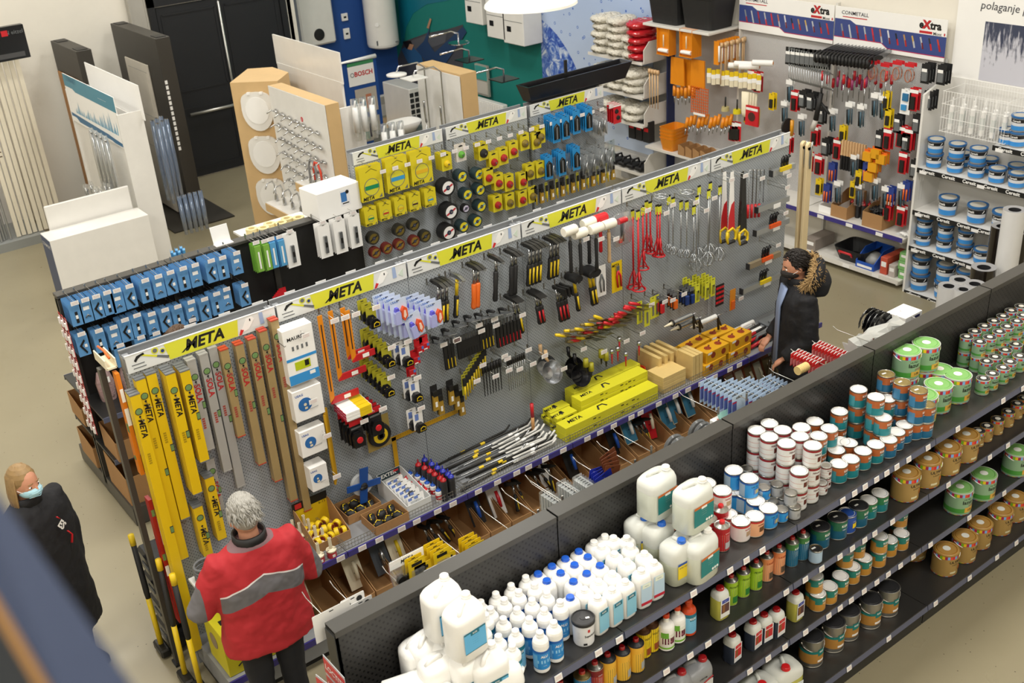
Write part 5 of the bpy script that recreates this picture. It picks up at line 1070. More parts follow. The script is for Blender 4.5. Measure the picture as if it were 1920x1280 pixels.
# kettle cartons
g=G(); g.box(0,0,.05,.28,.13,.1,mat('amber carton','#d9a21c',.5),b=.002); b=G()
for q,(x,z) in enumerate(((-.06,.06),(.07,.05))):
    b.lathe([(0,0),(.028,0),(.028,.001),(0,.001)],MM('#8f3a1c'),14,c=(0,0,0),T=Tr(x,-.0655,z)@Rx(90)); b.lathe([(0,0),(.032,0),(.032,.001),(0,.001)],MM('#8f3a1c'),14,T=Tr(x,.0,.1005)); b.tube([(x,.0,.102),(x+.05,.03,.102)],.008,MM('#8f3a1c'),5,flat=(1,.15))
b.box(-.1,-.066,.085,.05,.001,.018,M_wht)
QQ('kc','suction_lifter_carton','box',[('carton',g),('print',b)])
q_=0
for i,(x,y,z,rz) in enumerate(((4.62,-.39,0,4),(4.94,-.38,0,2),(4.6,-.24,0,-3),(4.9,-.23,0,0),(4.66,-.38,.1,2),(4.96,-.37,.1,4),(4.62,-.1,0,0),(4.92,-.09,0,0),(4.9,-.22,.1,-4),(4.6,-.22,.1,5))): HP('kc',(x,y,ZS+z),'amber carton with red brown tool print, %s from the left front'%ORD[i],'amber cartons with tool print',rz=rz)
for i in range(4):
    t=thing('bolt_cutter','red and black bolt cutter lying right of the amber cartons, %s'%ORD[i],'bolt cutter',(5.12,-.4+i*.07,ZS+.02)); g=G(); g.tube([(0,0,0),(.22,0,.02)],.016,M_redp,8); g.build('grip',t); g=G(); g.tube([(.22,0,.02),(.36,0,.03)],.012,M_blkr,8); g.build('arm',t)
# machines in last bay on base of the shelf
b=bpy.data.objects.get('display_bay.005')
g=G(); g.box(5.5,-WD/2-.01,WS-.008,.98,WD,.012,M_chan); 
t=thing('loose_shelf','grey steel shelf carrying tile tools in the last bay','shelf',(5.5,0,WS-.02)); g=G(); g.box(0,-WD/2-.01,.008,.96,WD,.014,M_chan); g.build('shelf_board',t); g=G(); g.box(0,-WD-.02,-.002,.96,.012,.044,M_pur); g.build('price_rail',t)
t=thing('white_tile_tool','white plastic tile tool with handle on the last shelf','tool',(5.35,-.16,ZS)); g=G(); g.box(0,0,.02,.26,.2,.04,M_wht,b=.01); g.build('base',t); g=G(); g.tube([(-.09,0,.04),(-.07,0,.09),(.07,0,.09),(.09,0,.04)],.018,M_wht,8); g.build('handle',t)
for i in range(3):
    t=thing('suction_lifter','black and grey suction lifter on the last shelf, %s from the left'%ORD[i],'suction lifter',(5.3+.22*i,-.36,ZS)); g=G(); g.lathe([(0,0),(.06,0),(.062,.012),(.03,.03),(0,.03)],M_blkr,18,c=(-.04,0,0)); g.lathe([(0,0),(.06,0),(.062,.012),(.03,.03),(0,.03)],M_blkr,18,c=(.07,0,0)); g.build('cups',t); g=G(); g.tube([(-.06,0,.03),(-.04,0,.07),(.07,0,.07),(.09,0,.03)],.013,M_gry2,8); g.build('handle',t)
t=thing('tile_cutter','grey tile cutter with frame lying in the last bay','tile cutter',(5.72,-.2,ZS)); g=G(); g.box(0,0,.012,.3,.22,.02,M_zinc,b=.004); g.build('bed',t); g=G(); g.tube([(-.13,0,.04),(.13,0,.04)],.01,M_gry2,8); g.tube([(.05,0,.05),(.1,-.03,.14)],.009,M_blkr,8); g.build('rail',t)
# ================= base shelf: cardboard bins with trowels =================
ZB=.252
binx=[.84,1.04,1.24,1.44,1.64,1.84,2.04,2.24,2.44,2.64,2.86,3.08,3.3,3.52,3.74,3.96,4.18,4.4,4.62]
for i,x in enumerate(binx):
    opencarton('cardboard_bin','brown cardboard bin on the base shelf, %s from the left'%ORD[i],x,-.33,ZB,.185,.42,.1,M_kraft,bh=.24,grp='cardboard bins on the base shelf')
def trow(key,bw,bl,bm,hm,board=None,hl=.13):
    g=G(); g.box(0,0,0,bw,.004,bl,bm); h=G(); h.tube([(0,-.002,-bl*.1),(0,-.04,-.02),(0,-.045,.0)],.005,M_steelp,6); h.tube([(0,-.045,-hl/2),(0,-.05,0),(0,-.045,hl/2)],[.013,.016,.013],hm,8); o=[('plate',g),('handle',h)]
    if board: q=G(); q.box(0,.008,0,bw*1.05,.01,bl*1.05,board); o.append(('sponge_board',q))
    QQ(key,'trowel','trowel',o)
trow('t_cr',.13,.28,M_cream,M_cream); trow('t_gr',.13,.26,MM('#4a4f55'),M_steelp); trow('t_wd',.12,.26,M_cream,M_yelp); trow('t_bk',.12,.25,M_dgrey,M_bluep); trow('t_wr',.12,.27,M_wht,M_redp,MM('#7d7d7d')); trow('t_bl',.12,.27,MM('#3f7f9f'),M_wht,M_cream); trow('t_rd',.13,.3,M_redp,M_cream); trow('t_bb',.11,.24,M_dsteel,M_bluep)
for i,(k,u,v,tl) in enumerate((('t_cr',560,1110,0),('t_cr',662,1068,0),('t_gr',715,1062,0),('t_wd',742,1030,0),('t_bk',893,985,0),('t_wr',930,950,0),('t_bb',1070,885,0),('t_bb',1150,840,0),('t_bl',1176,800,0),('t_rd',1215,790,10),('t_bl',1248,778,0),('t_bl',1264,762,0),('t_bl',1290,750,0))):
    p=PY(u,v,-.3); HP(k,(p.x,-.3,max(p.z,.42)),'%s leaning in the base bins, %s from the left'%({'t_cr':'cream plastic float','t_gr':'dark grey plastering trowel','t_wd':'pale trowel with yellow handle','t_bk':'black trowel with blue handle','t_wr':'white card trowel with red handle','t_bb':'dark trowel with blue handle','t_bl':'blue tile float with white handle','t_rd':'red trowel with cream handle'}[k],ORD[i]),'floats and trowels in the base bins',rot=(-28,tl,0))
# dark tools bundle: black / yellow grips
hammer('mini',.22,M_dsteel,M_blkr,M_yelp,.6)
for i,(u,v) in enumerate(((795,1000),(806,1010),(818,998),(835,1005),(962,925),(970,940),(1002,915),(1012,905),(1028,890),(1190,835),(1198,828),(1206,840),(1192,850))):
    p=PY(u,v,-.32); HP('mini',(p.x,-.32,max(p.z,.5)),'black and yellow gripped tool in the base bins, %s from left'%ORD[i],'gripped tools in the base bins',rot=(-20,r_.uniform(-25,25),r_.uniform(-30,30)))
t=thing('white_notched_spatula','white notched spatula standing in a base bin','scraper',PY(1020,890,-.3)); g=G(); g.prism([(-.04,-.1),(.04,-.1),(.05,.08),(.03,.08),(.03,.1),(.01,.1),(.01,.08),(-.01,.08),(-.01,.1),(-.03,.1),(-.03,.08),(-.05,.08)],-.002,.002,M_wht,T=Rx(-20)); g.build('blade',t); g=G(); g.tube([(0,0,-.1),(0,.03,-.2)],.012,M_blkr,8); g.build('handle',t)
for i in range(5):
    t=thing('framed_float','reddish framed float leaning at the right end, %s'%ORD[i],'trowel',(5.0+i*.12,-.3,.38)); g=G(); g.box(0,0,0,.11,.01,.24,MM('#8a4a2c'),T=Rx(-25)); g.build('frame',t); g=G(); g.box(0,-.008,0,.085,.006,.2,MM('#c8c4b0') if i%2 else MM('#7a6a4a'),T=Rx(-25)); g.build('pad',t); g=G(); g.tube([(0,-.03,-.05),(0,-.045,0),(0,-.03,.05)],.012,M_cream,8,T=Rx(-25)); g.build('handle',t)
for i in range(6):
    t=thing('film_wrapped_tool','tool in glossy brown film leaning beside the man in black, %s'%ORD[i],'packet',(5.35+i*.09,-.45,.26)); g=G(); g.sheet([sring(.07,.03,0,3,8),sring(.08,.04,.2,3,8),sring(.06,.02,.36,3,8)],mat('glossy brown film','#4f3f2a',.15,coat=.8)); g.build('film',t); g=G(); g.box(0,-.022,.25,.04,.003,.06,M_wht); g.build('label',t)
# big yellow carton by the red jacket
t=thing('yellow_machine_carton','large yellow green carton with drill print at the floor corner','box',(.2,-.38,.252)); M_yg=mat('yellow green carton','#c3b81c',.5)
g=G(); g.box(0,0,.17,.34,.3,.34,M_yg,b=.003); g.build('carton',t); g=G(); g.box(-.08,-.02,.3415,.09,.05,.001,M_black); g.lathe([(0,0),(.07,0),(.07,.001),(0,.001)],MM('#9a9aa8'),18,T=Tr(.03,-.151,.17)@Rx(90)); g.box(.03,-.152,.17,.05,.001,.04,MM('#3a3a6a')); g.lathe([(0,0),(.06,0),(.06,.001),(0,.001)],MM('#8a7a6a'),18,T=Tr(-.1715,.02,.2)@Ry(-90)); g.tube([(-.1,-.152,.06),(-.04,-.152,.1)],.005,M_black,5); g.build('print',t)
t=thing('cable_bundle','grey coiled cable in white tray beside the red jacket sleeve','cable',(.12,-.2,.86)); g=G()
for i in range(4): g.tube([(.07*math.cos(a),.05*math.sin(a)-.03,.03*i+.01*math.sin(a)) for a in [2*math.pi*j/16 for j in range(17)]],.01,M_gry2,6)
g.build('coil',t); g=G(); g.box(0,-.03,-.03,.2,.16,.02,M_hw); g.build('tray',t)
# sledge hammers leaning at the end
for i,(xb,yb,xt,yt) in enumerate(((-.15,.30,-.13,.42),(-.14,-.10,-.09,.03),(-.10,-.27,-.08,-.18))):
    t=thing('sledge_hammer','yellow handled sledge hammer standing head down, %s'%('behind the end post','in the middle','nearest to the red jacket')[i],'sledge hammer',(xb,yb,0),0,'sledge hammers at the gondola end')
    dx,dy=xt-xb,yt-yb
    g=G(); g.box(0,0,.045,.07,.17,.07,M_dsteel,b=.012); g.build('head',t); L_=[.08,.42,.86,.93]
    f=lambda z:(dx*z/.93,dy*z/.93,z)
    g=G(); g.tube([f(.08),f(.45)],.019,M_yelp,10); g.build('shaft',t); g=G(); g.tube([f(.87),f(.95)],.021,M_yelp,10); g.build('end_knob',t); g=G(); g.tube([f(.45),f(.5),f(.87)],[.017,.021,.019],M_blkr,10); g.build('grip',t)
t=thing('black_crate','black crate with shiny film wrapped goods at the gondola end','crate',(-.32,.45,0)) if False else None
for i in range(4):
    t=thing('black_pad_case','dark glossy packed case stacked at the gondola end, %s from the floor'%ORD[i],'case',(-.02,.36,.02+i*.2)); g=G(); g.box(0,0,.09,.16,.3,.17,M_blkg,b=.02); g.build('case',t); g=G(); g.box(-.083,0,.09,.004,.12,.02,M_gry2); g.build('latch',t)
# ================= goods hooked on the far side of the black gondola =================
HY=GB+.02
Q['hook2']=Q['hook']
RC_=[0]
def rear(u,v,grp='hooks behind the black gondola cap'):
    RC_[0]+=1
    p=PY(u,v,HY+.2); HP('hookn',(p.x,HY,p.z-.02),'wire hook behind the black cap rail, %s from the left'%ORD[RC_[0]-1],grp,rz=180,scale=(1,1.5,1))
for u,v in ((588,1130),(640,1108),(740,1080),(845,1018),(925,965),(965,930),(1010,905),(1100,870),(1145,840),(1175,815),(1300,745),(1390,765),(1470,700),(1590,620),(1715,590)): rear(u,v)
def rc(key,nm,w,h,m,fn=None,part='item',cat='blister pack'): card(key,nm,w,h,m,fn,cat=cat,part=part)
rc('ry','yellow_clip_card',.1,.12,M_yelp,lambda g,w,h:(g.box(0,-.001,-h*.25,w*.6,.002,.018,M_black),g.box(0,-.008,-h*.7,w*.7,.014,h*.4,M_clear)),'blister')
for i,(u,v,n) in enumerate(((774,1042,3),(786,1050,3),(815,1020,4),(832,1032,3),(880,1008,4))):
    for j in range(n):
        p=PY(u,v,HY+.1); HP('ry',(p.x,HY+.13-.03*j,p.z),'yellow clip card behind the cap, hook %s, %s in depth'%(ORD[i],ORD[j]),'yellow clip cards behind the cap')
rc('rw','white_card_with_holes',.13,.12,M_wht,lambda g,w,h:[g.lathe([(0,0),(.016,0),(.016,.002),(0,.002)],M_black,12,T=Tr(x,-.001,z)@Rx(90)) for x,z in ((-.03,-.04),(.035,-.03),(-.03,-.085),(.03,-.08))],'punched_holes')
for i,(u,v) in enumerate(((660,1117),(675,1125))): HP('rw',PY(u,v,HY+.1-.04*i),'white card with dark round holes behind the cap, %s'%('rear','front')[i],'white hole cards')
rc('rh','header_card',.2,.16,M_wht,None)
HP('rh',PY(620,1140,HY+.03),'plain white card hanging at the left end of the black cap'); HP('rh',PY(825,1055,HY+.03),'plain white card behind the cap beside yellow clips')
t=thing('clear_bag_of_wheels','clear bag with black and chrome parts and a printed header','packet',PY(760,1040,HY+.12)); g=G(); g.sheet([sring(.2,.01,.0,4,12),sring(.2,.05,-.08,4,12),sring(.16,.05,-.2,4,12)],M_clear); g.build('bag',t); g=G()
for i in range(3): g.lathe([(0,0),(.025,0),(.025,.02),(0,.02)],M_dsteel,14,c=(-.05+.05*i,-.01,-.12),T=Rx(90))
g.build('wheels',t); g=G(); g.box(0,-.008,-.02,.2,.002,.05,M_wht); g.text('META',.03,M_black,Tr(0,-.01,-.02)@FT,bold=.02,shear=.2); g.build('header_card',t)
rc('rb','clear_tile_spacer_box',.07,.13,M_clear,lambda g,w,h:g.box(0,-.012,-h*.55,w*.8,.02,h*.8,mat('milky clear plastic','#c9cbc8',.25,trans=.4)),'box')
def rhk(p):
    RC_[0]+=1; HP('hookn',(p.x,HY,p.z-.01),'wire hook behind the black cap rail, %s from the left'%ORD[RC_[0]-1] if RC_[0]<25 else 'wire hook behind the black cap rail near its right end','hooks behind the black gondola cap',rz=180,scale=(1,1.6,1))
for r,(u,v,n) in enumerate(((1020,918,7),(1052,900,8))):
    p=PY(u,v,HY+.2); rhk(p)
    for i in range(n): HP('rb',(p.x,HY+.2-.024*i,p.z),'clear spacer box on the %s hook, %s from the tip'%(('left','right')[r],ORD[i]),'clear spacer boxes behind the cap')
for i in range(7):
    p=PY(1082,890,HY+.18); HP('rb',(p.x,HY+.18-.02*i,p.z),'clear parts bag right of the spacer boxes, %s from tip'%ORD[i],'clear parts bags behind the cap')
rc('rbr','brown_sandpaper_pack',.12,.1,MM('#6a3a22'),None); rc('rbl','blue_cloth_pack',.12,.1,MM('#2030a0'),None)
for i in range(5): HP('rbr',PY(1150-i*3,872-i*6,HY+.05+.03*i),'brown abrasive sheet behind the cap, %s'%ORD[i],'brown abrasive sheets',rot=(0,20-9*i,0))
for i in range(4): HP('rbl',PY(1130-i*3,888-i*4,HY+.05+.03*i),'blue and white cloth pack behind the cap, %s'%ORD[i],'blue cloth packs',rot=(0,-15+8*i,0))
a=G(); a.lathe([(.0,0),(.05,.0),(.075,.01),(.08,.018),(.07,.03),(0,.032)],mat('smoky clear shell','#8e9090',.15,trans=.5),22,T=Rx(90)); QQ('dome','clear_disc_case','case',a)
for r,(u,v) in enumerate(((1263,828),(1308,800))):
    for i in range(5):
        p=PY(u,v,HY+.18); HP('dome',(p.x,HY+.2-.04*i,p.z-.03),'clear round disc case, %s group, %s'%(('left','right')[r],ORD[i]),'clear round disc cases')
def bpack(g,w,h): g.box(-w*.33,-.0016,-h*.55,w*.3,.002,h*.6,MM('#5a66a8')); g.box(-w*.33,-.002,-h*.3,w*.3,.002,.008,M_redp); g.box(.0,-.001,-.02,.05,.002,.012,M_gry2)
rc('rp','pale_blue_knife_pack',.12,.15,mat('pale blue gloss card','#bcd0e6',.35),bpack,'printed_strip')
for c,(u0,v0,n) in enumerate(((1330,712,9),(1368,715,10),(1400,712,8),(1440,708,6))):
    rhk(PY(u0,v0,HY+.3))
    for i in range(n):
        p=PY(u0+8*0,v0,HY+.3-.0*i); HP('rp',(p.x+.0,HY+.32-.033*i,p.z-.0),'pale blue card pack, column %s from left, %s from the tip'%(ORD[c],ORD[i]),'pale blue card packs behind the cap',rz=0)
t=thing('mint_sander_box','mint and white open box lying behind the cap seam','box',PY(1365,780,HY+.12)); g=G(); g.box(0,0,-.02,.22,.1,.04,M_wht,b=.003); g.build('carton',t); g=G(); g.box(0,-.03,.02,.2,.002,.06,MM('#9fd0c4'),T=Rx(-30)); g.build('flap',t); g=G(); g.box(-.05,.0,.0012,.06,.04,.001,MM('#d07a6a')); g.build('print',t)
rc('rr','red_white_pack',.1,.09,MM('#d83a3a'),lambda g,w,h:(g.box(0,-.001,-h*.65,w,.002,h*.5,MM('#e0a0a0')),g.prism([(-w/2,-.0),(-w/4,.012),(0,0),(w/4,.012),(w/2,0)],0,.002,M_wht)),'lower_print')
for c,(u,v,n) in enumerate(((1515,668,9),(1555,652,10))):
    rhk(PY(u,v,HY+.2))
    for i in range(n):
        p=PY(u,v,HY+.2); HP('rr',(p.x,HY+.3-.025*i,p.z),'red and white pack, %s hook, %s from the tip'%(('left','right')[c],ORD[i]),'red and white packs behind the cap')
t=thing('wicker_rolls','pale ribbed sanding rolls in front of the red packs','roll',PY(1495,695,HY+.1)); g=G()
for i in range(7): g.lathe([(0,0),(.03,0),(.03,.012),(0,.012)],M_pine,14,T=Tr(i*.013,0,0)@Ry(90))
g.build('rolls',t)
t=thing('foil_scale_pack','black and silver foil brush pack behind the gondola near the man','packet',PY(1640,600,HY+.25)); g=G()
for i in range(10):
    for j in range(5): a_=math.pi*(i/9); g.box(.0,0,0,.05,.004,.045,M_blkg if (i+j)%3 else M_steelp,T=Tr(.085*math.cos(a_),.0-.03*j+.06,.07*math.sin(a_)-.02)@Ry(-math.degrees(a_)+90)@Rx(20))
stuff(g.build('foil_scales',t)) ; g=G(); g.sheet([sring(.12,.12,-.1,3,10),sring(.15,.15,-.02,3,10),sring(.08,.1,.04,3,10)],M_blkg); g.build('core',t)
t=thing('white_carton','white carton with blue print beyond the black gondola','box',PY(1695,592,HY+.3)); g=G(); g.box(0,0,0,.2,.16,.08,M_wht,b=.003); g.build('carton',t); g=G(); g.box(.04,-.081,0,.06,.001,.05,MM('#2a2a5a')); g.build('print',t)
t=thing('crumpled_film','crumpled clear wrapping film behind the black cap rail','film',PY(1640,630,HY+.12)); g=G(); r2=random.Random(2)
rg=[]
for i in range(9): rg.append([(-.25+i*.065,.06*math.cos(a)+r2.uniform(-.02,.02),.05*math.sin(a)+r2.uniform(-.02,.02)) for a in [2*math.pi*j/10 for j in range(10)]])
g.sheet(rg,mat('crumpled film','#cfd0cc',.12,trans=.3,coat=.6),smooth=False); g.build('film',t)
# ================= goods on the black fittings rack =================
M_bcard=mat('sky blue bag card','#5f95c9',.4,var=.05)
def brk(kind):
    def f(g,w,h):
        if kind==0: g.box(0,-.003,-h*.62,w*.22,.004,h*.5,M_dsteel); g.box(0,-.006,-h*.6,w*.2,.001,h*.16,M_wht)
        elif kind==1: g.prism([(-w*.3,-h*.5),(w*.15,-h*.25),(w*.22,-h*.33),(-w*.1,-h*.52),(w*.25,-h*.85),(w*.15,-h*.92)],-.006,-.002,M_dsteel); g.box(w*.22,-.004,-h*.55,w*.22,.001,h*.14,M_wht)
        else: g.box(0,-.002,-h*.35,w*.5,.001,h*.16,M_wht); g.tube([(-w*.2,-.006,-h*.75),(0,-.01,-h*.62),(w*.2,-.006,-h*.75)],.006,M_steelp,5)
    return f
for k in range(3): card('b%d'%k,'hardware_pack',.095,.19,M_bcard,brk(k),part='bracket')
RG=[('top',[(519,985),(598,960),(680,935),(762,905),(835,890),(928,858),(1046,815),(1145,785),(1235,755),(1330,725),(1420,700),(1540,668),(1625,645),(1730,610)],7),
    ('middle',[(570,1215),(700,1190),(810,1165),(895,1110),(985,1075),(1095,1065),(1195,1035),(1290,1010),(1390,975),(1490,955),(1580,915),(1655,880),(1790,850)],5),
    ('lower',[(1015,1240),(860,1300),(1130,1210),(1400,1110)],4)]
for rn,L,n in RG:
    for c,(a,b_) in enumerate(L):
        u,v=a/4+8,320+b_/4+3
        for i in range(n):
            p=PY(u,v,2.6-.26); HP('b%d'%((c*2+(rn!='top'))%3),(p.x,2.6-.26+.03*i,p.z),'blue hardware pack, %s row, %s hook, %s from front'%(rn,ORD[c],ORD[i]),'blue hardware packs on the black rack')
        hp=inst(Q['hook'],(p.x,2.6-.03,p.z-.02+.02),'wire hook of the black rack, %s row, %s from left'%(rn,ORD[c]),0,'wire hooks on the black rack',scale=(1,1.25,1))
# red and white strip cards at the rack end
card('strip','red_white_strip_pack',.05,.11,M_redp,lambda g,w,h:(g.box(0,-.008,-h*.65,w*.6,.014,h*.5,M_wht),g.box(0,-.001,-h*.3,w,.001,.01,M_wht)),part='pouch')
for i in range(9):
    for j in range(3): HP('strip',(.24-.0*j,2.36+.08*j,1.78-.12*i),'red and white strip pack at the rack end, %s from top, %s column'%(ORD[i],ORD[j]),'strip packs at the rack end',rz=-90)
M_pinkf=mat('pinkish crinkled film','#b79a98',.2,trans=.3,bump=.6,bscale=40)
for i in range(4):
    t=thing('screw_bag','pinkish transparent bag of screws hanging low on the black rack, %s'%ORD[i],'bag',(.42+.2*i,2.4,1.22)); g=G(); g.sheet([sring(.1,.03,.0,3,10),sring(.15,.09,-.1,3,10),sring(.13,.1,-.25,3,10),sring(.07,.05,-.33,3,10)],M_pinkf); g.build('bag',t); g=G(); g.box(0,-.06,-.06,.06,.002,.05,M_wht); g.build('label',t)
# green, blue and white packs in the right half
card('gr','green_packet',.07,.26,MM('#6fa83a'),lambda g,w,h:(g.box(0,-.012,-h*.5,w*.8,.022,h*.9,mat('green packet gloss','#7fb04a',.25)),g.box(0,-.024,-h*.55,w*.2,.004,h*.6,M_wht)),part='pouch')
card('bl','blue_packet',.07,.26,MM('#4a90c8'),lambda g,w,h:(g.box(0,-.012,-h*.5,w*.8,.022,h*.9,mat('blue packet gloss','#5aa0d0',.25)),g.box(0,-.024,-h*.55,w*.2,.004,h*.6,M_wht)),part='pouch')
card('wl','white_lock_card',.12,.32,M_wht,lambda g,w,h:(g.box(0,-.012,-h*.6,w*.25,.02,h*.5,M_steelp),g.box(0,-.024,-h*.6,w*.15,.006,h*.15,M_dsteel)),part='lock')
for k,(key,u,v,n,d) in enumerate((('gr',480,458,3,'green oblong packet'),('gr',496,455,3,'green oblong packet beside it'),('bl',508,451,3,'pale blue oblong packet left'),('bl',524,447,3,'pale blue oblong packet right'),('wl',543,437,2,'white card with long steel hinge'),('wl',605,420,3,'white card with lock under the white carton, left'),('wl',634,412,3,'white card with lock under the white carton, middle'),('wl',662,402,3,'white card with lock under the white carton, right'))):
    p=PY(u,v,2.36)
    for i in range(n): HP(key,(p.x,2.36+.035*i,p.z),'%s, %s from front'%(d,ORD[i]),'oblong packs on the black rack')
    inst(Q['hook'],(p.x,2.57,p.z),'wire hook above the %s'%d,0,'wire hooks on the black rack right half')
for i in range(5): HP('rd',(2.02+.03*i,2.38+.03*i,1.38),'small red pack low on the black rack, %s'%ORD[i],'small red packs')
for i in range(5):
    t=thing('fastener_bag','small clear bag of zinc fasteners low on the rack, %s'%ORD[i],'bag',(2.5+.1*i,2.38,1.3)); g=G(); g.sheet([sring(.07,.03,.0,3,8),sring(.08,.05,-.08,3,8),sring(.06,.04,-.13,3,8)],M_clear); g.build('bag',t); g=G(); g.sheet([sring(.05,.02,-.04,3,8),sring(.06,.03,-.12,3,8)],MM('#b9a98c')); g.build('fasteners',t)
# rack base goods
for k,(x,y,z,w,d,h) in enumerate(((.42,2.22,.56,.26,.36,.18),(.72,2.24,.56,.26,.36,.16),(.4,3.0,.56,.26,.36,.16),(1.1,2.24,.56,.3,.36,.14),(.42,2.22,.17,.28,.5,.26),(.4,2.95,.17,.28,.4,.2))):
    opencarton('open_carton','brown open carton on the black rack shelves, number %s'%ORD[k],x,y,z,w,d,h,M_kraft,bh=h+.05)
for i in range(6):
    t=thing('chrome_castor','shiny chrome castor wheel on the rack base, %s'%ORD[i],'castor',(.75+.1*(i%3),2.0+.12*(i//3),.172)); g=G(); g.lathe([(0,-.015),(.035,-.015),(.035,.015),(0,.015)],M_zinc,16,T=Tr(0,0,.035)@Rx(90)); g.build('wheel',t); g=G(); g.box(0,0,.08,.05,.04,.006,M_steelp); g.box(.02,0,.055,.004,.03,.05,M_steelp); g.build('bracket',t)
# white carton on top
t=thing('white_carton_on_rack','white carton with blue label standing on the black rack','box',(2.8,2.6,1.902),4); g=G(); g.box(0,0,.13,.46,.3,.26,M_wht,b=.006); g.build('carton',t)
g=G(); g.box(.06,-.151,.15,.1,.001,.15,MM('#e8e8ea')); g.box(.045,-.152,.16,.06,.001,.09,MM('#3f78b8')); g.lathe([(0,0),(.018,0),(.018,.001),(0,.001)],M_black,12,T=Tr(.085,-.1525,.2)@Rx(90)); g.box(.06,-.152,.1,.07,.001,.01,M_black); g.build('label',t)
t=thing('white_plastic_holder','white curved plastic holder standing on the black rack rail','holder',(1.72,2.6,1.9)); g=G(); g.box(0,.02,.08,.16,.006,.17,M_wht,T=Rx(-12),b=.002); g.box(0,-.0,.005,.16,.07,.008,M_wht); g.build('holder',t)
for i in range(6): HP('bl',(1.35+.05*(i%3),2.85+.02*i,1.86),'blue striped packet behind the rack rail, %s'%ORD[i],'blue striped packets behind the rail',rot=(0,0,70))
# ================= rear grey display: discs and blades =================
def diskcard(key,w,h,col,r,hub,nm='blade_pack'):
    def f(g,w,h):
        g.lathe([(0,0),(r,0),(r,.002),(0,.003)],MM('#d9d03a') if hub!='#c8222b' else MM('#a9a9a0'),24,T=Tr(0,-.001,-h*.62)@Rx(90)); g.box(0,-.006,-h*.62,r*1.9,.001,r*.5,MM(hub)); g.lathe([(r,0),(r*1.08,0),(r*1.08,.002),(r,.002)],M_gry2,24,T=Tr(0,-.001,-h*.62)@Rx(90))
        g.text('META',w*.2,M_black,Tr(-w*.2,-.002,-h*.93)@FT,bold=.03,shear=.25); g.tube([(-w*.2,-.002,-h*.18),(w*.05,-.002,-h*.1),(w*.3,-.002,-h*.2)],.002,M_black,4)
        g.prism([(w*.28,-h*.97),(w*.42,-h*.97),(w*.42,-h*.86)],-.002,-.001,M_gry2)
    card(key,nm,w,h,mat('yellow disc card','#dccb28',.45,var=.03),f,part='disc')
diskcard('D1',.235,.33,1,.075,'#1f8a5a'); diskcard('D2',.235,.33,1,.075,'#3f9ad0'); diskcard('D3',.235,.33,1,.07,'#e3b52a')
for k,(u,v) in enumerate(((692,310),(741,294),(787,281))):
    for i in range(3): HP('D%d'%(k+1),PY(u-i*3,v-i*1,2.6-.17+.025*i),'large yellow saw blade card, %s from left, %s in depth'%(ORD[k],ORD[i]),'large yellow saw blade cards')
for k,c in enumerate(('#1f8a5a','#c0322a','#e3b52a','#4a2a2a','#3f9ad0')): diskcard('d%d'%k,.13,.18,1,.03,c)
for k,(u,v) in enumerate(((693,388),(721,378),(749,369),(776,361),(805,353))):
    for i in range(4): HP('d%d'%k,PY(u-i*3,v-i*1,2.6-.17+.025*i),'small yellow blade card, %s from left, %s in depth'%(ORD[k],ORD[i]),'small yellow blade cards')
def disc(key,r,rim,lab,acc,n):
    g=G(); g.lathe([(.012,0),(r,0),(r,n*.004),(.012,n*.004)],rim,28,T=Rx(-90)); g2=G(); g2.lathe([(.015,0),(r*.75,0),(r*.75,.001),(.015,.001)],lab,26,T=Tr(0,-.0006,0)@Rx(90)); g2.box(0,-.0025,0,r*1.4,.001,r*.22,acc,T=Ry(-25)); g2.lathe([(0,0),(r*.28,0),(r*.28,.002),(0,.002)],MM('#2a2f4a'),16,T=Tr(0,-.002,0)@Rx(90)); g2.lathe([(0,0),(r*.12,0),(r*.12,.004),(0,.004)],M_steelp,12,T=Tr(0,-.002,0)@Rx(90))
    QQ(key,'grinding_disc','grinding disc',[('disc_stack',g),('label_face',g2)])
disc('k1',.085,M_blkr,M_wht,MM('#c0323a'),26); disc('k2',.062,mat('dark teal abrasive','#24383c',.7),MM('#e3d02a'),MM('#5aa8c8'),22); disc('k3',.045,M_blkr,MM('#c9c6d8'),MM('#6a4a7a'),12); disc('k4',.062,mat('dark bronze abrasive','#2c2a22',.6),MM('#6a5a22'),M_black,14); disc('k5',.055,mat('dark red abrasive','#6a231c',.6),MM('#8a6a2a'),M_black,14)
GH=[]
def ghook(p):
    GH.append((p.x,p.z,inst(Q['hookn'],(p.x,2.6,p.z),'peg hook',0,'hooks in the rear grey display')))
for (u,v) in ((692,310),(741,294),(787,281),(693,388),(721,378),(749,369),(776,361),(805,353),(840,352),(846,397),(867,331),(899,327),(877,365),(901,356),(903,387),(874,391)): ghook(PY(u,v,2.42))
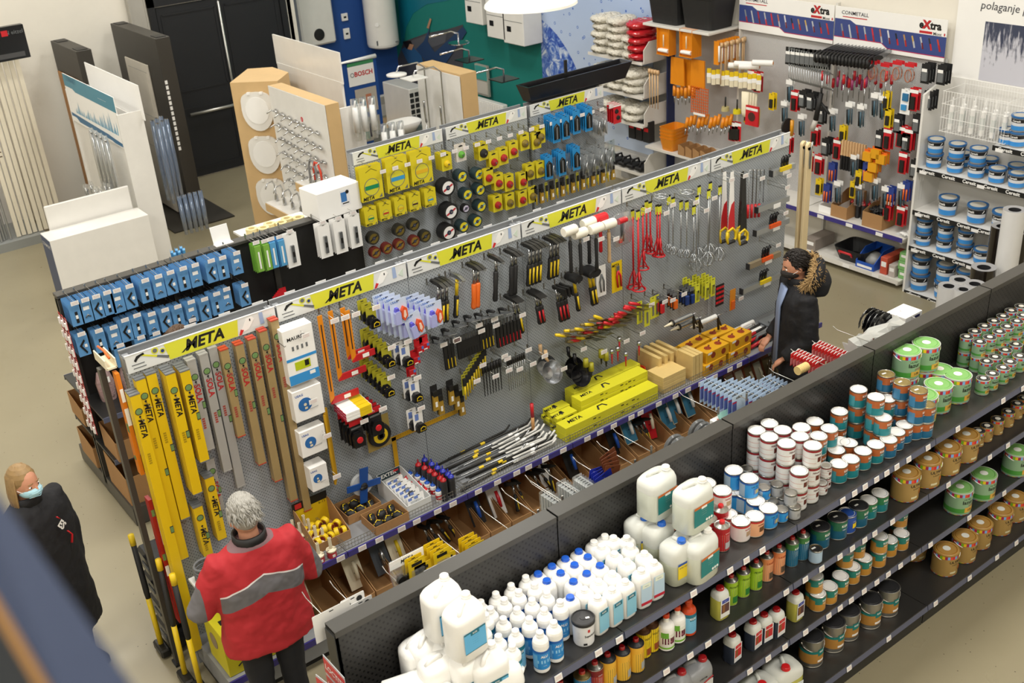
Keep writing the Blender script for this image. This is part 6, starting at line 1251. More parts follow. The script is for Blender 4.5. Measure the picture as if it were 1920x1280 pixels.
for i,(k,u,v,d) in enumerate((('k1',840,352,'large black disc pack with white face, upper'),('k1',846,397,'large black disc pack with white face, lower'),('k2',867,331,'teal disc pack with yellow ring, upper left'),('k2',899,327,'teal disc pack with yellow ring, upper right'),('k2',877,365,'teal disc pack with yellow ring, middle left'),('k2',901,356,'teal disc pack with yellow ring, middle right'),('k2',903,387,'teal disc pack with yellow ring, lower right'),('k3',874,391,'small disc pack with white face'),('k2',870,425,'teal disc pack low at the header edge, left'),('k2',895,415,'teal disc pack low at the header edge, right'),('k1',842,436,'black disc pack half hidden behind the header'),
    ('k4',701,447,'dark bronze disc pack, far left'),('k4',750,432,'dark bronze disc pack, left of the pair'),('k4',777,422,'dark bronze disc pack, right of the pair'),('k4',798,443,'dark bronze disc pack, lowest right'),('k5',705,474,'dark red disc pack, far left'),('k5',727,466,'dark red disc pack, second'),('k5',750,459,'dark red disc pack, third'),('k5',778,452,'dark red disc pack, fourth'))):
    H(k,u,v,2.6-.16,d,'grinding disc packs')
def brushcard(key,col,m,r,cone=True):
    def f(g,w,h): g.lathe([(0,0),(r,0),(r*.9,.02),(r*.3,.03),(0,.03)],m,20,T=Tr(0,-.001,-h*.6)@Rx(90)); g.lathe([(0,0),(r*.2,0),(r*.2,.01),(0,.01)],M_steelp,10,T=Tr(0,-.03,-h*.6)@Rx(90)); g.box(0,-.001,-h*.12,w*.4,.001,h*.07,M_black)
    card(key,'wheel_card',.115,.17,MM(col),f,part='wheel')
brushcard('w1','#d6c72a',mat('red cup wheel','#a81f24',.4),.038); brushcard('w2','#d6c72a',M_blkr,.045); brushcard('w3','#d6c72a',mat('brass wire wheel','#8d7a3a',.5,.5),.04); brushcard('w4','#d9d2c8',MM('#5fa83a'),.035); brushcard('w5','#d6c72a',M_yelp,.035)
W=[('w5',836,287,5),('w4',863,270,2),('w2',905,268,4),('w1',925,285,3),('w1',943,277,3),('w1',962,265,3),('w3',983,250,3),('w3',1013,238,4),('w3',1005,248,2),('w1',915,315,2),('w1',934,325,3),('w1',954,327,3),('w1',980,323,3),('w3',993,307,3),('w3',1013,302,3),('w1',932,366,4),('w3',955,362,3),('w1',979,357,3),('w3',998,350,2)]
for k,(key,u,v,n) in enumerate(W):
    ghook(PY(u,v,2.4))
    for i in range(n): HP(key,PY(u-i*3,v-i*1,2.6-.2+.03*i),'%s on yellow card, %s hook, %s in depth'%({'w1':'red cup wheel','w2':'black sanding plate','w3':'brass wire wheel','w4':'green fan disc','w5':'yellow plastic wheel'}[key],ORD[k],ORD[i]),'wheel cards in the rear grey display')
card('bb','blue_hardware_card',.1,.25,mat('bright blue card','#2f8fcf',.35),lambda g,w,h:(g.tube([(-w*.25,-.01,-h*.85),(-w*.25,-.01,-h*.35),(0,-.01,-h*.25),(w*.25,-.01,-h*.35),(w*.25,-.01,-h*.85)],.012,M_dsteel,6),g.box(0,-.01,-h*.6,w*.2,.01,h*.5,M_gry2)),part='shackle')
card('cb','clear_hardware_bag',.1,.25,M_clear,lambda g,w,h:(g.tube([(-w*.2,-.01,-h*.8),(w*.1,-.012,-h*.3)],.01,M_steelp,6),g.tube([(w*.2,-.01,-h*.9),(w*.0,-.012,-h*.4)],.008,M_zinc,6)),part='hardware')
for k,(key,u,v,n) in enumerate((('bb',1042,222,5),('bb',1060,216,4),('bb',1080,206,5),('bb',1103,201,5),('bb',1028,292,3),('bb',1053,285,4),('bb',1080,275,4),('cb',1122,215,4),('cb',1132,210,4),('cb',1098,290,3),('cb',1112,285,4),('cb',1126,276,4),('cb',1143,280,3))):
    ghook(PY(u,v,2.38))
    for i in range(n): HP(key,PY(u-i*4,v-i*2,2.6-.22+.03*i),'%s, hook %s, %s in depth'%('bright blue card with black hardware' if key=='bb' else 'clear bag of steel fittings',ORD[k],ORD[i]),'blue and clear hardware packs')
card('rdw','red_phone_card',.11,.2,M_redp,lambda g,w,h:(g.lathe([(0,0),(.025,0),(.02,.012),(0,.012)],M_blkr,14,T=Tr(-.01,-.001,-h*.35)@Rx(90)),g.lathe([(0,0),(.025,0),(.02,.012),(0,.012)],M_blkr,14,T=Tr(.01,-.001,-h*.7)@Rx(90)),g.box(0,-.001,-h*.06,w,.001,.015,M_wht)),part='black_parts')
for i in range(4): HP('rdw',PY(1157-i*4,196-i*1.5,2.38+.03*i),'red card with two black round parts, %s in depth'%ORD[i],'red cards with round black parts')
for k,(x0_,x1_) in enumerate(((3.15,6.1),)):
    i=0
    for q in range(22): 
        x=x0_+.1+q*.133
        inst(Q['hook'],(x,2.6,2.2-.0*(q%2)),'wire hook in the rear grey display, %s from left'%ORD[q],0,'wire hooks in the rear grey display')
for q in range(16):
    HP('br' if q%2 else 'cc',(5.0+.07*q,2.4,1.62),'dark small hardware card in the lowest visible row, %s from left'%ORD[q],'dark small hardware cards')
for q in range(10):
    HP('cb',(5.25+.09*q,2.42,1.85),'clear small bag in the second lowest row, %s from left'%ORD[q],'clear small bags')
# hooks with cards on the far side of the tool gondola
for q in range(14):
    x=.55+q*.24; inst(Q['hook'],(x,.112,2.28),'wire hook with white card behind the yellow headers, %s from left'%ORD[q],180,'rear hooks behind the yellow headers',scale=(1.3,1.1,1.3))
cl={}
for x,z,o in GH: cl.setdefault((min(2,int((x-3.07)/1.03)),'top' if z>2.1 else 'middle' if z>1.85 else 'lower'),[]).append((x,z,o))
for (b_,rw),L in cl.items():
    for i,(x,z,o) in enumerate(sorted(L,key=lambda e:(e[0],e[1]))): o['label']='peg hook behind goods, %s rear grey bay, %s rows, %s from left'%(ORD[b_],rw,ORD[i])
t=thing('black_planter','long black planter trough on top of the rear grey display','planter',(5.85,2.7,2.394)); g=G()
g.sheet([[(-.66,-.07,0),(.62,-.07,0),(.62,.07,0),(-.66,.07,0)],[(-.72,-.1,.17),(.7,-.1,.17),(.7,.1,.17),(-.72,.1,.17)],[(-.70,-.085,.17),(.68,-.085,.17),(.68,.085,.17),(-.70,.085,.17)],[(-.64,-.06,.02),(.6,-.06,.02),(.6,.06,.02),(-.64,.06,.02)]],M_blkg,smooth=False); g.build('trough',t); g=G(); g.box(-.1,.05,.24,.03,.02,.14,M_black); g.build('bracket',t)
# ================= right wall =================
FX=Matrix(((0,0,-1,0),(-1,0,0,0),(0,1,0,0),(0,0,0,1)))   # text facing -x
M_mesh=pegmat('white perforated wall panel','#d3d2d0','#8f8f92',.02,.005,ax='y')
M_wsh=mat('white shelf sheet','#dddad3',.45)
for k in range(2):
    y0=.34+1.4*k
    t=thing('wall_rack_bay','white perforated wall rack bay, %s, right wall'%('beside the white bucket rack','nearer the orange trays')[k],'shelving',(8.86,y0,0))
    g=G(); g.box(0,.7,1.42,.03,1.39,2.1,M_mesh); g.build('perforated_panel',t)
    g=G(); g.box(-.03,1.385,1.45,.05,.03,2.9,M_wsh); g.build('upright',t)
    for nm,z,dp in (('shelf',.6,.46),('base_shelf',.1,.46)):
        g=G(); g.box(-dp/2,.7,z-.01,dp,1.385,.02,M_wsh); g.box(-dp-.004,.7,z-.01,.008,1.38,.05,M_pur if nm=='shelf' else M_wsh); 
        for e in (.03,1.36): g.prism([(0,z-.02),(-dp,z-.02),(-dp,z-.05),(0,z-.1)],e-.01,e+.01,M_wsh,'xz')
        o=g.build(nm,t)
        for q in range(3): g=G(); g.box(-dp-.01,.3+q*.4,z-.012,.003,.09,.04,M_tag); g.build('price_tag',o)
    g=G(); 
    s=thing('tool_sign_board','printed tool sign board with blue band, %s'%('right one','left one')[k],'sign',(8.80,y0,2.45))
    g.box(0,.7,.21,.012,1.385,.42,M_wht); g.build('board',s)
    g=G(); x=-.007; M_bb=MM('#3b4a86')
    def ypoly(pts,m,o=0): g.add([(x-o,1.39-a,b) for a,b in pts],[tuple(range(len(pts)))],m)
    ypoly([(0,.10),(.62,.10),(.70,.05),(1.39,.05),(1.39,.25),(.28,.25),(.2,.29),(0,.29)],M_bb); ypoly([(0,.09),(.62,.09),(.70,.04),(1.39,.04),(1.39,.05),(.70,.05),(.62,.10),(0,.10)],MM('#b0305a'),.0002)
    g.text('CONMETALL',.055,MM('#3a3a44'),Tr(x-.001,1.13,.36)@FX,bold=.01,sx=1.1); ypoly([(.1,.322),(.42,.322),(.42,.312),(.1,.312)],MM('#c0282e'))
    g.text('eXtra',.11,M_black,Tr(x-.001,.2,.345)@FX,bold=.04); g.text('X',.115,MM('#c0282e'),Tr(x-.002,.243,.347)@FX,bold=.05); ypoly([(1.07,.285),(1.22,.285),(1.22,.26),(1.07,.26)],MM('#c0282e'),.0005); g.text('Mont',.045,MM('#3a3a3a'),Tr(x-.001,.11,.268)@FX,bold=.01); ypoly([(1.355,.285),(1.37,.285),(1.37,.258),(1.355,.258)],MM('#c0282e'),.0005)
    for q in range(13):
        yy=.08+q*.1; sk=.05; cols=['#8a9096','#c0c4c8','#a8242a','#b0b4b8','#c8303a','#b06a5a','#d8d8dc','#20242c','#b08a5a','#c8a860','#b8bcc0','#30343a','#c04030']
        ypoly([(yy,.235-.02*(q>6)),(yy+.018,.24-.02*(q>6)),(yy+.06,.1),(yy+.04,.095)],MM(cols[q]),.0006); ypoly([(yy+.025,.16),(yy+.04,.165),(yy+.06,.1),(yy+.04,.095)],MM(['#a8242a','#b8bcc0','#702028','#c0282e'][q%4]),.0009)
    g.build('sign_print',s)
# snow photo and wording
def snow_mat():
    m,N,L,b=nodes('snowy mast photo print',.5); tc=N.new('ShaderNodeTexCoord'); sp=N.new('ShaderNodeSeparateXYZ'); L.new(tc.outputs['Object'],sp.inputs[0])
    mp=N.new('ShaderNodeMapping'); mp.inputs['Scale'].default_value=(1,16,2.5); L.new(tc.outputs['Object'],mp.inputs[0])
    n1=N.new('ShaderNodeTexNoise'); n1.inputs['Scale'].default_value=2.2; n1.inputs['Detail'].default_value=7; L.new(mp.outputs[0],n1.inputs['Vector'])
    n2=N.new('ShaderNodeTexNoise'); n2.inputs['Scale'].default_value=22; n2.inputs['Detail'].default_value=6; L.new(tc.outputs['Object'],n2.inputs['Vector'])
    h=mth(N,L,'ADD',mth(N,L,'MULTIPLY',sp.outputs[2],-3.2),.85)
    t=mth(N,L,'ADD',h,mth(N,L,'MULTIPLY',mth(N,L,'SUBTRACT',n1.outputs['Fac'],.5),3.2))
    cr=N.new('ShaderNodeValToRGB'); L.new(mth(N,L,'MULTIPLY',mth(N,L,'MAXIMUM',t,0),mth(N,L,'ADD',n2.outputs['Fac'],.2)),cr.inputs[0]); e=cr.color_ramp.elements; e[0].position=.15; e[0].color=lin('#3c4258'); e[1].position=.6; e[1].color=lin('#c8c8d2'); L.new(cr.outputs[0],b.inputs['Base Color']); return m
s=thing('snow_photo_poster','large white wall poster with a photo of snow covered masts','poster',(8.88,-.85,2.6)); g=G(); g.box(0,0,.0,.02,2.3,1.7,M_wht); g.build('poster_sheet',s); g=G(); g.box(-.012,-.12,0,.004,1.9,.58,snow_mat()); g.build('photo',s)
g=G(); g.text('polaganje plocica',.11,MM('#4a4a50'),Tr(-.013,.53,.44)@FX,bold=.0,shear=.12); g.text('sustav',.11,MM('#c04a4a'),Tr(-.013,.35,.6)@FX,bold=.01,shear=.12); g.build('wording',s)
# ---- wall tool goods
def wx(u,v,x): return PX(u,v,x)
def wcard(key,w,h,m,fn=None): card(key,'wall_pack',w,h,m,fn,part='contents')
wcard('v1',.1,.24,M_redp,lambda g,w,h:(g.box(0,-.01,-h*.65,w*.5,.02,h*.55,M_dsteel),g.box(0,-.002,-h*.15,w,.002,h*.15,M_wht)))
wcard('v2',.09,.26,M_clear,lambda g,w,h:(g.box(0,-.001,-h*.1,w,.002,h*.2,M_wht),g.tube([(-w*.1,-.01,-h*.3),(w*.05,-.01,-h*.9)],.012,M_blkr,6),g.tube([(w*.15,-.01,-h*.3),(w*.25,-.01,-h*.95)],.01,MM('#3a5a6a'),6)))
wcard('v3',.1,.2,M_blkc,lambda g,w,h:(g.box(0,-.01,-h*.6,w*.6,.02,h*.5,M_gry2),g.box(0,-.022,-h*.3,w*.6,.002,h*.16,M_wht)))
wcard('v4',.12,.26,M_wht,lambda g,w,h:(g.box(0,-.01,-h*.3,w*.55,.015,h*.3,MM('#2f6f9c')),g.box(-.01,-.01,-h*.72,w*.5,.015,h*.22,MM('#3a8fc8'))))
wcard('v5',.11,.22,M_clear,lambda g,w,h:(g.tube([(w*.35*math.cos(a),-.01,-h*.6+h*.3*math.sin(a)) for a in [2*math.pi*i/12 for i in range(13)]],.006,MM('#b06a4a'),5),g.box(0,-.002,-h*.1,w,.002,h*.18,M_redp)))
wcard('v6',.08,.2,M_yelp,lambda g,w,h:(g.box(0,-.01,-h*.6,w*.5,.02,h*.5,M_blkr)))
wcard('v7',.12,.14,M_orgp,lambda g,w,h:(g.box(0,-.02,-h*.55,w*.9,.04,h*.7,mat('amber plastic box','#dfa01f',.35))))
wcard('v8',.09,.22,MM('#2a3f8a'),lambda g,w,h:(g.tube([(-w*.2,-.01,-h*.4),(-w*.2,-.01,-h*.95)],.01,M_orgp,6),g.tube([(w*.2,-.01,-h*.4),(w*.2,-.01,-h*.95)],.01,M_orgp,6)))
WD_={'v1':'red card pack','v2':'clear pack with dark and blue grips','v3':'black card pack','v4':'white box with blue windows','v5':'clear bag with coiled tube','v6':'yellow card pack','v7':'amber plastic cased pack','v8':'blue pack with orange grips'}
def wput(key,u,v,n,x=8.5,dx=.05,uid=''):
    p=PX(u,v,x)
    for i in range(n): HP(key,(x+dx*i,p.y,p.z),'%s on the wall panel, %s, %s deep'%(WD_[key],uid,ORD[i]),'%s on the wall'%WD_[key],rz=-90)
CN={}
def wmany(key,L,n=3):
    for (u,v) in L:
        CN[key]=CN.get(key,0)+1; wput(key,u,v,n,uid='%s hook'%ORD[CN[key]-1])
wmany('v5',[(1637,113),(1660,118),(1683,114),(1706,118)],2); wmany('v3',[(1737,120),(1767,122),(1742,170)],3); wmany('v2',[(1592,192),(1614,196),(1640,175),(1655,180),(1502,215),(1560,205)],2)
wmany('v6',[(1662,172),(1666,205),(1400,200),(1415,205),(1447,175)],2); wmany('v4',[(1700,168)],2); wmany('v1',[(1715,165),(1665,240),(1690,235),(1705,240),(1528,235),(1515,285),(1535,290),(1408,130),(1420,135),(1694,285)],2)
wmany('v3',[(1650,245),(1700,250),(1548,260),(1716,300),(1505,170),(1520,175)],3); wmany('v7',[(1630,280),(1645,275),(1640,300),(1632,318),(1655,285)],2); wmany('v8',[(1625,305),(1550,345),(1670,350),(1700,340),(1560,305)],2); wmany('v6',[(1610,320),(1535,335),(1600,340),(1580,235)],2); wmany('v2',[(1480,150),(1470,190),(1600,290),(1660,350),(1640,335),(1570,340),(1720,330),(1690,345),(1610,345)],2); wmany('v1',[(1665,375),(1690,385),(1570,260),(1478,250),(1490,170)],2); wmany('v3',[(1720,215),(1540,200),(1685,215)],2)
# black saw handles row
saw('wsaw',.34,M_steelp,M_dsteel,M_blkr)
for i in range(16): HP('wsaw',(8.82,PX(1530+i*6.6,92+i*.8,8.4).y,PX(1530+i*6.6,92+i*.8,8.4).z-.02),'black handled saw in the bristling top row of the wall panel, %s'%ORD[i],'black handled saws on the wall',rot=(0,82,0))
rod('wsd','screwdriver',.3,.008,M_steelp,M_redp,.1,'screwdriver'); 
for i in range(14): HP('wsd',PX(1543+i*10,133+(i%3)*7,8.5+.05*(i%4)),'red handled screwdriver below the saws, %s from the left'%ORD[i],'red handled screwdrivers')
rod('wsb','screwdriver',.22,.007,M_steelp,MM('#8a2a5a'),.11,'screwdriver')
for i in range(7): HP('wsb',PX(1570+i*9,163+(i%2)*6,8.5+.05*(i%3)),'purple and blue gripped screwdriver hanging handle down, %s'%ORD[i],'purple screwdrivers',rot=(180,0,0))
g=G(); g.tube([(0,0,0),(0,0,-.14),(.06,0,-.18)],.006,M_zinc,6); h=G(); h.box(0,0,.01,.02,.02,.02,M_zinc); QQ('sq','zinc_angle_key','spanner',[('rod',g),('head',h)])
for i in range(34): HP('sq',PX(1480+(i%17)*4.6,92+(i%17)*1.1+(i//17)*30,8.5-.0*i),'bent steel wrench in the dense steel row, %s column, %s row'%(ORD[i%17],ORD[i//17]),'bent steel wrenches',rz=-60)
for i in range(9): HP('wsd' if False else 'v3',PX(1480+i*9,88+i*1,8.5),'dark wide plane card in the row under the sign, %s'%ORD[i],'dark wide plane cards',rz=-90)
# wooden handled brushes
g=G(); g.prism([(-.012,0),(.012,0),(.016,-.16),(-.016,-.16)],-.01,.01,M_wood); h=G(); h.box(0,0,-.25,.03,.02,.18,M_blkr); g2=G(); g2.box(0,0,-.165,.034,.024,.014,M_wood); QQ('wbr','long_brush','brush',[('handle',g),('bristles',h),('ferrule',g2)])
for i in range(9): HP('wbr',PX(1581+i*5.2,262+i*1.2,8.45+.02*i),'wooden handled black bristle brush, %s from the left'%ORD[i],'wooden handled brushes')
t=thing('black_foam_gun','black foam gun hanging above the wooden plank','foam gun',PX(1540,175,8.35)); g=G(); g.tube([(0,0,.0),(-.03,.03,-.3)],[.025,.03],M_blkr,8); g.build('canister_holder',t); g=G(); g.tube([(0,0,-.1),(-.02,-.14,-.2)],.014,M_blkr,6); g.tube([(0,0,0),(0,0,.06)],.012,M_blkr,6); g.build('trigger',t); g=G(); g.tube([(-.03,.03,-.3),(-.05,.06,-.42)],.03,MM('#b8b4ac'),10); g.build('nozzle',t)
t=thing('yellow_pipe_clamp','yellow and black pipe clamp beside the last yellow header','clamp',PX(1485,235,8.3)); g=G(); g.tube([(0,0,.06),(0,0,-.12)],.022,mat('amber enamel','#d8941c',.3),8); g.build('body',t); g=G(); g.lathe([(0,0),(.09,0),(.09,.02),(0,.02)],M_blkr,20,T=Tr(0,.08,-.02)@Rx(90)); g.build('wheel',t)
# wall shelf goods
for k,(u,v,w,d,h,bh,m_,l_) in enumerate(((1570,405,.22,.34,.14,.26,M_kraft,'brown open carton with red items, left'),(1633,425,.26,.36,.17,.26,M_kraft,'brown open carton heaped with black items'),(1545,385,.2,.3,.08,.1,M_wht,'white low carton'))):
    p=PX(u,v,8.45); t=opencarton('shelf_carton',l_+' on the wall rack shelf',8.64,p.y,.602,d,w,h,m_,bh=bh)
    t.rotation_euler=(0,0,math.radians(-90)); t.children[0].scale=(w/d,d/w,1)
g=G(); 
for i in range(60): a=r_.uniform(0,6.28); g.tube([(r_.uniform(-.09,.09),r_.uniform(-.12,.12),.0),(r_.uniform(-.09,.09),r_.uniform(-.12,.12),.06)],.012,M_blkr,5)
t=thing('black_dowel_heap','heap of black plastic plugs in the brown carton','plugs',(8.62,PX(633+1000,425,8.45).y,.72)); o=g.build('plugs',t); stuff(o)
for i in range(7):
    p=PX(1597+i*5.5,375-(i%2)*3,8.6); HP('tr',(8.62+.05*(i%2),p.y,.602),'black nozzle bottle on the wall rack shelf, %s'%ORD[i],'black nozzle bottles'); 
for k,(u,v,w,d,h,c,l_) in enumerate(((1516,475,.16,.36,.14,'#8a8078','grey carton'),(1655,505,.09,.36,.2,'#c0503a','orange red carton on edge'),(1670,515,.08,.36,.14,'#b8aea8','grey and white carton'),(1690,518,.14,.3,.1,'#7fb870','green and white carton, lowest'),(1690,500,.14,.3,.1,'#7fb870','green and white carton, middle'),(1693,482,.14,.3,.1,'#7fb870','green and white carton, topmost'))):
    p=PX(u,v,8.45); z=.102 if k<4 else .102+.105*(k-3)
    t=thing('packed_carton',l_+' on the base of the wall rack','box',(8.64,p.y,z)); g=G(); g.box(0,0,h/2,d,w,h,MM(c),b=.003); g.build('carton',t); g=G(); g.box(-d/2-.001,0,h*.6,.001,w*.7,h*.3,M_wht); g.build('label',t)
p=PX(1590,470,8.45); t=thing('black_tray_bin','black moulded bin with red handle on the base of the wall rack','bin',(8.64,p.y,.102),0); g=G(); g.sheet([sring(.3,.34,0,6,16),sring(.42,.44,.16,6,16),sring(.4,.42,.16,6,16),sring(.28,.32,.01,6,16)],M_blkr,smooth=False); g.build('bin_shell',t); g=G(); g.tube([(-.22,-.08,.1),(-.25,-.08,.14),(-.25,.08,.14),(-.22,.08,.1)],.014,M_redp,6); g.build('handle',t)
p=PX(1622,500,8.45); t=thing('blue_storage_bin','blue open fronted storage bin with grey bags','bin',(8.62,p.y,.102)); g=G(); g.box(0,0,.005,.36,.24,.01,M_bluep)
for s_ in (-1,1): g.prism([(-.18,0),(.18,0),(.18,.2),(-.02,.2),(-.18,.08)],s_*.12-.004,s_*.12+.004,M_bluep,'xz')
g.box(.18,0,.1,.006,.24,.2,M_bluep); g.box(-.18,0,.04,.006,.24,.08,M_bluep); g.build('bin_shell',t); g=G(); g.sheet([sring(.2,.18,.01,2.5,10),sring(.22,.2,.08,2.5,10),sring(.1,.1,.14,2.5,10)],MM('#9a9a98')); g.build('bags',t); g=G(); g.box(-.186,.0,.03,.002,.2,.03,M_wht); g.build('label',t)
p=PX(1700,425,8.45); t=thing('white_glove_pack','white gloves lying on a purple edged tray','gloves',(8.6,p.y,.61)); g=G(); g.sheet([sring(.16,.14,0,3,10),sring(.14,.12,.04,3,10)],M_wht)
for q in range(5): g.tube([(-.06,-.04+q*.025,.02),(-.16+abs(q-2)*.012,-.06+q*.035,.03)],.013,M_wht,6)
g.build('glove',t); g=G(); g.box(.02,.0,-.003,.28,.3,.006,M_hw); g.build('tray',t)
# wooden planks at the gondola end
p=PY(1495,262,.0); 
for i,(u,v) in enumerate(((1500,262),(1488,272))):
    a=PZ(u,v,2.36); t=thing('pine_plank','tall pale pine plank standing at the tool gondola end, %s'%('front','behind')[i],'plank',(6.09,a.y if -.2<a.y<.25 else .05+i*.06,0)); g=G(); g.box(0,0,1.15,.075,.03,2.3,mat('pale pine','#dcc79c',.55,var=.06,scale=8),b=.004); g.lathe([(0,-.015),(.0375,-.015),(.0375,.015),(0,.015)],MATS['pale pine'],16,T=Tr(0,0,2.3)@Rx(90)); g.build('plank',t); g=G(); g.tube([(.0,-.02,2.1),(0,-.025,2.3),(.02,-.02,2.34)],.008,M_zinc,6); g.box(0,-.018,2.2,.03,.004,.14,M_zinc); g.build('steel_bracket',t)
# ---- white bucket rack (Ceresit)
M_lam=mat('white laminate','#e3e1dc',.4,var=.02)
t=thing('bucket_rack','white laminate shelf rack with black printed edge strips','shelving',(8.42,.3,0))
g=G(); g.prism([(0,0),(.46,0),(.46,2.35),(0,2.2)],-.025,0,M_lam,'xz'); g.build('side_panel',t)
g=G(); g.prism([(0,0),(.46,0),(.46,2.35),(0,2.2)],-2.75,-2.725,M_lam,'xz'); g.build('side_panel',t)
g=G(); g.box(.45,-1.37,1.15,.02,2.7,2.3,M_lam); g.build('back_panel',t)
g=G(); g.box(.22,-.7,1.2,.02,.02,.02,M_lam)
for z,ya,yb in ((.02,0,2.7),(.545,0,2.7),(.955,0,2.7),(1.425,0,2.7),(1.83,.8,2.7)):
    g=G(); g.box(.22,-(ya+yb)/2,z-.012,.44,yb-ya-.05,.024,M_lam); o=g.build('shelf',t)
    g=G(); g.box(-.003,-(ya+yb)/2,z-.018,.006,yb-ya-.05,.05,M_black); g.build('edge_strip',o)
    g=G(); n=int((yb-ya-.1)/.235)
    for i in range(n): g.text('Ceresit',.05,M_wht,Tr(-.0075,-ya-.16-i*.235,z-.018)@FX,bold=.03)
    g.build('strip_lettering',o)
    g=G(); 
    for i in range(2): g=G(); g.box(-.009,-ya-.1-i*.66,z-.03,.002,.08,.035,M_tag); g.build('price_tag',o)
def bucket(key,r,h):
    g=G(); g.lathe([(0,0),(r*.86,0),(r*.97,h*.9),(0,h*.9)],mat('grey bucket plastic','#8f9296',.4),24); b=G(); b.lathe([(r*.97,h*.86),(r*1.04,h*.87),(r*1.06,h*.93),(r*1.04,h),(r*.98,h),(r*.95,h*.965),(0,h*.965)],mat('blue bucket lid','#2f6aa6',.35),24); b.lathe([(0,h*.966),(r*.8,h*.966),(r*.8,h*.972),(0,h*.972)],mat('lid paper print','#c9c6bc',.6),18)
    l=G(); 
    for a0,a1,z0,z1,c in ((-100,100,.38,.58,'#d8dbe0'),(-100,100,.58,.8,'#1a1a1c'),(-100,100,.1,.38,'#3a8fd8'),(-160,-100,.1,.8,'#8f9296'),(100,160,.1,.8,'#8f9296')):
        n_=10; vs=[]
        for i in range(n_+1):
            a=math.radians(a0+(a1-a0)*i/n_)
            for z in (z0,z1): rr=(r*(.86+.11*z/.9))*1.01+.0015; vs.append((rr*math.sin(a),-rr*math.cos(a),h*z))
        l.add(vs,[(2*i,2*i+2,2*i+3,2*i+1) for i in range(n_)],MM(c),True)
    l.text('Ceresit',h*.17,M_wht,Rz(-5)@Tr(0,0,h*.69),bold=.03,wrap=r*.955+.004)
    w=G(); w.tube([(r*1.0*math.cos(a),-.012-r*.35*math.sin(a),h*.78-h*.35*math.sin(a)) for a in [math.pi*i/12 for i in range(13)]],.003,M_wht,5)
    QQ(key,'adhesive_bucket','bucket',[('bucket_body',g),('lid',b),('label',l),('handle',w)])
bucket('bk',.085,.155); bucket('bkl',.1,.2); bucket('bks',.085,.12)
def bput(key,L,z,n,h,d):
    for i,(u,v) in enumerate(L):
        p=PZ(u,v,z+n*h); y=min(p.y,.18)
        for j in range(n): HP(key,(8.55,y,z+j*h),'grey bucket with blue lid, %s, %s from left%s'%(d,ORD[i],(', '+('bottom','top')[j]) if n>1 else ''),'grey buckets with blue lids',rz=-90+r_.uniform(-15,15))
def bx(key,L,z,n,h,d):
    for i,(u,v) in enumerate(L):
        p=PX(u,v,8.55)
        for j in range(n): HP(key,(8.55,p.y-.0,z+j*h),'grey bucket with blue lid, %s, %s from left%s'%(d,ORD[i],(', '+('bottom','top')[j]) if n>1 else ''),'grey buckets with blue lids',rz=-90+r_.uniform(-15,15))
bx('bk',[(1756,262),(1796,270),(1836,278)],1.427,2,.157,'second shelf pairs'); bx('bk',[(1872,312),(1913,298)],1.427,1,.155,'second shelf single'); bx('bkl',[(1780,368),(1834,384),(1881,397)],.957,1,.2,'middle shelf')
bx('bk',[(1735,415),(1774,429),(1812,442)],.547,2,.157,'lower shelf pairs'); bx('bk',[(1842,469)],.547,1,.155,'lower shelf single'); bx('bkl',[(1730,476)],.022,2,.2,'bottom shelf pair'); bx('bkl',[(1775,494),(1813,503)],.022,2,.2,'bottom shelf behind rolls'); bx('bk',[(1892,240)],1.832,1,.155,'top shelf single'); bx('bk',[(1915,215)],1.832,2,.157,'top shelf pair')
for i in range(3): HP('bk',(8.76,-.02-.3*i,1.427),'grey bucket with blue lid in the rear of the second shelf, %s'%ORD[i],'grey buckets with blue lids',rz=-90)
# wire basket with white tubes
t=thing('wire_basket','white wire basket of sealant tubes on top of the bucket rack','basket',(8.44,.08,1.86)); g=G()
for q in range(24): g.box(0,-.03*q,.2,.003,.003,.42,M_wht); g.box(.36,-.03*q,.22,.003,.003,.46,M_wht)
for z in (0,.14,.28,.41): g.box(0,-.35,z,.004,.72,.004,M_wht); g.box(.18,.0,z,.36,.004,.004,M_wht); g.box(.36,-.35,z,.004,.72,.004,M_wht); g.box(.18,-.7,z,.36,.004,.004,M_wht)
for q in range(12): g.box(0.18,-.06*q,0,.36,.003,.003,M_wht)
g.build('wire_frame',t)
g=G(); g.lathe([(0,0),(.024,0),(.024,.24),(.008,.25),(.006,.33),(0,.33)],M_wht,14); h=G(); h.lathe([(.0245,.06),(.0245,.18)],MM('#d8dcd8'),14); QQ('tube','sealant_tube','tube',[('cartridge',g),('label',h)])
for i in range(11): HP('tube',(8.52+.12*(i%2),.02-.058*i,1.87),'white sealant tube in the wire basket, %s from left'%ORD[i],'white sealant tubes')
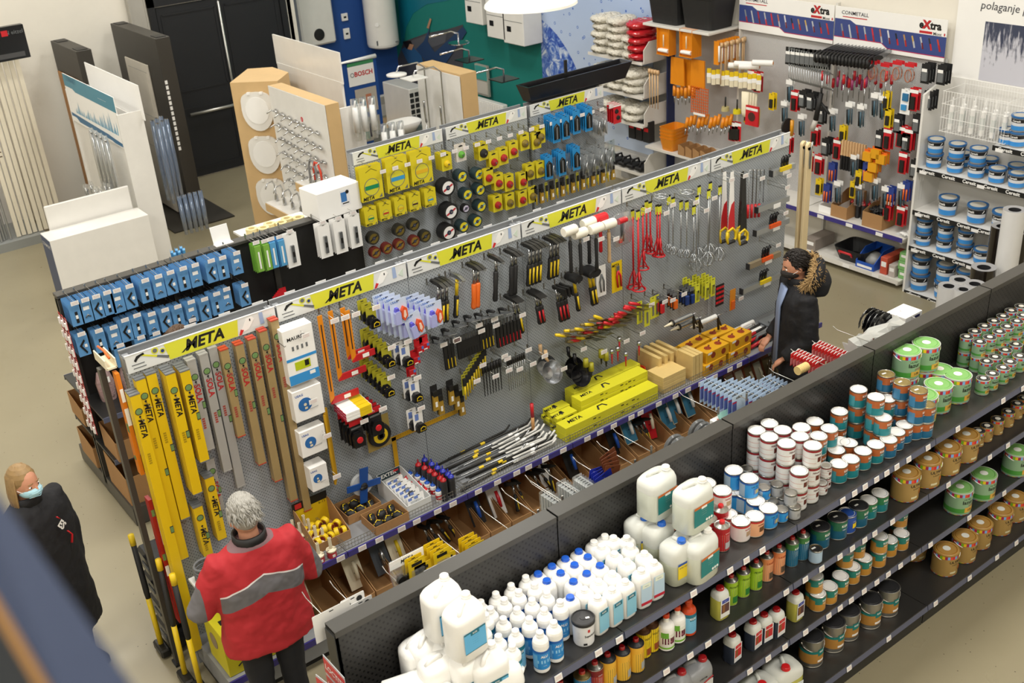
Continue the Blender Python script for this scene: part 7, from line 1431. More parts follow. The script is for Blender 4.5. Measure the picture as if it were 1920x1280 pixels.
# rolls between gondola and rack
for i,(u,v,z,r,m_,l_) in enumerate(((1880,423,1.35,.1,'b','tall black film roll, left one'),(1905,405,1.35,.1,'b','tall black film roll, behind'),(1912,432,1.35,.1,'b','tall black film roll, right one'),(1845,500,1.1,.11,'b','short dark brown roll'),(1800,523,1.05,.09,'w','white roll with hollow core, rear left'),(1779,535,1.05,.09,'w','white roll with hollow core, front left'),(1828,531,1.05,.09,'w','white roll with hollow core, right'),(1806,541,1.05,.08,'w','white roll with hollow core, nearest'),(1903,392,1.6,.1,'w','white roll standing behind the black ones'))):
    p=PZ(u,v,z); M_=mat('glossy black film','#1c1611',.15,coat=.6) if m_=='b' else mat('white roll film','#dedddb',.3)
    t=thing('film_roll',l_+' beyond the black gondola','roll',(p.x,p.y,0)); g=G(); g.lathe([(.0,0),(r,0),(r,z),(r*.55,z-.005),(r*.5,z-.12),(0,z-.12)],M_,26,ms=[M_,M_,mat('roll end grey','#9c9c9e',.4),M_dgrey,M_dgrey]); g.build('roll',t)
# ---- orange paint tray section
t=thing('tray_rack','white shelf unit with orange paint trays in the far right corner','shelving',(8.3,3.16,0))
g=G(); g.box(.3,.565,2.46,.6,1.13,.03,M_wsh,b=.004); g.build('top_shelf',t)
g=G(); g.box(.57,.565,1.2,.03,1.12,2.4,M_mesh); g.box(.5,1.12,1.2,.16,.02,2.4,MM('#1f2b5a')); g.build('back_panel',t)
g=G(); g.box(.28,.565,.86,.54,1.1,.03,M_wsh); g.build('shelf',t); g=G(); g.box(.28,.565,.2,.54,1.1,.4,M_wsh); g.build('base',t)
for i,(x,y) in enumerate(((8.6,3.45),(8.58,4.0))):
    t=thing('black_storage_crate','black plastic storage crate on the white top shelf, %s'%('nearer one','farther one')[i],'crate',(x,y,2.477)); g=G(); g.sheet([sring(.4,.46,0,8,16),sring(.5,.52,.36,8,16),sring(.53,.55,.37,8,16),sring(.53,.55,.4,8,16)],M_blkr,smooth=False); g.build('crate_body',t); g=G(); g.box(0,0,.41,.5,.52,.02,M_blkr); g.build('lid',t)
M_or2=mat('orange tray plastic','#e08a1a',.35)
def tray(key,w,h):
    g=G(); g.prism([(-w/2,-h),(w/2,-h),(w/2*.92,0),(-w/2*.92,0)],0,.004,M_or2)
    for sx in (-1,1): g.box(sx*w*.47,-.02,-h/2,.006,.045,h,M_or2)
    g.box(0,-.025,-h,w,.05,.006,M_or2); r=G(); r.lathe([(0,0),(.022,0),(.022,w*.75),(0,w*.75)],M_wht,14,T=Tr(-w*.38,-.03,-h+.05)@Ry(90)); r.tube([(0,-.03,-h*.7),(0,-.03,-h*.25)],.008,M_cream,5)
    QQ(key,'paint_tray_set','paint tray',[('tray',g),('roller',r)])
tray('pt',.22,.33)
k_=0
for (u,v,n) in ((1245,52,3),(1288,55,4)):
    for i in range(n): k_+=1; p=PX(u,v,8.32); HP('pt',(8.34+.04*i,p.y,p.z),'orange paint tray with white roller, %s column, %s in depth'%(('left','right')[n==4],ORD[i]),'orange paint trays',rz=-90)
g=G(); g.prism([(-.12,-.34),(.12,-.34),(.11,0),(-.11,0)],-.02,0,M_or2); QQ('pp','paint_tray','paint tray',g)
for i,(u,v) in enumerate(((1272,108),(1310,112),(1285,110),(1300,114))): HP('pp',PX(u,v,8.4+.03*i),'plain orange paint tray in the second row, %s'%ORD[i],'plain orange trays',rz=-90)
for i in range(8): 
    p=PY(1318+i*5,75-i*1.2,3.2); t=thing('orange_roller_card','orange card pack on the near side, %s'%ORD[i],'blister pack',(8.38+.05*i,3.1,2.38-.0*i)); g=G(); g.box(0,0,-.14,.006,.08,.28,M_or2); g.build('card',t); g=G(); g.tube([(0,-.04,-.05),(0,-.045,-.24)],.012,M_wht,6); g.build('roller',t)
rod('stick','wooden_extension_stick',.5,.011,M_wood,M_wood,.05,'stick')
for i in range(9): HP('stick',(8.42+.05*i,3.06-.02*(i%2),2.36),'pale wooden extension stick in the hanging row, %s'%ORD[i],'wooden extension sticks')
g=G(); g.lathe([(0,-.12),(.035,-.12),(.035,.12),(0,.12)],M_wht,16,T=Ry(90)); h=G(); h.lathe([(.012,-.125),(.02,-.125),(.02,.125),(.012,.125)],M_or2,12,T=Ry(90)); QQ('rol','paint_roller','paint roller',[('sleeve',g),('core',h)])
for i,(u,v) in enumerate(((1385,123),(1396,120),(1405,125),(1430,118))): HP('rol',PX(u,v,8.5),'white paint roller with orange core on the wall panel, %s'%ORD[i],'white paint rollers',rz=-60)
g=G(); g.box(0,0,-.05,.05,.02,.06,M_yelp); g.box(0,0,-.1,.055,.022,.05,M_wht); h=G(); h.box(0,0,-.16,.05,.016,.08,M_cream); QQ('fb2','flat_brush_pack','brush',[('pack',g),('bristles',h)])
for i in range(12): HP('fb2',PX(1330+i*8.5,125+(i%2)*2+i*1.0,8.45),'yellow packed flat brush in the slanting row, %s'%ORD[i],'packed flat brushes',rz=-60)
t=thing('orange_grid','orange perforated paint grid hanging in the corner','paint grid',PX(1312,165,8.35)); g=G()
for q in range(9): g.box(0,.14-.035*q,-.16,.006,.008,.34,M_orgp)
for q in range(10): g.box(0,0,-.035*q,.006,.29,.008,M_orgp)
g.build('grid_bars',t); g=G(); g.box(-.004,0,-.33,.002,.2,.03,M_wht); g.build('label',t)
for i in range(14): 
    HP('or_b' if 'or_b' in Q else 'fb2',PX(1293+i*7,215+(i%2)*6,8.4),'orange handled brush in the lower corner row, %s'%ORD[i],'orange handled brushes',rz=-70) if False else None
rod('orb','paint_brush',.22,.012,M_steelp,M_or2,.13,'brush')
for i in range(12): HP('orb',PX(1290+i*7.5,220-(i%3)*3,8.4+.02*(i%3)),'orange handled paint brush in the lower corner row, %s'%ORD[i],'orange handled paint brushes',rot=(0,15,0))
for i in range(6): HP('orb',PX(1265+i*7,160+(i%2)*4,8.42),'orange handled paint brush beside the orange grid, %s'%ORD[i],'orange brushes by the grid')
for i in range(4): HP('stick' ,(8.33,4.2-.05*i,1.9-.0*i),'orange and wood pole leaning by the white bags, %s'%ORD[i],'leaning poles')
def ctub(key):
    g=G(); g.sheet([sring(.26,.2,0,6,16),sring(.32,.26,.16,6,16),sring(.33,.27,.165,6,16),sring(.31,.25,.165,6,16),sring(.25,.19,.01,6,16)],M_or2,smooth=False); QQ(key,'orange_tub','tub',g)
ctub('tubo')
for i in range(4): HP('tubo',(8.47,3.9,.877+.045*i),'orange rectangular mortar tub in the nested stack, %s from the bottom'%ORD[i],'orange mortar tubs',rz=0)
for i in range(4):
    opencarton('small_display_carton','small brown display carton below the brushes, %s'%ORD[i],8.42,3.62-.13*i,.877,.2,.11,.1,M_kraft,bh=.13)
t=thing('sanding_block_card','red card with round black sanding disc','blister pack',PX(1411,200,8.4)); g=G(); g.box(0,0,-.11,.02,.2,.24,M_redp); g.build('card',t); g=G(); g.lathe([(0,0),(.055,0),(.055,.002),(0,.002)],MM('#4a2a26'),20,T=Tr(-.011,0,-.12)@Ry(-90)); g.box(-.011,0,-.03,.002,.18,.03,M_wht); g.text('------',.02,M_black,Tr(-.013,.02,-.03)@FX,bold=.02); g.build('print',t)
for i,(u,v,m_) in enumerate(((1360,200,'#b8ac7a'),(1382,205,'#d8c81c'))):
    t=thing('scrub_brush','%s brush with black handle in the corner'%('pale green round','yellow and black square')[i],'brush',PX(u,v,8.38)); g=G(); g.lathe([(0,0),(.045,0),(.05,-.05),(0,-.05)][::-1],MM(m_),14); g.build('bristle_head',t); g=G(); g.tube([(0,0,0),(0,0,.12)],.01,M_blkr,6); g.build('handle',t)
g=G(); g.sheet([sring(.1,.03,0,4,10),sring(.09,.03,-.25,4,10),sring(.05,.03,-.3,4,10)],M_cream); QQ('cf','cream_float_brush','brush',g)
for i in range(4): HP('cf',PX(1398+i*5,172+i*1,8.4+.03*i),'long cream float hanging in the corner, %s'%ORD[i],'long cream floats',rz=-75)
for i in range(3): HP('v1',PX(1372+i*6,228,8.42),'red brush pack low in the corner, %s'%ORD[i],'red brush packs',rz=-90)
# ---- shelf of white filling bags
t=thing('bag_rack','white gondola rack with curved side plates holding filling bags','shelving',(8.32,4.32,0))
for z in (1.95,1.5,1.12,.45):
    g=G(); g.box(.28,.53,z-.01,.56,1.06,.02,M_wsh); g.box(-.004,.53,z-.008,.008,1.06,.04,M_wsh); o=g.build('shelf',t); g=G(); g.prism([(0.02,z),(.54,z),(.54,z+.26),(.12,z+.26),(.02,z+.16)],-.006,.006,M_wsh,'xz'); g.build('side_plate',o)
g=G(); g.box(.565,.53,1.2,.02,1.06,2.3,M_mesh); g.build('back_panel',t)
def fbag(key,m,r2):
    rg=[];n=28
    for i in range(15):
        f=i/14; rg.append([])
        for j in range(n):
            a=2*math.pi*j/n; k=math.sin(math.pi*min(1,max(0,f)))**.35
            bump=.011*math.sin(9*a+r2*3+f*7)*math.sin(f*31+a)+.011*math.sin(13*a+f*44)*math.cos(f*23-a*2)
            rg[-1].append((-.24+.48*f,(.15*k+bump)*math.copysign(abs(math.cos(a))**.6,math.cos(a)),.055+(.055*k+bump)*math.sin(a)))
    g=G(); g.sheet(rg,m); l=G(); l.box(.0,0,.114,.1,.06,.002,M_wht); l.box(.0,0,.1155,.07,.018,.001,M_black); QQ(key,'filling_bag','bag',[('bag',g),('label',l)])
M_wbag=mat('white pebbly filling film','#e9e4d6',.3,bump=1,bscale=38); M_rbag=mat('red gloss film','#c8242e',.2,coat=.5,bump=.2,bscale=20)
fbag('fw',M_wbag,0); fbag('fr2',M_rbag,1)
for li,(z,n) in enumerate(((1.955,5),(1.505,3),(1.125,2))):
    for c in range(3):
        for i in range(n if c<2 else min(n,3)): HP('fw',(8.5+.02*(i%2),5.2-.3*c-.02*(i%2),z+.098*i),'white pebbly filling bag, %s shelf, %s pile, %s up'%(('top','middle','lower')[li],('left','middle','right')[c],ORD[i]),'white filling bags',rz=r_.uniform(-8,8))
for i in range(5): HP('fr2',(8.5,4.5,1.957+.098*i),'glossy red filling bag on the top shelf, %s from below'%ORD[i],'glossy red filling bags',rz=r_.uniform(-10,10))
for i in range(5):
    t=thing('black_sanding_tool','black plastic sanding tool on the lowest bag shelf, %s'%ORD[i],'tool',(8.45,4.45+.17*i,.46)); g=G(); g.box(0,0,.04,.24,.12,.05,M_blkr,b=.01); g.build('base',t); g=G(); g.tube([(-.08,0,.06),(-.06,0,.12),(.06,0,.12),(.08,0,.06)],.014,M_blkr,6); g.build('handle',t)
for i in range(3): g=G(); g.box(0,0,.15,.1,.12,.28,M_blkr); t=thing('black_boxed_tool','black boxed item beside the orange tubs, %s'%ORD[i],'box',(8.45,4.35+.14*i,.87)); g.build('box_body',t); h=G(); h.box(-.051,0,.18,.002,.08,.05,M_redp); h.build('label',t)
# ================= far left and back wall displays =================
M_char=mat('charcoal display panel','#37342f',.5,var=.05); M_offw=mat('off white door leaf','#cfc8ba',.5); M_oak=mat('oak door leaf','#a5743c',.5,var=.1,scale=5); M_birch=mat('birch plywood','#cfae7c',.5,var=.08,scale=6); M_gls=mat('white gloss board','#e9e7e2',.2); M_chr=mat('chrome','#c9cacc',.12,1.0)
def dstand(lab,x,y0,y1,H_,leaf,far):
    t=thing('door_display_stand',lab,'display stand',(x,y0,0)); L_=y1-y0
    g=G(); g.box(.1,L_/2,H_/2,.2,L_,H_-.004,M_char,b=.004); g.box(.1,.14,H_,.14,.2,.012,M_black); g.box(.1,L_-.14,H_,.14,.2,.012,M_black); g.build('stand_body',t)
    g=G(); g.box(-.012,L_/2+.05,H_*.43,.02,.86,H_*.82,leaf,b=.004); o=g.build('door_leaf',t)
    g=G(); h=H_*.82
    for (za,zb) in ((.05,.44),(.48,.66),(.7,.96)) if far else ((.04,.97),):
        g.box(-.024,L_/2+.05,h*(za+zb)/2+.02,.004,.66,h*(zb-za),leaf); g.box(-.023,L_/2+.05,h*zb+.02,.003,.68,.008,M_gry2)
    g.build('moulded_panels',o); g=G(); g.tube([(-.05,L_/2-.3,1.05),(-.05,L_/2-.18,1.05)],.01,M_chr,6); g.build('door_handle',o)
    g=G(); g.box(.1,L_/2-.05,.01,.9,L_+.3,.02,M_char); g.build('foot_plate',t); return t
t=dstand('charcoal display stand with off white panelled door leaf',3.55,8.5,10.2,2.58,M_offw,True)
for q in range(14):
    g=G(); g.box(.03,-.003,2.0-.07*q,.035,.003,.05,M_wht); g.build('sample_card',t)
dstand('charcoal display stand with oak coloured door leaf behind the tap stand',2.67,9.05,10.15,2.5,M_oak,False)
# profile racks on the far left
t=thing('profile_rack','tall white rack of long profiles against the back wall, far left','shelving',(0,9.75,0)); g=G(); g.box(.2,.1,.06,3.2,.9,.12,MM('#8f9290')); g.box(.2,.5,1.5,3.2,.03,2.9,M_gls); g.build('rack_frame',t)
g=G(); g.tube([(1.0,-.4,1.3),(1.5,-.4,1.3)],.008,M_chr,6); g.tube([(1.0,-.4,1.36),(1.5,-.4,1.36)],.008,M_chr,6); g.build('retaining_bar',t)
g=G(); g.box(0,0,1.25,.055,.03,2.5,mat('cream pvc profile','#e0d8c4',.4)); QQ('pf','pvc_profile','profile',g); g=G(); g.lathe([(0,0),(.016,0),(.016,2.5),(0,2.5)],M_zinc,10); QQ('pt2','steel_tube','tube',g); g=G(); g.box(0,0,1.25,.07,.03,2.5,M_offw); g.box(0,-.016,1.6,.015,.004,.05,M_black); QQ('pw2','white_profile','profile',g)
for i in range(15): HP('pw2',(-.6+.085*i,9.55+.02*(i%2),.13),'cream white wall profile with small black clip, %s from the left'%ORD[i],'cream wall profiles',rot=(-4,0,0))
for i in range(16): HP('pt2',(.72+.042*i,9.5+.03*(i%3),.13),'grey steel tube standing in the rack, %s from the left'%ORD[i],'grey steel tubes',rot=(-4,0,0))
for i in range(9): HP('pf',(1.46+.075*i,9.52+.02*(i%2),.13),'cream profile right of the grey tubes, %s'%ORD[i],'cream profiles right of the tubes',rot=(-4,0,0))
t=thing('black_display_sign','black display sign box with red mark, top left corner','sign',PY(20,80,9.3)); g=G(); g.box(-.12,0,0,.62,.1,.42,M_blkg,b=.005); g.build('sign_box',t); g=G(); g.box(-.12,-.052,-.15,.5,.002,.06,MM('#4a4a4c')); g.box(-.06,-.053,.13,.08,.002,.07,M_redp); g.text('N eitzel',.07,M_gry2,Tr(.06,-.053,.13)@FT); g.build('sign_print',t)
# tap and rail stand with the blue printed header
t=thing('tap_stand','white tap stand with blue printed header board','display stand',(2.4,6.95,0))
g=G(); g.box(.12,-.0,1.05,.3,.03,2.1,M_gls); g.box(.12,1.9,1.05,.3,.03,2.1,M_gls); g.box(.0,.95,1.0,.02,1.9,2.0,M_gls); g.box(.24,.95,1.0,.02,1.9,2.0,M_gls); g.build('stand_body',t)
g=G(); g.box(-.02,.95,2.0,.01,1.9,.62,M_wht); g.build('header_board',t); g=G(); M_tb=MM('#3f87a0'); x=-.026
def yp(g,pts,m,o=0): g.add([(x-o,1.9-a,2.31-(2.31-b)*1.45) for a,b in pts],[tuple(range(len(pts)))],m)
yp(g,[(0,2.31),(1.9,2.31),(1.9,2.18),(1.2,2.18),(.4,2.18),(.3,2.2),(0,2.2)],M_tb); yp(g,[(0,1.93),(.2,1.93),(.3,1.9),(1.5,1.9),(1.6,1.89),(1.9,1.89),(1.9,1.92),(1.6,1.93),(1.4,1.94),(0,1.96)],MM('#2f6a94')); g.text('CONART',.1,MM('#2a6a8a'),Tr(x-.002,1.6,2.26)@FX); g.text('--- ------ -- ----',.05,M_wht,Tr(x-.002,.45,2.21)@FX)
for i in range(26):
    a=.25+i*.06; h_=r_.uniform(.03,.14)*(1.2 if i>14 else .8); yp(g,[(a,1.98),(a+.05,1.98),(a+.03+r_.uniform(-.02,.03),1.99+h_)],MM('#7ab4d0') if i%2 else MM('#3f8fb8'),.0005*(i%3))
g.build('header_print',t); g=G(); g.box(.26,.85,2.2,.01,1.9,.42,M_wht); g.build('second_header',t)
g=G(); g.tube([(0,0,0),(0,0,-.72)],.013,M_chr,8); g.tube([(0,-.0,0),(.0,0,.02)],.022,M_chr,8); h=G(); h.sheet([sring(.06,.03,.04,3,8),sring(.07,.05,-.3,3,8),sring(.06,.04,-.75,3,8)],M_clear); QQ('tap1','packed_shower_rail','shower rail',[('rail',g),('bag',h)])
for i in range(8): HP('tap1',(2.26-.02*(i%2),7.75-.085*i,1.78),'chrome shower rail in clear film on the white stand, %s'%ORD[i],'packed shower rails')
g=G(); g.tube([(-.05,0,0),(.05,0,0)],.016,M_chr,8); g.tube([(0,0,0),(.0,-.05,.02),(0,-.11,-.01)],.009,M_chr,6); g.lathe([(0,0),(.02,0),(.016,.03),(0,.035)],M_chr,10); QQ('tap','mixer_tap','tap',g)
g=G(); g.sheet([sring(.1,.03,0,3,8),sring(.13,.07,-.1,3,8),sring(.1,.05,-.2,3,8)],M_clear); h=G(); h.tube([(-.03,0,-.05),(.02,.0,-.15)],.015,M_chr,6); h.box(0,-.01,-.12,.04,.02,.06,M_steelp); h.tube([(.03,0,-.06),(-.02,0,-.17)],.008,M_gry2,5); QQ('fit','bagged_fitting','fitting',[('bag',g),('fitting',h)])
k_=0
for (u0,v0,u1,v1,n) in ((160,345,205,345,6),(165,372,260,400,10),(165,395,285,435,12),(160,435,295,460,13),(175,465,300,490,12),(185,495,300,510,10)):
    for i in range(n):
        f=i/(n-1); k_+=1; HP('fit',(lambda q:(2.2,min(8.7,max(q.y,7.0)),max(q.z,.5)))(PX(u0+(u1-u0)*f,v0+(v1-v0)*f+r_.uniform(-6,6),2.2)),'bagged chrome fitting on the white stand, row %s, %s'%(ORD[(k_-1)//11],ORD[(k_-1)%11]),'bagged chrome fittings',rz=r_.uniform(-90,-40))
g=G(); g.sheet([sring(.05,.04,.02,3,8),sring(.06,.05,-.5,3,8),sring(.04,.04,-1.0,3,8)],mat('bluish tinted film','#8fa4c4',.15,trans=.5,alpha=.6)); h=G(); h.tube([(0,0,0),(0,0,-.95)],.011,M_chr,8); 
for z in (0,-.45,-.9): h.lathe([(0,-.03),(.02,-.03),(.02,.03),(0,.03)],M_chr,8,c=(0,0,z))
QQ('tap2','packed_shower_set','shower set',[('film',g),('rail',h)])
for i in range(6): HP('tap2',(2.86+.08*(i%3),7.05+.18*(i//3)+.06*(i%3),1.85),'shower set in bluish film right of the white stand, %s'%ORD[i],'shower sets in bluish film')
for i in range(5): HP('tap2',(2.9+.07*i,6.95,.95),'lower hanging shower hose in bluish film, %s'%ORD[i],'hoses in bluish film',scale=(1,1,.5))
t=thing('white_counter','white display counter with dark printed side','counter',(1.17,6.47,0)); g=G(); g.box(.58,.18,.5,1.16,.36,1.0,M_gls,b=.004); g.box(.62,.4,1.1,1.0,.03,.36,M_gls,b=.01); g.build('counter_body',t); g=G(); g.box(-.001,.18,.5,.002,.35,.98,MM('#3a4a6e')); g.text('CONMORT',.06,M_wht,Tr(-.003,.18,.9)@FX,bold=.01); g.build('side_print',t)
# toilet seat cabinet
t=thing('seat_cabinet','birch plywood cabinet showing three toilet seats','cabinet',(0,0,0)); g=G(); g.prism([(3.81,6.91),(4.25,6.49),(4.56,6.8),(4.56,7.25),(4.3,7.44)],0,2.2,M_birch,'xy'); g.build('cabinet_body',t)
sg=G(); sg.prism([(.2*math.copysign(abs(math.cos(a))**(.75 if math.sin(a)>0 else 1),math.cos(a)),(.27 if math.sin(a)<0 else .22)*math.copysign(abs(math.sin(a))**(.45 if math.sin(a)>0 else 1),math.sin(a))) for a in [2*math.pi*i/24 for i in range(24)]],-.03,0,M_gls); h=G(); h.box(-.08,-.02,.205,.04,.04,.03,M_wht); h.box(.08,-.02,.205,.04,.04,.03,M_wht); h2=G(); h2.prism([(.15*math.cos(a),.17*math.sin(a)-.01) for a in [2*math.pi*i/20 for i in range(20)]],-.036,-.03,M_wht); QQ('ts','toilet_seat','toilet seat',[('lid',sg),('hinges',h),('lid_bulge',h2)])
for i,z in enumerate((1.86,1.3,.74)): HP('ts',(4.025,6.695,z),'white toilet seat on the birch cabinet, %s'%('topmost','middle','lowest')[i],'white toilet seats',rz=-43.5)
# faucet board
t=thing('tap_board','white tap board with birch plywood edge','display board',(4.07,4.96,0)); g=G(); g.box(.09,.71,1.1,.17,1.41,2.2,M_birch); g.build('plywood_core',t); g=G(); g.box(-.004,.71,1.1,.008,1.41,2.2,M_gls); g.build('white_face',t)
for z,d in ((.78,.3),(1.2,.2),): 
    g=G(); g.box(-d/2,.35 if z>1 else .9,z,d,.6 if z>1 else 1.0,.02,M_gls); g.box(-d,.35 if z>1 else .9,z-.05,.015,.6 if z>1 else 1.0,.1,M_birch); g.build('ledge',t)
g=G(); g.text('G',.04,M_wht,Tr(-.012,.62,1.93)@FX); g.lathe([(0,0),(.03,0),(.03,.002),(0,.002)],M_redp,14,T=Tr(-.008,.62,1.93)@Ry(-90)); g.build('round_mark',t)
for r in range(6):
    for i in range(7 if r<4 else 5): HP('tap',(4.03,6.2-.17*i-.02*r,1.92-.17*r-.012*i),'chrome mixer tap on the white tap board, %s row, %s'%(ORD[r],ORD[i]),'chrome mixer taps',rz=-90+r_.uniform(-20,20))
for i,(c,y) in enumerate((('#8a8c8e',5.42),('#d8442a',5.3))):
    t=thing('spout_tap','kitchen tap with %s flexible spout'%('grey','red')[i],'tap',(3.98,y,1.23)); g=G(); g.tube([(0,0,0),(0,0,.18),(0,-.05,.27),(0,-.12,.27),(0,-.17,.18),(0,-.17,.06)],.014,MM(c),8); g.build('flexible_spout',t); g=G(); g.lathe([(0,0),(.025,0),(.02,.05),(0,.05)],M_chr,12); g.build('base',t)
for i in range(4):
    t=thing('arched_tap','chrome tap with high arched spout on the lower ledge, %s'%ORD[i],'tap',(3.9,6.3-.22*i,.8)); g=G(); g.tube([(0,0,0),(0,0,.2),(-.03,-.02,.26),(-.12,-.06,.26),(-.16,-.08,.2)],.01,M_chr,8); g.lathe([(0,0),(.026,0),(.02,.07),(0,.08)],M_chr,12); g.build('tap_body',t); g=G(); g.tube([(0,0,.08),(.03,.06,.11)],.008,M_blkg,6); g.build('lever',t)
g=G(); g.lathe([(.03,0),(.055,0),(.055,.05),(.03,.05),(.03,0)],mat('masking tape','#e6d6a0',.6),22); QQ('mt','masking_tape_roll','tape roll',g)
for i,(u,v) in enumerate(((535,410),(552,400),(570,388),(545,418),(562,412),(575,398))): HP('mt',PZ(u,v,1.97) if False else (2.15+.09*i,2.98-.06*(i%2),1.77),'cream masking tape roll behind the black rack, %s'%ORD[i],'masking tape rolls')
for i in range(3): t=thing('tape_shelf','white board under the tape rolls behind the rack','shelf',(2.4,3.0,1.74)) if i==0 else t
g=G(); g.box(0,0,.015,.7,.36,.02,M_gls); g.build('board',t); g=G(); g.box(0,.15,-.79,.6,.02,1.54,M_gls); g.build('support',t)
# tall white header boards behind
t=thing('white_header_stand','white rack with tall blank header board behind the taps','display stand',(4.74,5.75,0)); g=G(); g.box(0,.85,2.37,.02,1.75,.38,M_gls,T=None); g.build('header_board',t); g=G(); g.box(.0,.85,1.1,.03,1.7,2.2,M_gls); g.box(-.12,-.35,1.0,.3,.03,2.0,M_gls); g.build('rack_panel',t)
g=G(); g.tube([(0,0,0),(0,0,-.3)],.035,M_wht,10); g.tube([(0,0,.0),(.02,0,.08)],.012,M_wht,6); h=G(); h.sheet([sring(.09,.06,.1,3,8),sring(.1,.08,-.2,3,8),sring(.07,.05,-.4,3,8)],M_clear); QQ('sp','white_trap_pipe','pipe',[('pipe',g),('bag',h)])
for i in range(6): HP('sp',(4.62+.1*i,5.3-.03*i,2.0-.35*(i//3)),'white drain pipe in clear bag beside the white rack, %s'%ORD[i],'bagged drain pipes')
# ---- blue wall
def wallbox(nm,lab,cat,u0,v0,u1,v1,y,d,m,parts=()):
    a=PY(u0,v0,y); b_=PY(u1,v1,y); w=b_.x-a.x; h=a.z-b_.z; t=thing(nm,lab,cat,((a.x+b_.x)/2,y,(a.z+b_.z)/2)); g=G(); g.box(0,d/2,0,w,d,h,m,b=.012 if w>.2 else .004); g.build('casing',t); return t,w,h
t=thing('white_boiler_panel','large flat white boiler panel with black dial on the blue wall','boiler',(0,11.12,0)); p=PY(600,74,11.1); t.location=(p.x,11.1,p.z+.5); g=G(); g.box(0,.09,.35,.64,.18,1.9,M_gls,b=.03); g.build('casing',t); g=G(); g.lathe([(0,0),(.1,0),(.09,.02),(0,.025)],M_blkr,24,c=(0,0,-.5),T=Rx(90)) ; g=G(); g.lathe([(0,0),(.1,0),(.09,.02),(0,.025)],M_blkr,24,T=Tr(0,0,-.42)@Rx(90)); g.build('dial',t)
for i,(u,v,s_) in enumerate(((646,32,.09),(650,63,.13))):
    p=PY(u,v,11.28); t=thing('wall_thermostat','white wall thermostat on the blue wall, %s'%('upper','lower')[i],'thermostat',p); g=G(); g.box(0,0,0,.12,.03,s_*1.4,M_wht,b=.006); g.build('casing',t); g=G(); g.box(0,-.017,.0,.05,.004,.03,M_blkg); g.build('display',t)
p=PY(718,84,11.0); t=thing('water_heater','white cylindrical water heater hanging on the blue wall','water heater',(p.x+.0,10.98,p.z-.05)); g=G(); g.lathe([(0,0),(.18,.01),(.27,.05),(.28,.09),(.28,1.3),(.2,1.4),(0,1.4)],M_gls,32); g.build('tank',t); g=G(); g.box(.12,-.262,.12,.1,.004,.02,M_gry2); g.box(-.22,-.18,.14,.03,.01,.08,M_gry2)
for z in (.45,1.1): g.lathe([(0,0),(.035,0),(.035,.01),(0,.01)],M_wht,12,T=Tr(-.2,-.2,z)@Rz(-45)@Rx(90))
g.build('fittings',t)
t,w_,h_=wallbox('panel_heater','white panel heater with grey grille low on the blue wall','heater',712,180,753,238,11.2,.08,M_gls); g=G(); g.box(0,-.003,h_*.36,w_*.96,.004,h_*.2,MM('#b9b8b0')); g.build('grille',t)
t=thing('brochure_stand','blue display stand with brand board and pictures','display stand',PY(678,180,9.0)); t.location.z=-.08; g=G(); g.box(0,0,.85,.62,.06,1.7,MM('#174a94')); g.tube([(-.36,-.05,0),(-.36,-.05,1.72),(.3,-.05,1.72)],.035,M_wht,6); g.build('frame',t)
g=G(); g.box(.02,-.04,1.48,.46,.004,.3,M_wht); g.box(.02,-.042,1.66,.46,.004,.05,MM('#3f8f5a')); g.text('BOSCH',.1,MM('#c8282e'),Tr(.06,-.045,1.5)@FT,bold=.03); g.lathe([(.025,0),(.035,0),(.035,.002),(.025,.002)],M_gry2,14,T=Tr(-.14,-.043,1.5)@Rx(90)); g.build('brand_board',t)
for i,z in enumerate((1.08,.62,.2)): g=G(); g.box(.06,-.04,z,.38,.004,.38,MM(('#b9b0a4','#a8a498','#c4c6c8')[i])); g.box(.1,-.043,z-.02,.1,.002,.22,MM(('#c07a5a','#3a3a48','#2a5f94')[i])); g.box(-.02,-.043,z-.08,.12,.002,.14,MM(('#5a86b0','#4a9a8a','#d8b8a0')[i])); g.build('picture_card',t)
# ---- teal wall: sofa photo, boilers
def px_poly(g,L,x,m): g.add([tuple(PX(u,v,x)) for u,v in L],[tuple(range(len(L)))],m)
t=thing('sofa_photo_mural','photo mural of a person lying on a grey sofa with raised arm','poster',(0,0,0)); g=G()
px_poly(g,[(744,115),(757,78),(800,62),(838,55),(868,46),(868,170),(752,200)],8.862,MM('#4a4a4e')); px_poly(g,[(757,200),(868,165),(868,215),(765,245)],8.86,MM('#5a4a3c'))
px_poly(g,[(760,80),(800,66),(838,58),(835,80),(780,100)],8.858,MM('#5c5c60')); px_poly(g,[(752,92),(770,84),(790,104),(795,122),(765,118)],8.855,MM('#2f5a86')); px_poly(g,[(780,92),(794,78),(806,50),(802,78),(815,98),(868,50),(875,60),(835,120),(800,118)],8.852,MM('#2c4468')); px_poly(g,[(800,52),(806,34),(809,36),(804,54)],8.85,MM('#b98a6a')); px_poly(g,[(755,78),(770,76),(774,86),(762,92)],8.849,MM('#1f1814')); px_poly(g,[(768,82),(776,84),(772,94),(764,92)],8.848,MM('#b98a6a')); g.build('photo_print',t)
t=thing('teal_arc_print','darker blue green arc printed on the teal wall','wall print',(0,0,0)); g=G(); px_poly(g,[(746,0),(845,0),(800,8),(775,25),(762,50),(756,85),(752,80)],8.865,MM('#0f6f86')); g.build('arc',t)
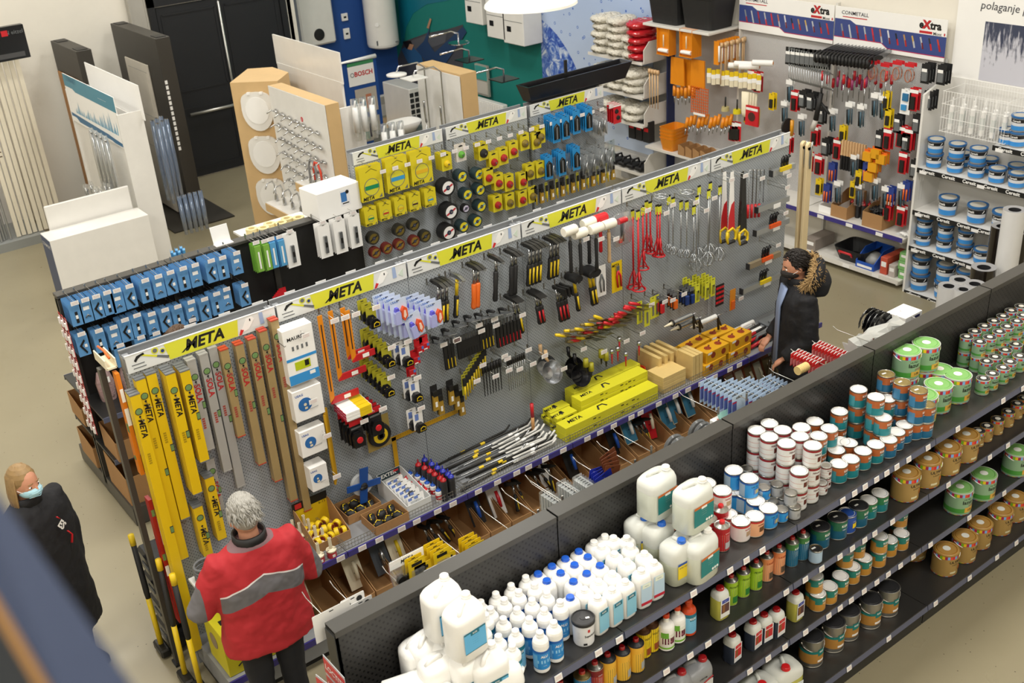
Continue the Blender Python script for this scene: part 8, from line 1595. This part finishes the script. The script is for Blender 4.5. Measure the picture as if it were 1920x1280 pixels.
def boil(u,v,dy,h,lab):
    p=PX(u,v,8.5); t=thing('wall_boiler',lab,'boiler',(8.5,p.y+dy/2,p.z)); g=G(); g.box(.18,0,h/2,.36,dy,h,M_gls,b=.01); g.build('casing',t); g=G(); g.box(-.002,.1,.22,.004,.1,.08,M_blkg); g.build('display',t); g=G(); g.box(-.002,0,.34,.004,dy*.9,.006,M_gry2); g.build('seam',t)
boil(983,88,.5,.75,'white wall boiler nearest to the blue mural'); boil(948,76,.46,.8,'white wall boiler in the middle behind the lamp'); boil(905,48,.44,.8,'white wall boiler farthest left on the teal wall')
# shower display
t=thing('shower_display','white shower display board with wood edge','display board',(6.1,5.24,0)); g=G(); g.box(.13,.49,1.05,.24,.98,2.1,M_birch); g.build('wood_core',t); g=G(); g.box(-.004,.49,1.04,.008,.98,2.08,M_gls); g.build('white_face',t)
for i,y in enumerate((.72,.34)):
    t=thing('shower_column','chrome shower column with %s head'%('round white','square flat')[i],'shower',(6.05,5.24+y,.6)); g=G(); g.tube([(0,0,0),(0,0,1.5),(-.1,0,1.58),(-.38,.0,1.58),(-.42,0,1.52)],.011,M_chr,8); g.build('riser',t); g=G()
    if i==0: g.lathe([(0,.02),(.04,.02),(.13,.005),(.13,-.01),(0,-.01)],M_gls,24,c=(-.42,0,1.49))
    else: g.box(-.4,0,1.5,.26,.26,.01,M_gls)
    g.build('shower_head',t); g=G(); g.tube([(-.06,-.02,.8),(-.08,-.04,.95),(-.12,-.1,1.1)],.016,M_chr,8); g.tube([(-.03,0,.2),(-.1,-.03,.3),(-.06,-.02,.8)],.006,M_chr,5); g.build('hand_shower',t)
for i,(u,v) in enumerate(((880,112),(945,148),(860,80))):
    p=PX(u,v,6.75); t=thing('rain_shower_head','%s rain shower head on arm beyond the display board'%('square black','square black lower','round chrome')[i],'shower',p); g=G()
    if i<2: g.box(0,0,0,.28,.28,.012,M_blkg)
    else: g.lathe([(0,.01),(.14,.005),(.14,-.008),(0,-.008)],M_chr,22)
    g.build('head',t); g=G(); g.tube([(0,0,.0),(0,0,.12),(-.1,.02,.16),(-.42,.05,.14)],.012,M_chr,8); g.build('arm',t)
t=thing('air_conditioner','white outdoor air unit with grid at the wall','air conditioner',(8.05,9.7,0)); g=G(); g.box(.15,.4,.42,.32,.85,.75,M_gls,b=.01); g.build('casing',t); g=G()
for i in range(7):
    for j in range(3): g.box(.03+.1*j+.0,-.03,.12+.095*i,.075,.003,.07,M_dgrey)
g.build('grid_openings',t)
t=thing('panel_radiator','white ribbed radiator leaning by the teal wall','radiator',(8.6,8.2,.1)); g=G(); g.box(0,0,.35,.1,.9,.6,M_gls,b=.01); g.build('radiator_body',t); g=G()
for i in range(14): g.box(-.055,-.4+.06*i,.35,.012,.03,.54,M_wht)
g.build('ribs',t)
t=thing('brochure_rack','clear brochure holder with magazines on the teal wall','brochure rack',PX(905,150,8.8)); g=G(); g.box(0,0,0,.04,.34,.5,MM('#a9a69c')); g.box(-.025,0,.12,.01,.3,.22,MM('#3f9a94')); g.box(-.025,0,-.12,.01,.3,.2,MM('#c8c2b8')); g.build('holder',t)
t=thing('white_basin','white ceramic basin on grey cabinet behind the rear display','basin',PZ(760,245,.9)); g=G(); g.box(0,.1,-.45,.7,.45,.9,mat('grey cabinet','#6f716c',.4)); g.build('cabinet',t); g=G(); g.sheet([sring(.3,.25,0,3),sring(.5,.4,.14,3),sring(.46,.36,.14,3),sring(.26,.2,.04,3)],M_gls); g.build('basin_bowl',t)
t=thing('laminate_sample','warm wooden floor sample board before the blue wall','board',(7.6,10.3,0)); g=G(); g.box(0,0,.02,1.6,1.3,.04,M_birch); g.build('board',t)
# ================= people =================
M_skin=mat('skin','#c98f72',.5,var=.04); M_eye=mat('eye white','#e8e4de',.3); M_iris=mat('dark iris','#2a1c14',.2)
def remesh(g,name,parent,m,vox=.011,sm=4,disp=0):
    me=g.mesh(name); o=bpy.data.objects.new(name,me); COL.objects.link(o)
    r=o.modifiers.new('r','REMESH'); r.mode='VOXEL'; r.voxel_size=vox
    s=o.modifiers.new('s','SMOOTH'); s.iterations=sm; s.factor=.5
    if disp:
        tx=bpy.data.textures.new(name,'CLOUDS'); tx.noise_scale=.11; tx.noise_depth=2; d=o.modifiers.new('d','DISPLACE'); d.texture=tx; d.strength=disp; d.texture_coords='LOCAL'
    ev=bpy.data.meshes.new_from_object(o.evaluated_get(bpy.context.evaluated_depsgraph_get())); bpy.data.objects.remove(o)
    ev.polygons.foreach_set('use_smooth',[True]*len(ev.polygons)); ev.materials.clear(); ev.materials.append(m)
    ev.name=name; q=bpy.data.objects.new(name,ev); COL.objects.link(q); q.parent=parent; return q
def ell(g,c,r,m,n=16,T=None):
    pr=[(math.sin(math.pi*i/10),-math.cos(math.pi*i/10)) for i in range(11)]
    g.lathe([(a*1.0,b_) for a,b_ in pr],m,n,T=Tr(c)@(T or Matrix.Identity(4))@Sc(*r))
def person(lab,x,y,yaw,H_,jm,tm,hm,arms,hair='short',coat=.8,mask=None,wide=1.0,look=0,hood=False,tilt=0):
    t=thing('person',lab,'person',(x,y,0),yaw); k=H_/1.75; t.scale=(k,k,k)
    HR=Tr(0,-.02,1.5)@Rz(look)@Rx(tilt)@Tr(0,.02,-1.5)
    def P_(p): return tuple(HR@Vector(p))
    g=G()
    ell(g,P_((0,-.01,1.635)),(.078,.098,.118),M_skin,18,T=HR.to_3x3().to_4x4()); ell(g,P_((0,-.035,1.57)),(.056,.065,.06),M_skin,14)
    g.tube([(0,.01,1.42),P_((0,.0,1.57))],[.062,.055],M_skin,12)
    g.tube([P_((0,-.098,1.65)),P_((0,-.116,1.615)),P_((0,-.1,1.603))],[.008,.0135,.01],M_skin,8)
    for s in (-1,1): ell(g,P_((s*.08,.0,1.62)),(.012,.02,.032),M_skin,10)
    g.sheet([sring(.3,.18,.9,2.2,20),sring(.27,.17,1.05,2.2,20),sring(.33,.2,1.25,2.2,20),sring(.36,.19,1.4,2.2,20),sring(.2,.12,1.47,2.2,20)],M_skin)
    for s in (-1,1):
        g.tube([(s*.09,0,.95),(s*.095,-.01,.5),(s*.1,.01,.1)],[.085,.058,.04],M_skin,10)
        sh,el,wr=arms[0 if s<0 else 1]; sh=Vector(sh);el=Vector(el);wr=Vector(wr)
        g.tube([sh,el,wr],[.048,.038,.028],M_skin,10); d=(wr-el).normalized(); side=d.cross(Vector((0,0,1))).normalized(); up=side.cross(d)
        pc=wr+d*.05; g.tube([wr,pc,wr+d*.09],[.027,.04,.036],M_skin,10,flat=(1,.55))
        for f in range(4):
            b0=wr+d*.085+side*(.027-.018*f); L_=(.062,.07,.066,.052)[f]; g.tube([b0-d*.02,b0+d*L_*.5-up*.006,b0+d*L_*.9-up*.03],[.0095,.009,.0075],M_skin,7)
        b0=wr+d*.03+side*.03; g.tube([b0,b0+side*.03+d*.03-up*.01,b0+side*.035+d*.065-up*.02],[.013,.011,.009],M_skin,7)
    remesh(g,'body',t,M_skin,.008,3)
    g=G()
    for s in (-1,1): ell(g,P_((s*.031,-.094,1.64)),(.0145,.009,.0085),M_eye,10); ell(g,P_((s*.031,-.101,1.64)),(.0065,.004,.0065),M_iris,8); g.tube([P_((s*.048,-.092,1.662)),P_((s*.03,-.1,1.668)),P_((s*.014,-.1,1.664))],.0035,hm,5)
    g.build('eyes_and_brows',t)
    g=G(); g.tube([P_((-.022,-.108,1.578)),P_((0,-.114,1.58)),P_((.022,-.108,1.578))],[.003,.006,.003],MM('#a8605a'),6); g.build('mouth',t)
    g=G(); W=wide
    for s in (-1,1): g.tube([(s*.09,.01,.97),(s*.1,-.005,.72),(s*.1,-.01,.48),(s*.105,.01,.06)],[.115,.098,.078,.072],tm,12)
    g.sheet([sring(.34,.24,.85,2.3,16),sring(.35,.25,1.0,2.3,16)],tm); remesh(g,'trousers',t,tm,.014,4,.012)
    for s in (-1,1): g=G(); g.sheet([sring(.1,.27,.0,3,14,s*.105,-.05),sring(.1,.27,.05,3,14,s*.105,-.05),sring(.08,.14,.1,3,14,s*.105,.0)],M_blkr); g.build('shoe',t)
    g=G(); g.sheet([sring(.5*W,.34,coat,2.4,24),sring(.49*W,.33,coat+.1,2.4,24),sring(.45*W,.31,1.05,2.4,24),sring(.48*W,.31,1.22,2.4,24),sring(.46*W,.27,1.36,2.4,24),sring(.34*W,.22,1.44,2.3,24),sring(.19,.17,1.5,2.2,24,0,.01)],jm)
    for s in (0,1):
        sh,el,wr=[Vector(q) for q in arms[s]]; wr2=wr+(el-wr)*.05; g.tube([Vector((sh.x*.55,sh.y,sh.z-.03)),sh,(sh+el)/2,el,(el+wr2)/2,wr2],[.08,.092,.085,.078,.07,.058],jm,14)
    remesh(g,'jacket',t,jm,.014,6,.022)
    g=G(); g.sheet([sring(.2,.19,1.47,2.2,20,0,.0),sring(.19,.18,1.54,2.2,20,0,-.0),sring(.165,.155,1.54,2.2,20),sring(.16,.15,1.47,2.2,20)],jm if hair!='white' else M_blkc); g.build('collar',t)
    # hair
    g=G(); rr=random.Random(int(x*100)%97)
    ell(g,P_((0,.012,1.66)),(.086,.103,.11),hm,20)
    if hair=='long':
        for i in range(120):
            a=math.radians(-10+200*((i*37)%120)/119)+rr.uniform(-.03,.03); c0=P_((.085*math.cos(a),.01+.1*math.sin(a),1.68)); L_=rr.uniform(.2,.26); g.tube([P_((.03*math.cos(a),.02,1.765)),c0,(c0[0]*1.15,c0[1]*1.1+.01,c0[2]-L_*.6),(c0[0]*1.1+rr.uniform(-.01,.01),c0[1]*1.05+.01,c0[2]-L_)],[.005,.009,.009,.003],hm,5)
    else:
        for i in range(420):
            a=rr.uniform(0,6.283); e=rr.uniform(-.15,1.5); n_=Vector((math.cos(a)*math.cos(e),math.sin(a)*math.cos(e),math.sin(e)))
            if n_.y<-.35 and n_.z<.45: continue
            p=Vector((n_.x*.086,.012+n_.y*.104,1.655+n_.z*.11)); q=p+n_*.006+Vector((rr.uniform(-.02,.02),.02,-.02)); g.tube([P_(p-Vector((0,.01,-.01))),P_(p+n_*.002),P_(q)],[.005,.006,.0015],hm,4)
    h=g.build('hair',t)
    # cut hair away from the face: face plate in front
    g=G(); ell(g,P_((0,-.03,1.62)),(.07,.0835,.085),M_skin,18); g.build('face',t)
    if mask:
        g=G(); ell(g,P_((0,-.045,1.588)),(.072,.092,.052),mask,18); 
        for i in range(3): g.tube([P_((-.06,-.1,1.605-.016*i)),P_((0,-.137,1.605-.016*i)),P_((.06,-.1,1.605-.016*i))],.0025,mask,5)
        for s in (-1,1): g.tube([P_((s*.066,-.06,1.6)),P_((s*.086,.0,1.625))],.0025,M_wht,5)
        g.build('face_mask',t)
    if hood:
        g=G(); rr=random.Random(4)
        rg=[(0.165*math.sin(b_),-.03+.06*(1-math.cos(b_)),1.46+.105*(1-math.cos(b_))) for b_ in [math.radians(-165+330*i/30) for i in range(31)]]
        g.tube([(p[0],p[1]+.05,p[2]) for p in rg],[.05]*31,jm,10); g.sheet([sring(.34,.2,1.40,2.2,18,0,.13),sring(.32,.22,1.5,2.2,18,0,.15),sring(.2,.14,1.58,2.2,18,0,.16)],jm); remesh(g,'hood',t,jm,.014,5)
        g=G(); M_fur=mat('tan faux fur','#a88a5c',.8,var=.45,scale=45)
        for p in rg:
            for j in range(60):
                d=Vector((rr.gauss(0,1),rr.gauss(-.3,1),rr.gauss(0,1))).normalized(); c0=Vector(p)+Vector((0,.03,0)); g.tube([c0,c0+d*.035,c0+d*rr.uniform(.055,.09)+Vector((rr.uniform(-.01,.01),0,-.012))],[.011,.006,.001],M_fur,4)
        stuff(g.build('fur_trim',t))
    return t
def redjack():
    m,N,L,b=nodes('red jacket cloth with grey band',.75); tc=N.new('ShaderNodeTexCoord'); sp=N.new('ShaderNodeSeparateXYZ'); L.new(tc.outputs['Object'],sp.inputs[0]); X_,Y_,Z_=sp.outputs
    ax=mth(N,L,'ABSOLUTE',X_); zz=mth(N,L,'ADD',Z_,mth(N,L,'MULTIPLY',ax,.35))
    back=mth(N,L,'GREATER_THAN',Y_,.0)
    inb=mth(N,L,'MULTIPLY',mth(N,L,'MULTIPLY',mth(N,L,'GREATER_THAN',zz,1.2),mth(N,L,'LESS_THAN',zz,1.315)),back); inb=mth(N,L,'MULTIPLY',inb,mth(N,L,'LESS_THAN',ax,.25))
    pip=mth(N,L,'MULTIPLY',mth(N,L,'MULTIPLY',mth(N,L,'GREATER_THAN',zz,1.315),mth(N,L,'LESS_THAN',zz,1.325)),mth(N,L,'MULTIPLY',back,mth(N,L,'LESS_THAN',ax,.25)))
    col=mth(N,L,'GREATER_THAN',Z_,1.475); inb=mth(N,L,'MAXIMUM',inb,mth(N,L,'MULTIPLY',col,.8))
    out=mth(N,L,'MULTIPLY',mth(N,L,'GREATER_THAN',ax,.335),mth(N,L,'LESS_THAN',Z_,1.3)); inb=mth(N,L,'MAXIMUM',inb,out)
    a=N.new('ShaderNodeMix'); a.data_type='RGBA'; L.new(inb,a.inputs[0]); a.inputs[6].default_value=lin('#b3242c'); a.inputs[7].default_value=lin('#6c6a6e')
    c=N.new('ShaderNodeMix'); c.data_type='RGBA'; L.new(pip,c.inputs[0]); L.new(a.outputs[2],c.inputs[6]); c.inputs[7].default_value=lin('#e4dcdc'); L.new(c.outputs[2],b.inputs['Base Color'])
    n=N.new('ShaderNodeTexNoise'); n.inputs['Scale'].default_value=9; L.new(tc.outputs['Object'],n.inputs['Vector']); bp=N.new('ShaderNodeBump'); bp.inputs['Strength'].default_value=.5; bp.inputs['Distance'].default_value=.03; L.new(n.outputs['Fac'],bp.inputs['Height']); L.new(bp.outputs['Normal'],b.inputs['Normal']); return m
M_navyt=mat('dark navy trousers','#15171f',.8); M_blkcoat=mat('black coat cloth','#16161a',.8,bump=.3,scale=5)
person('white haired person in red and grey jacket seen from behind',.2,-.96,180-4,1.8,redjack(),M_navyt,mat('white grey hair','#a7a49d',.6,var=.25,scale=50),
 (((-.2,0,1.39),(-.33,-.03,1.1),(-.2,-.27,1.0)),((.2,0,1.39),(.35,-.03,1.12),(.22,-.27,1.02))),hair='white',coat=.78,wide=1.12,tilt=8)
m2=person('dark haired bearded person in black parka with fur trimmed hood',5.2,-.82,-122,1.77,M_blkcoat,M_navyt,mat('dark brown hair','#1c1410',.6,var=.3,scale=50),
 (((-.21,0,1.4),(-.27,.02,1.08),(-.2,-.16,.9)),((.21,0,1.4),(.27,.02,1.08),(.2,-.16,.9))),coat=.72,hood=True,wide=1.12,look=4,tilt=14,mask=mat('dark grey mask','#2a2523',.8))
g=G(); g.sheet([sring(.1,.02,.75,3,8,0,-.168),sring(.1,.02,1.3,3,8,0,-.16),sring(.14,.03,1.46,3,8,0,-.12)],mat('pale blue shirt','#8fa0c4',.7)); g.build('shirt_front',m2)
w_=person('blonde person with light blue face mask and black coat',-.66,.56,30,1.67,M_blkcoat,M_navyt,mat('blonde hair','#96794f',.5,var=.25,scale=40),
 (((-.2,0,1.4),(-.26,0,1.1),(-.24,-.03,.84)),((.2,0,1.4),(.26,0,1.1),(.24,-.03,.84))),hair='long',coat=.35,mask=mat('light blue surgical mask','#a8d4e2',.6),tilt=8,wide=1.18)
g=G(); g.text('ES',.07,M_wht,Tr(.06,-.185,1.28)@FT@Rz(-60),bold=.04); g.tube([(.1,-.175,1.2),(.13,-.17,1.15),(.1,-.18,1.1)],.01,M_redp,5,flat=(1,.3)); g.tube([(.04,-.185,1.36),(.06,-.18,1.33)],.01,M_redp,5,flat=(1,.3)); g.build('coat_print',w_)
person('brown haired person mostly hidden between the grey and black racks',.86,1.62,100,1.74,M_blkcoat,M_navyt,mat('brown hair','#5a4432',.6,var=.3,scale=50),
 (((-.2,0,1.4),(-.26,0,1.1),(-.2,-.1,.88)),((.2,0,1.4),(.26,0,1.1),(.2,-.1,.88))))
# red display of glue cards at the near end of the black gondola
for i in range(3):
    t=thing('glue_card','red glue card hanging at the end of the black gondola, %s'%('front','middle','behind')[i],'blister pack',(-.05-.05*i,-2.46-.03*i,1.78-.06*i),-90+8*i); g=G(); g.box(0,0,-.3,.2,.003,.6,MM('#b9bcc0')); g.build('backing_card',t)
    g=G(); g.box(0,-.002,-.06,.2,.002,.09,M_redp); g.box(0,-.002,-.17,.2,.002,.09,M_redp); g.text('LOCTITE',.045,M_wht,Tr(0,-.004,-.06)@FT,bold=.02,shear=.1); g.text('LOCTITE',.045,M_wht,Tr(0,-.004,-.17)@FT,bold=.02,shear=.1); g.box(0,-.002,-.45,.18,.002,.2,MM('#3f8a4a')); g.text('SUPER BOND',.025,M_wht,Tr(0,-.004,-.26)@FT,bold=.02); g.build('print',t)
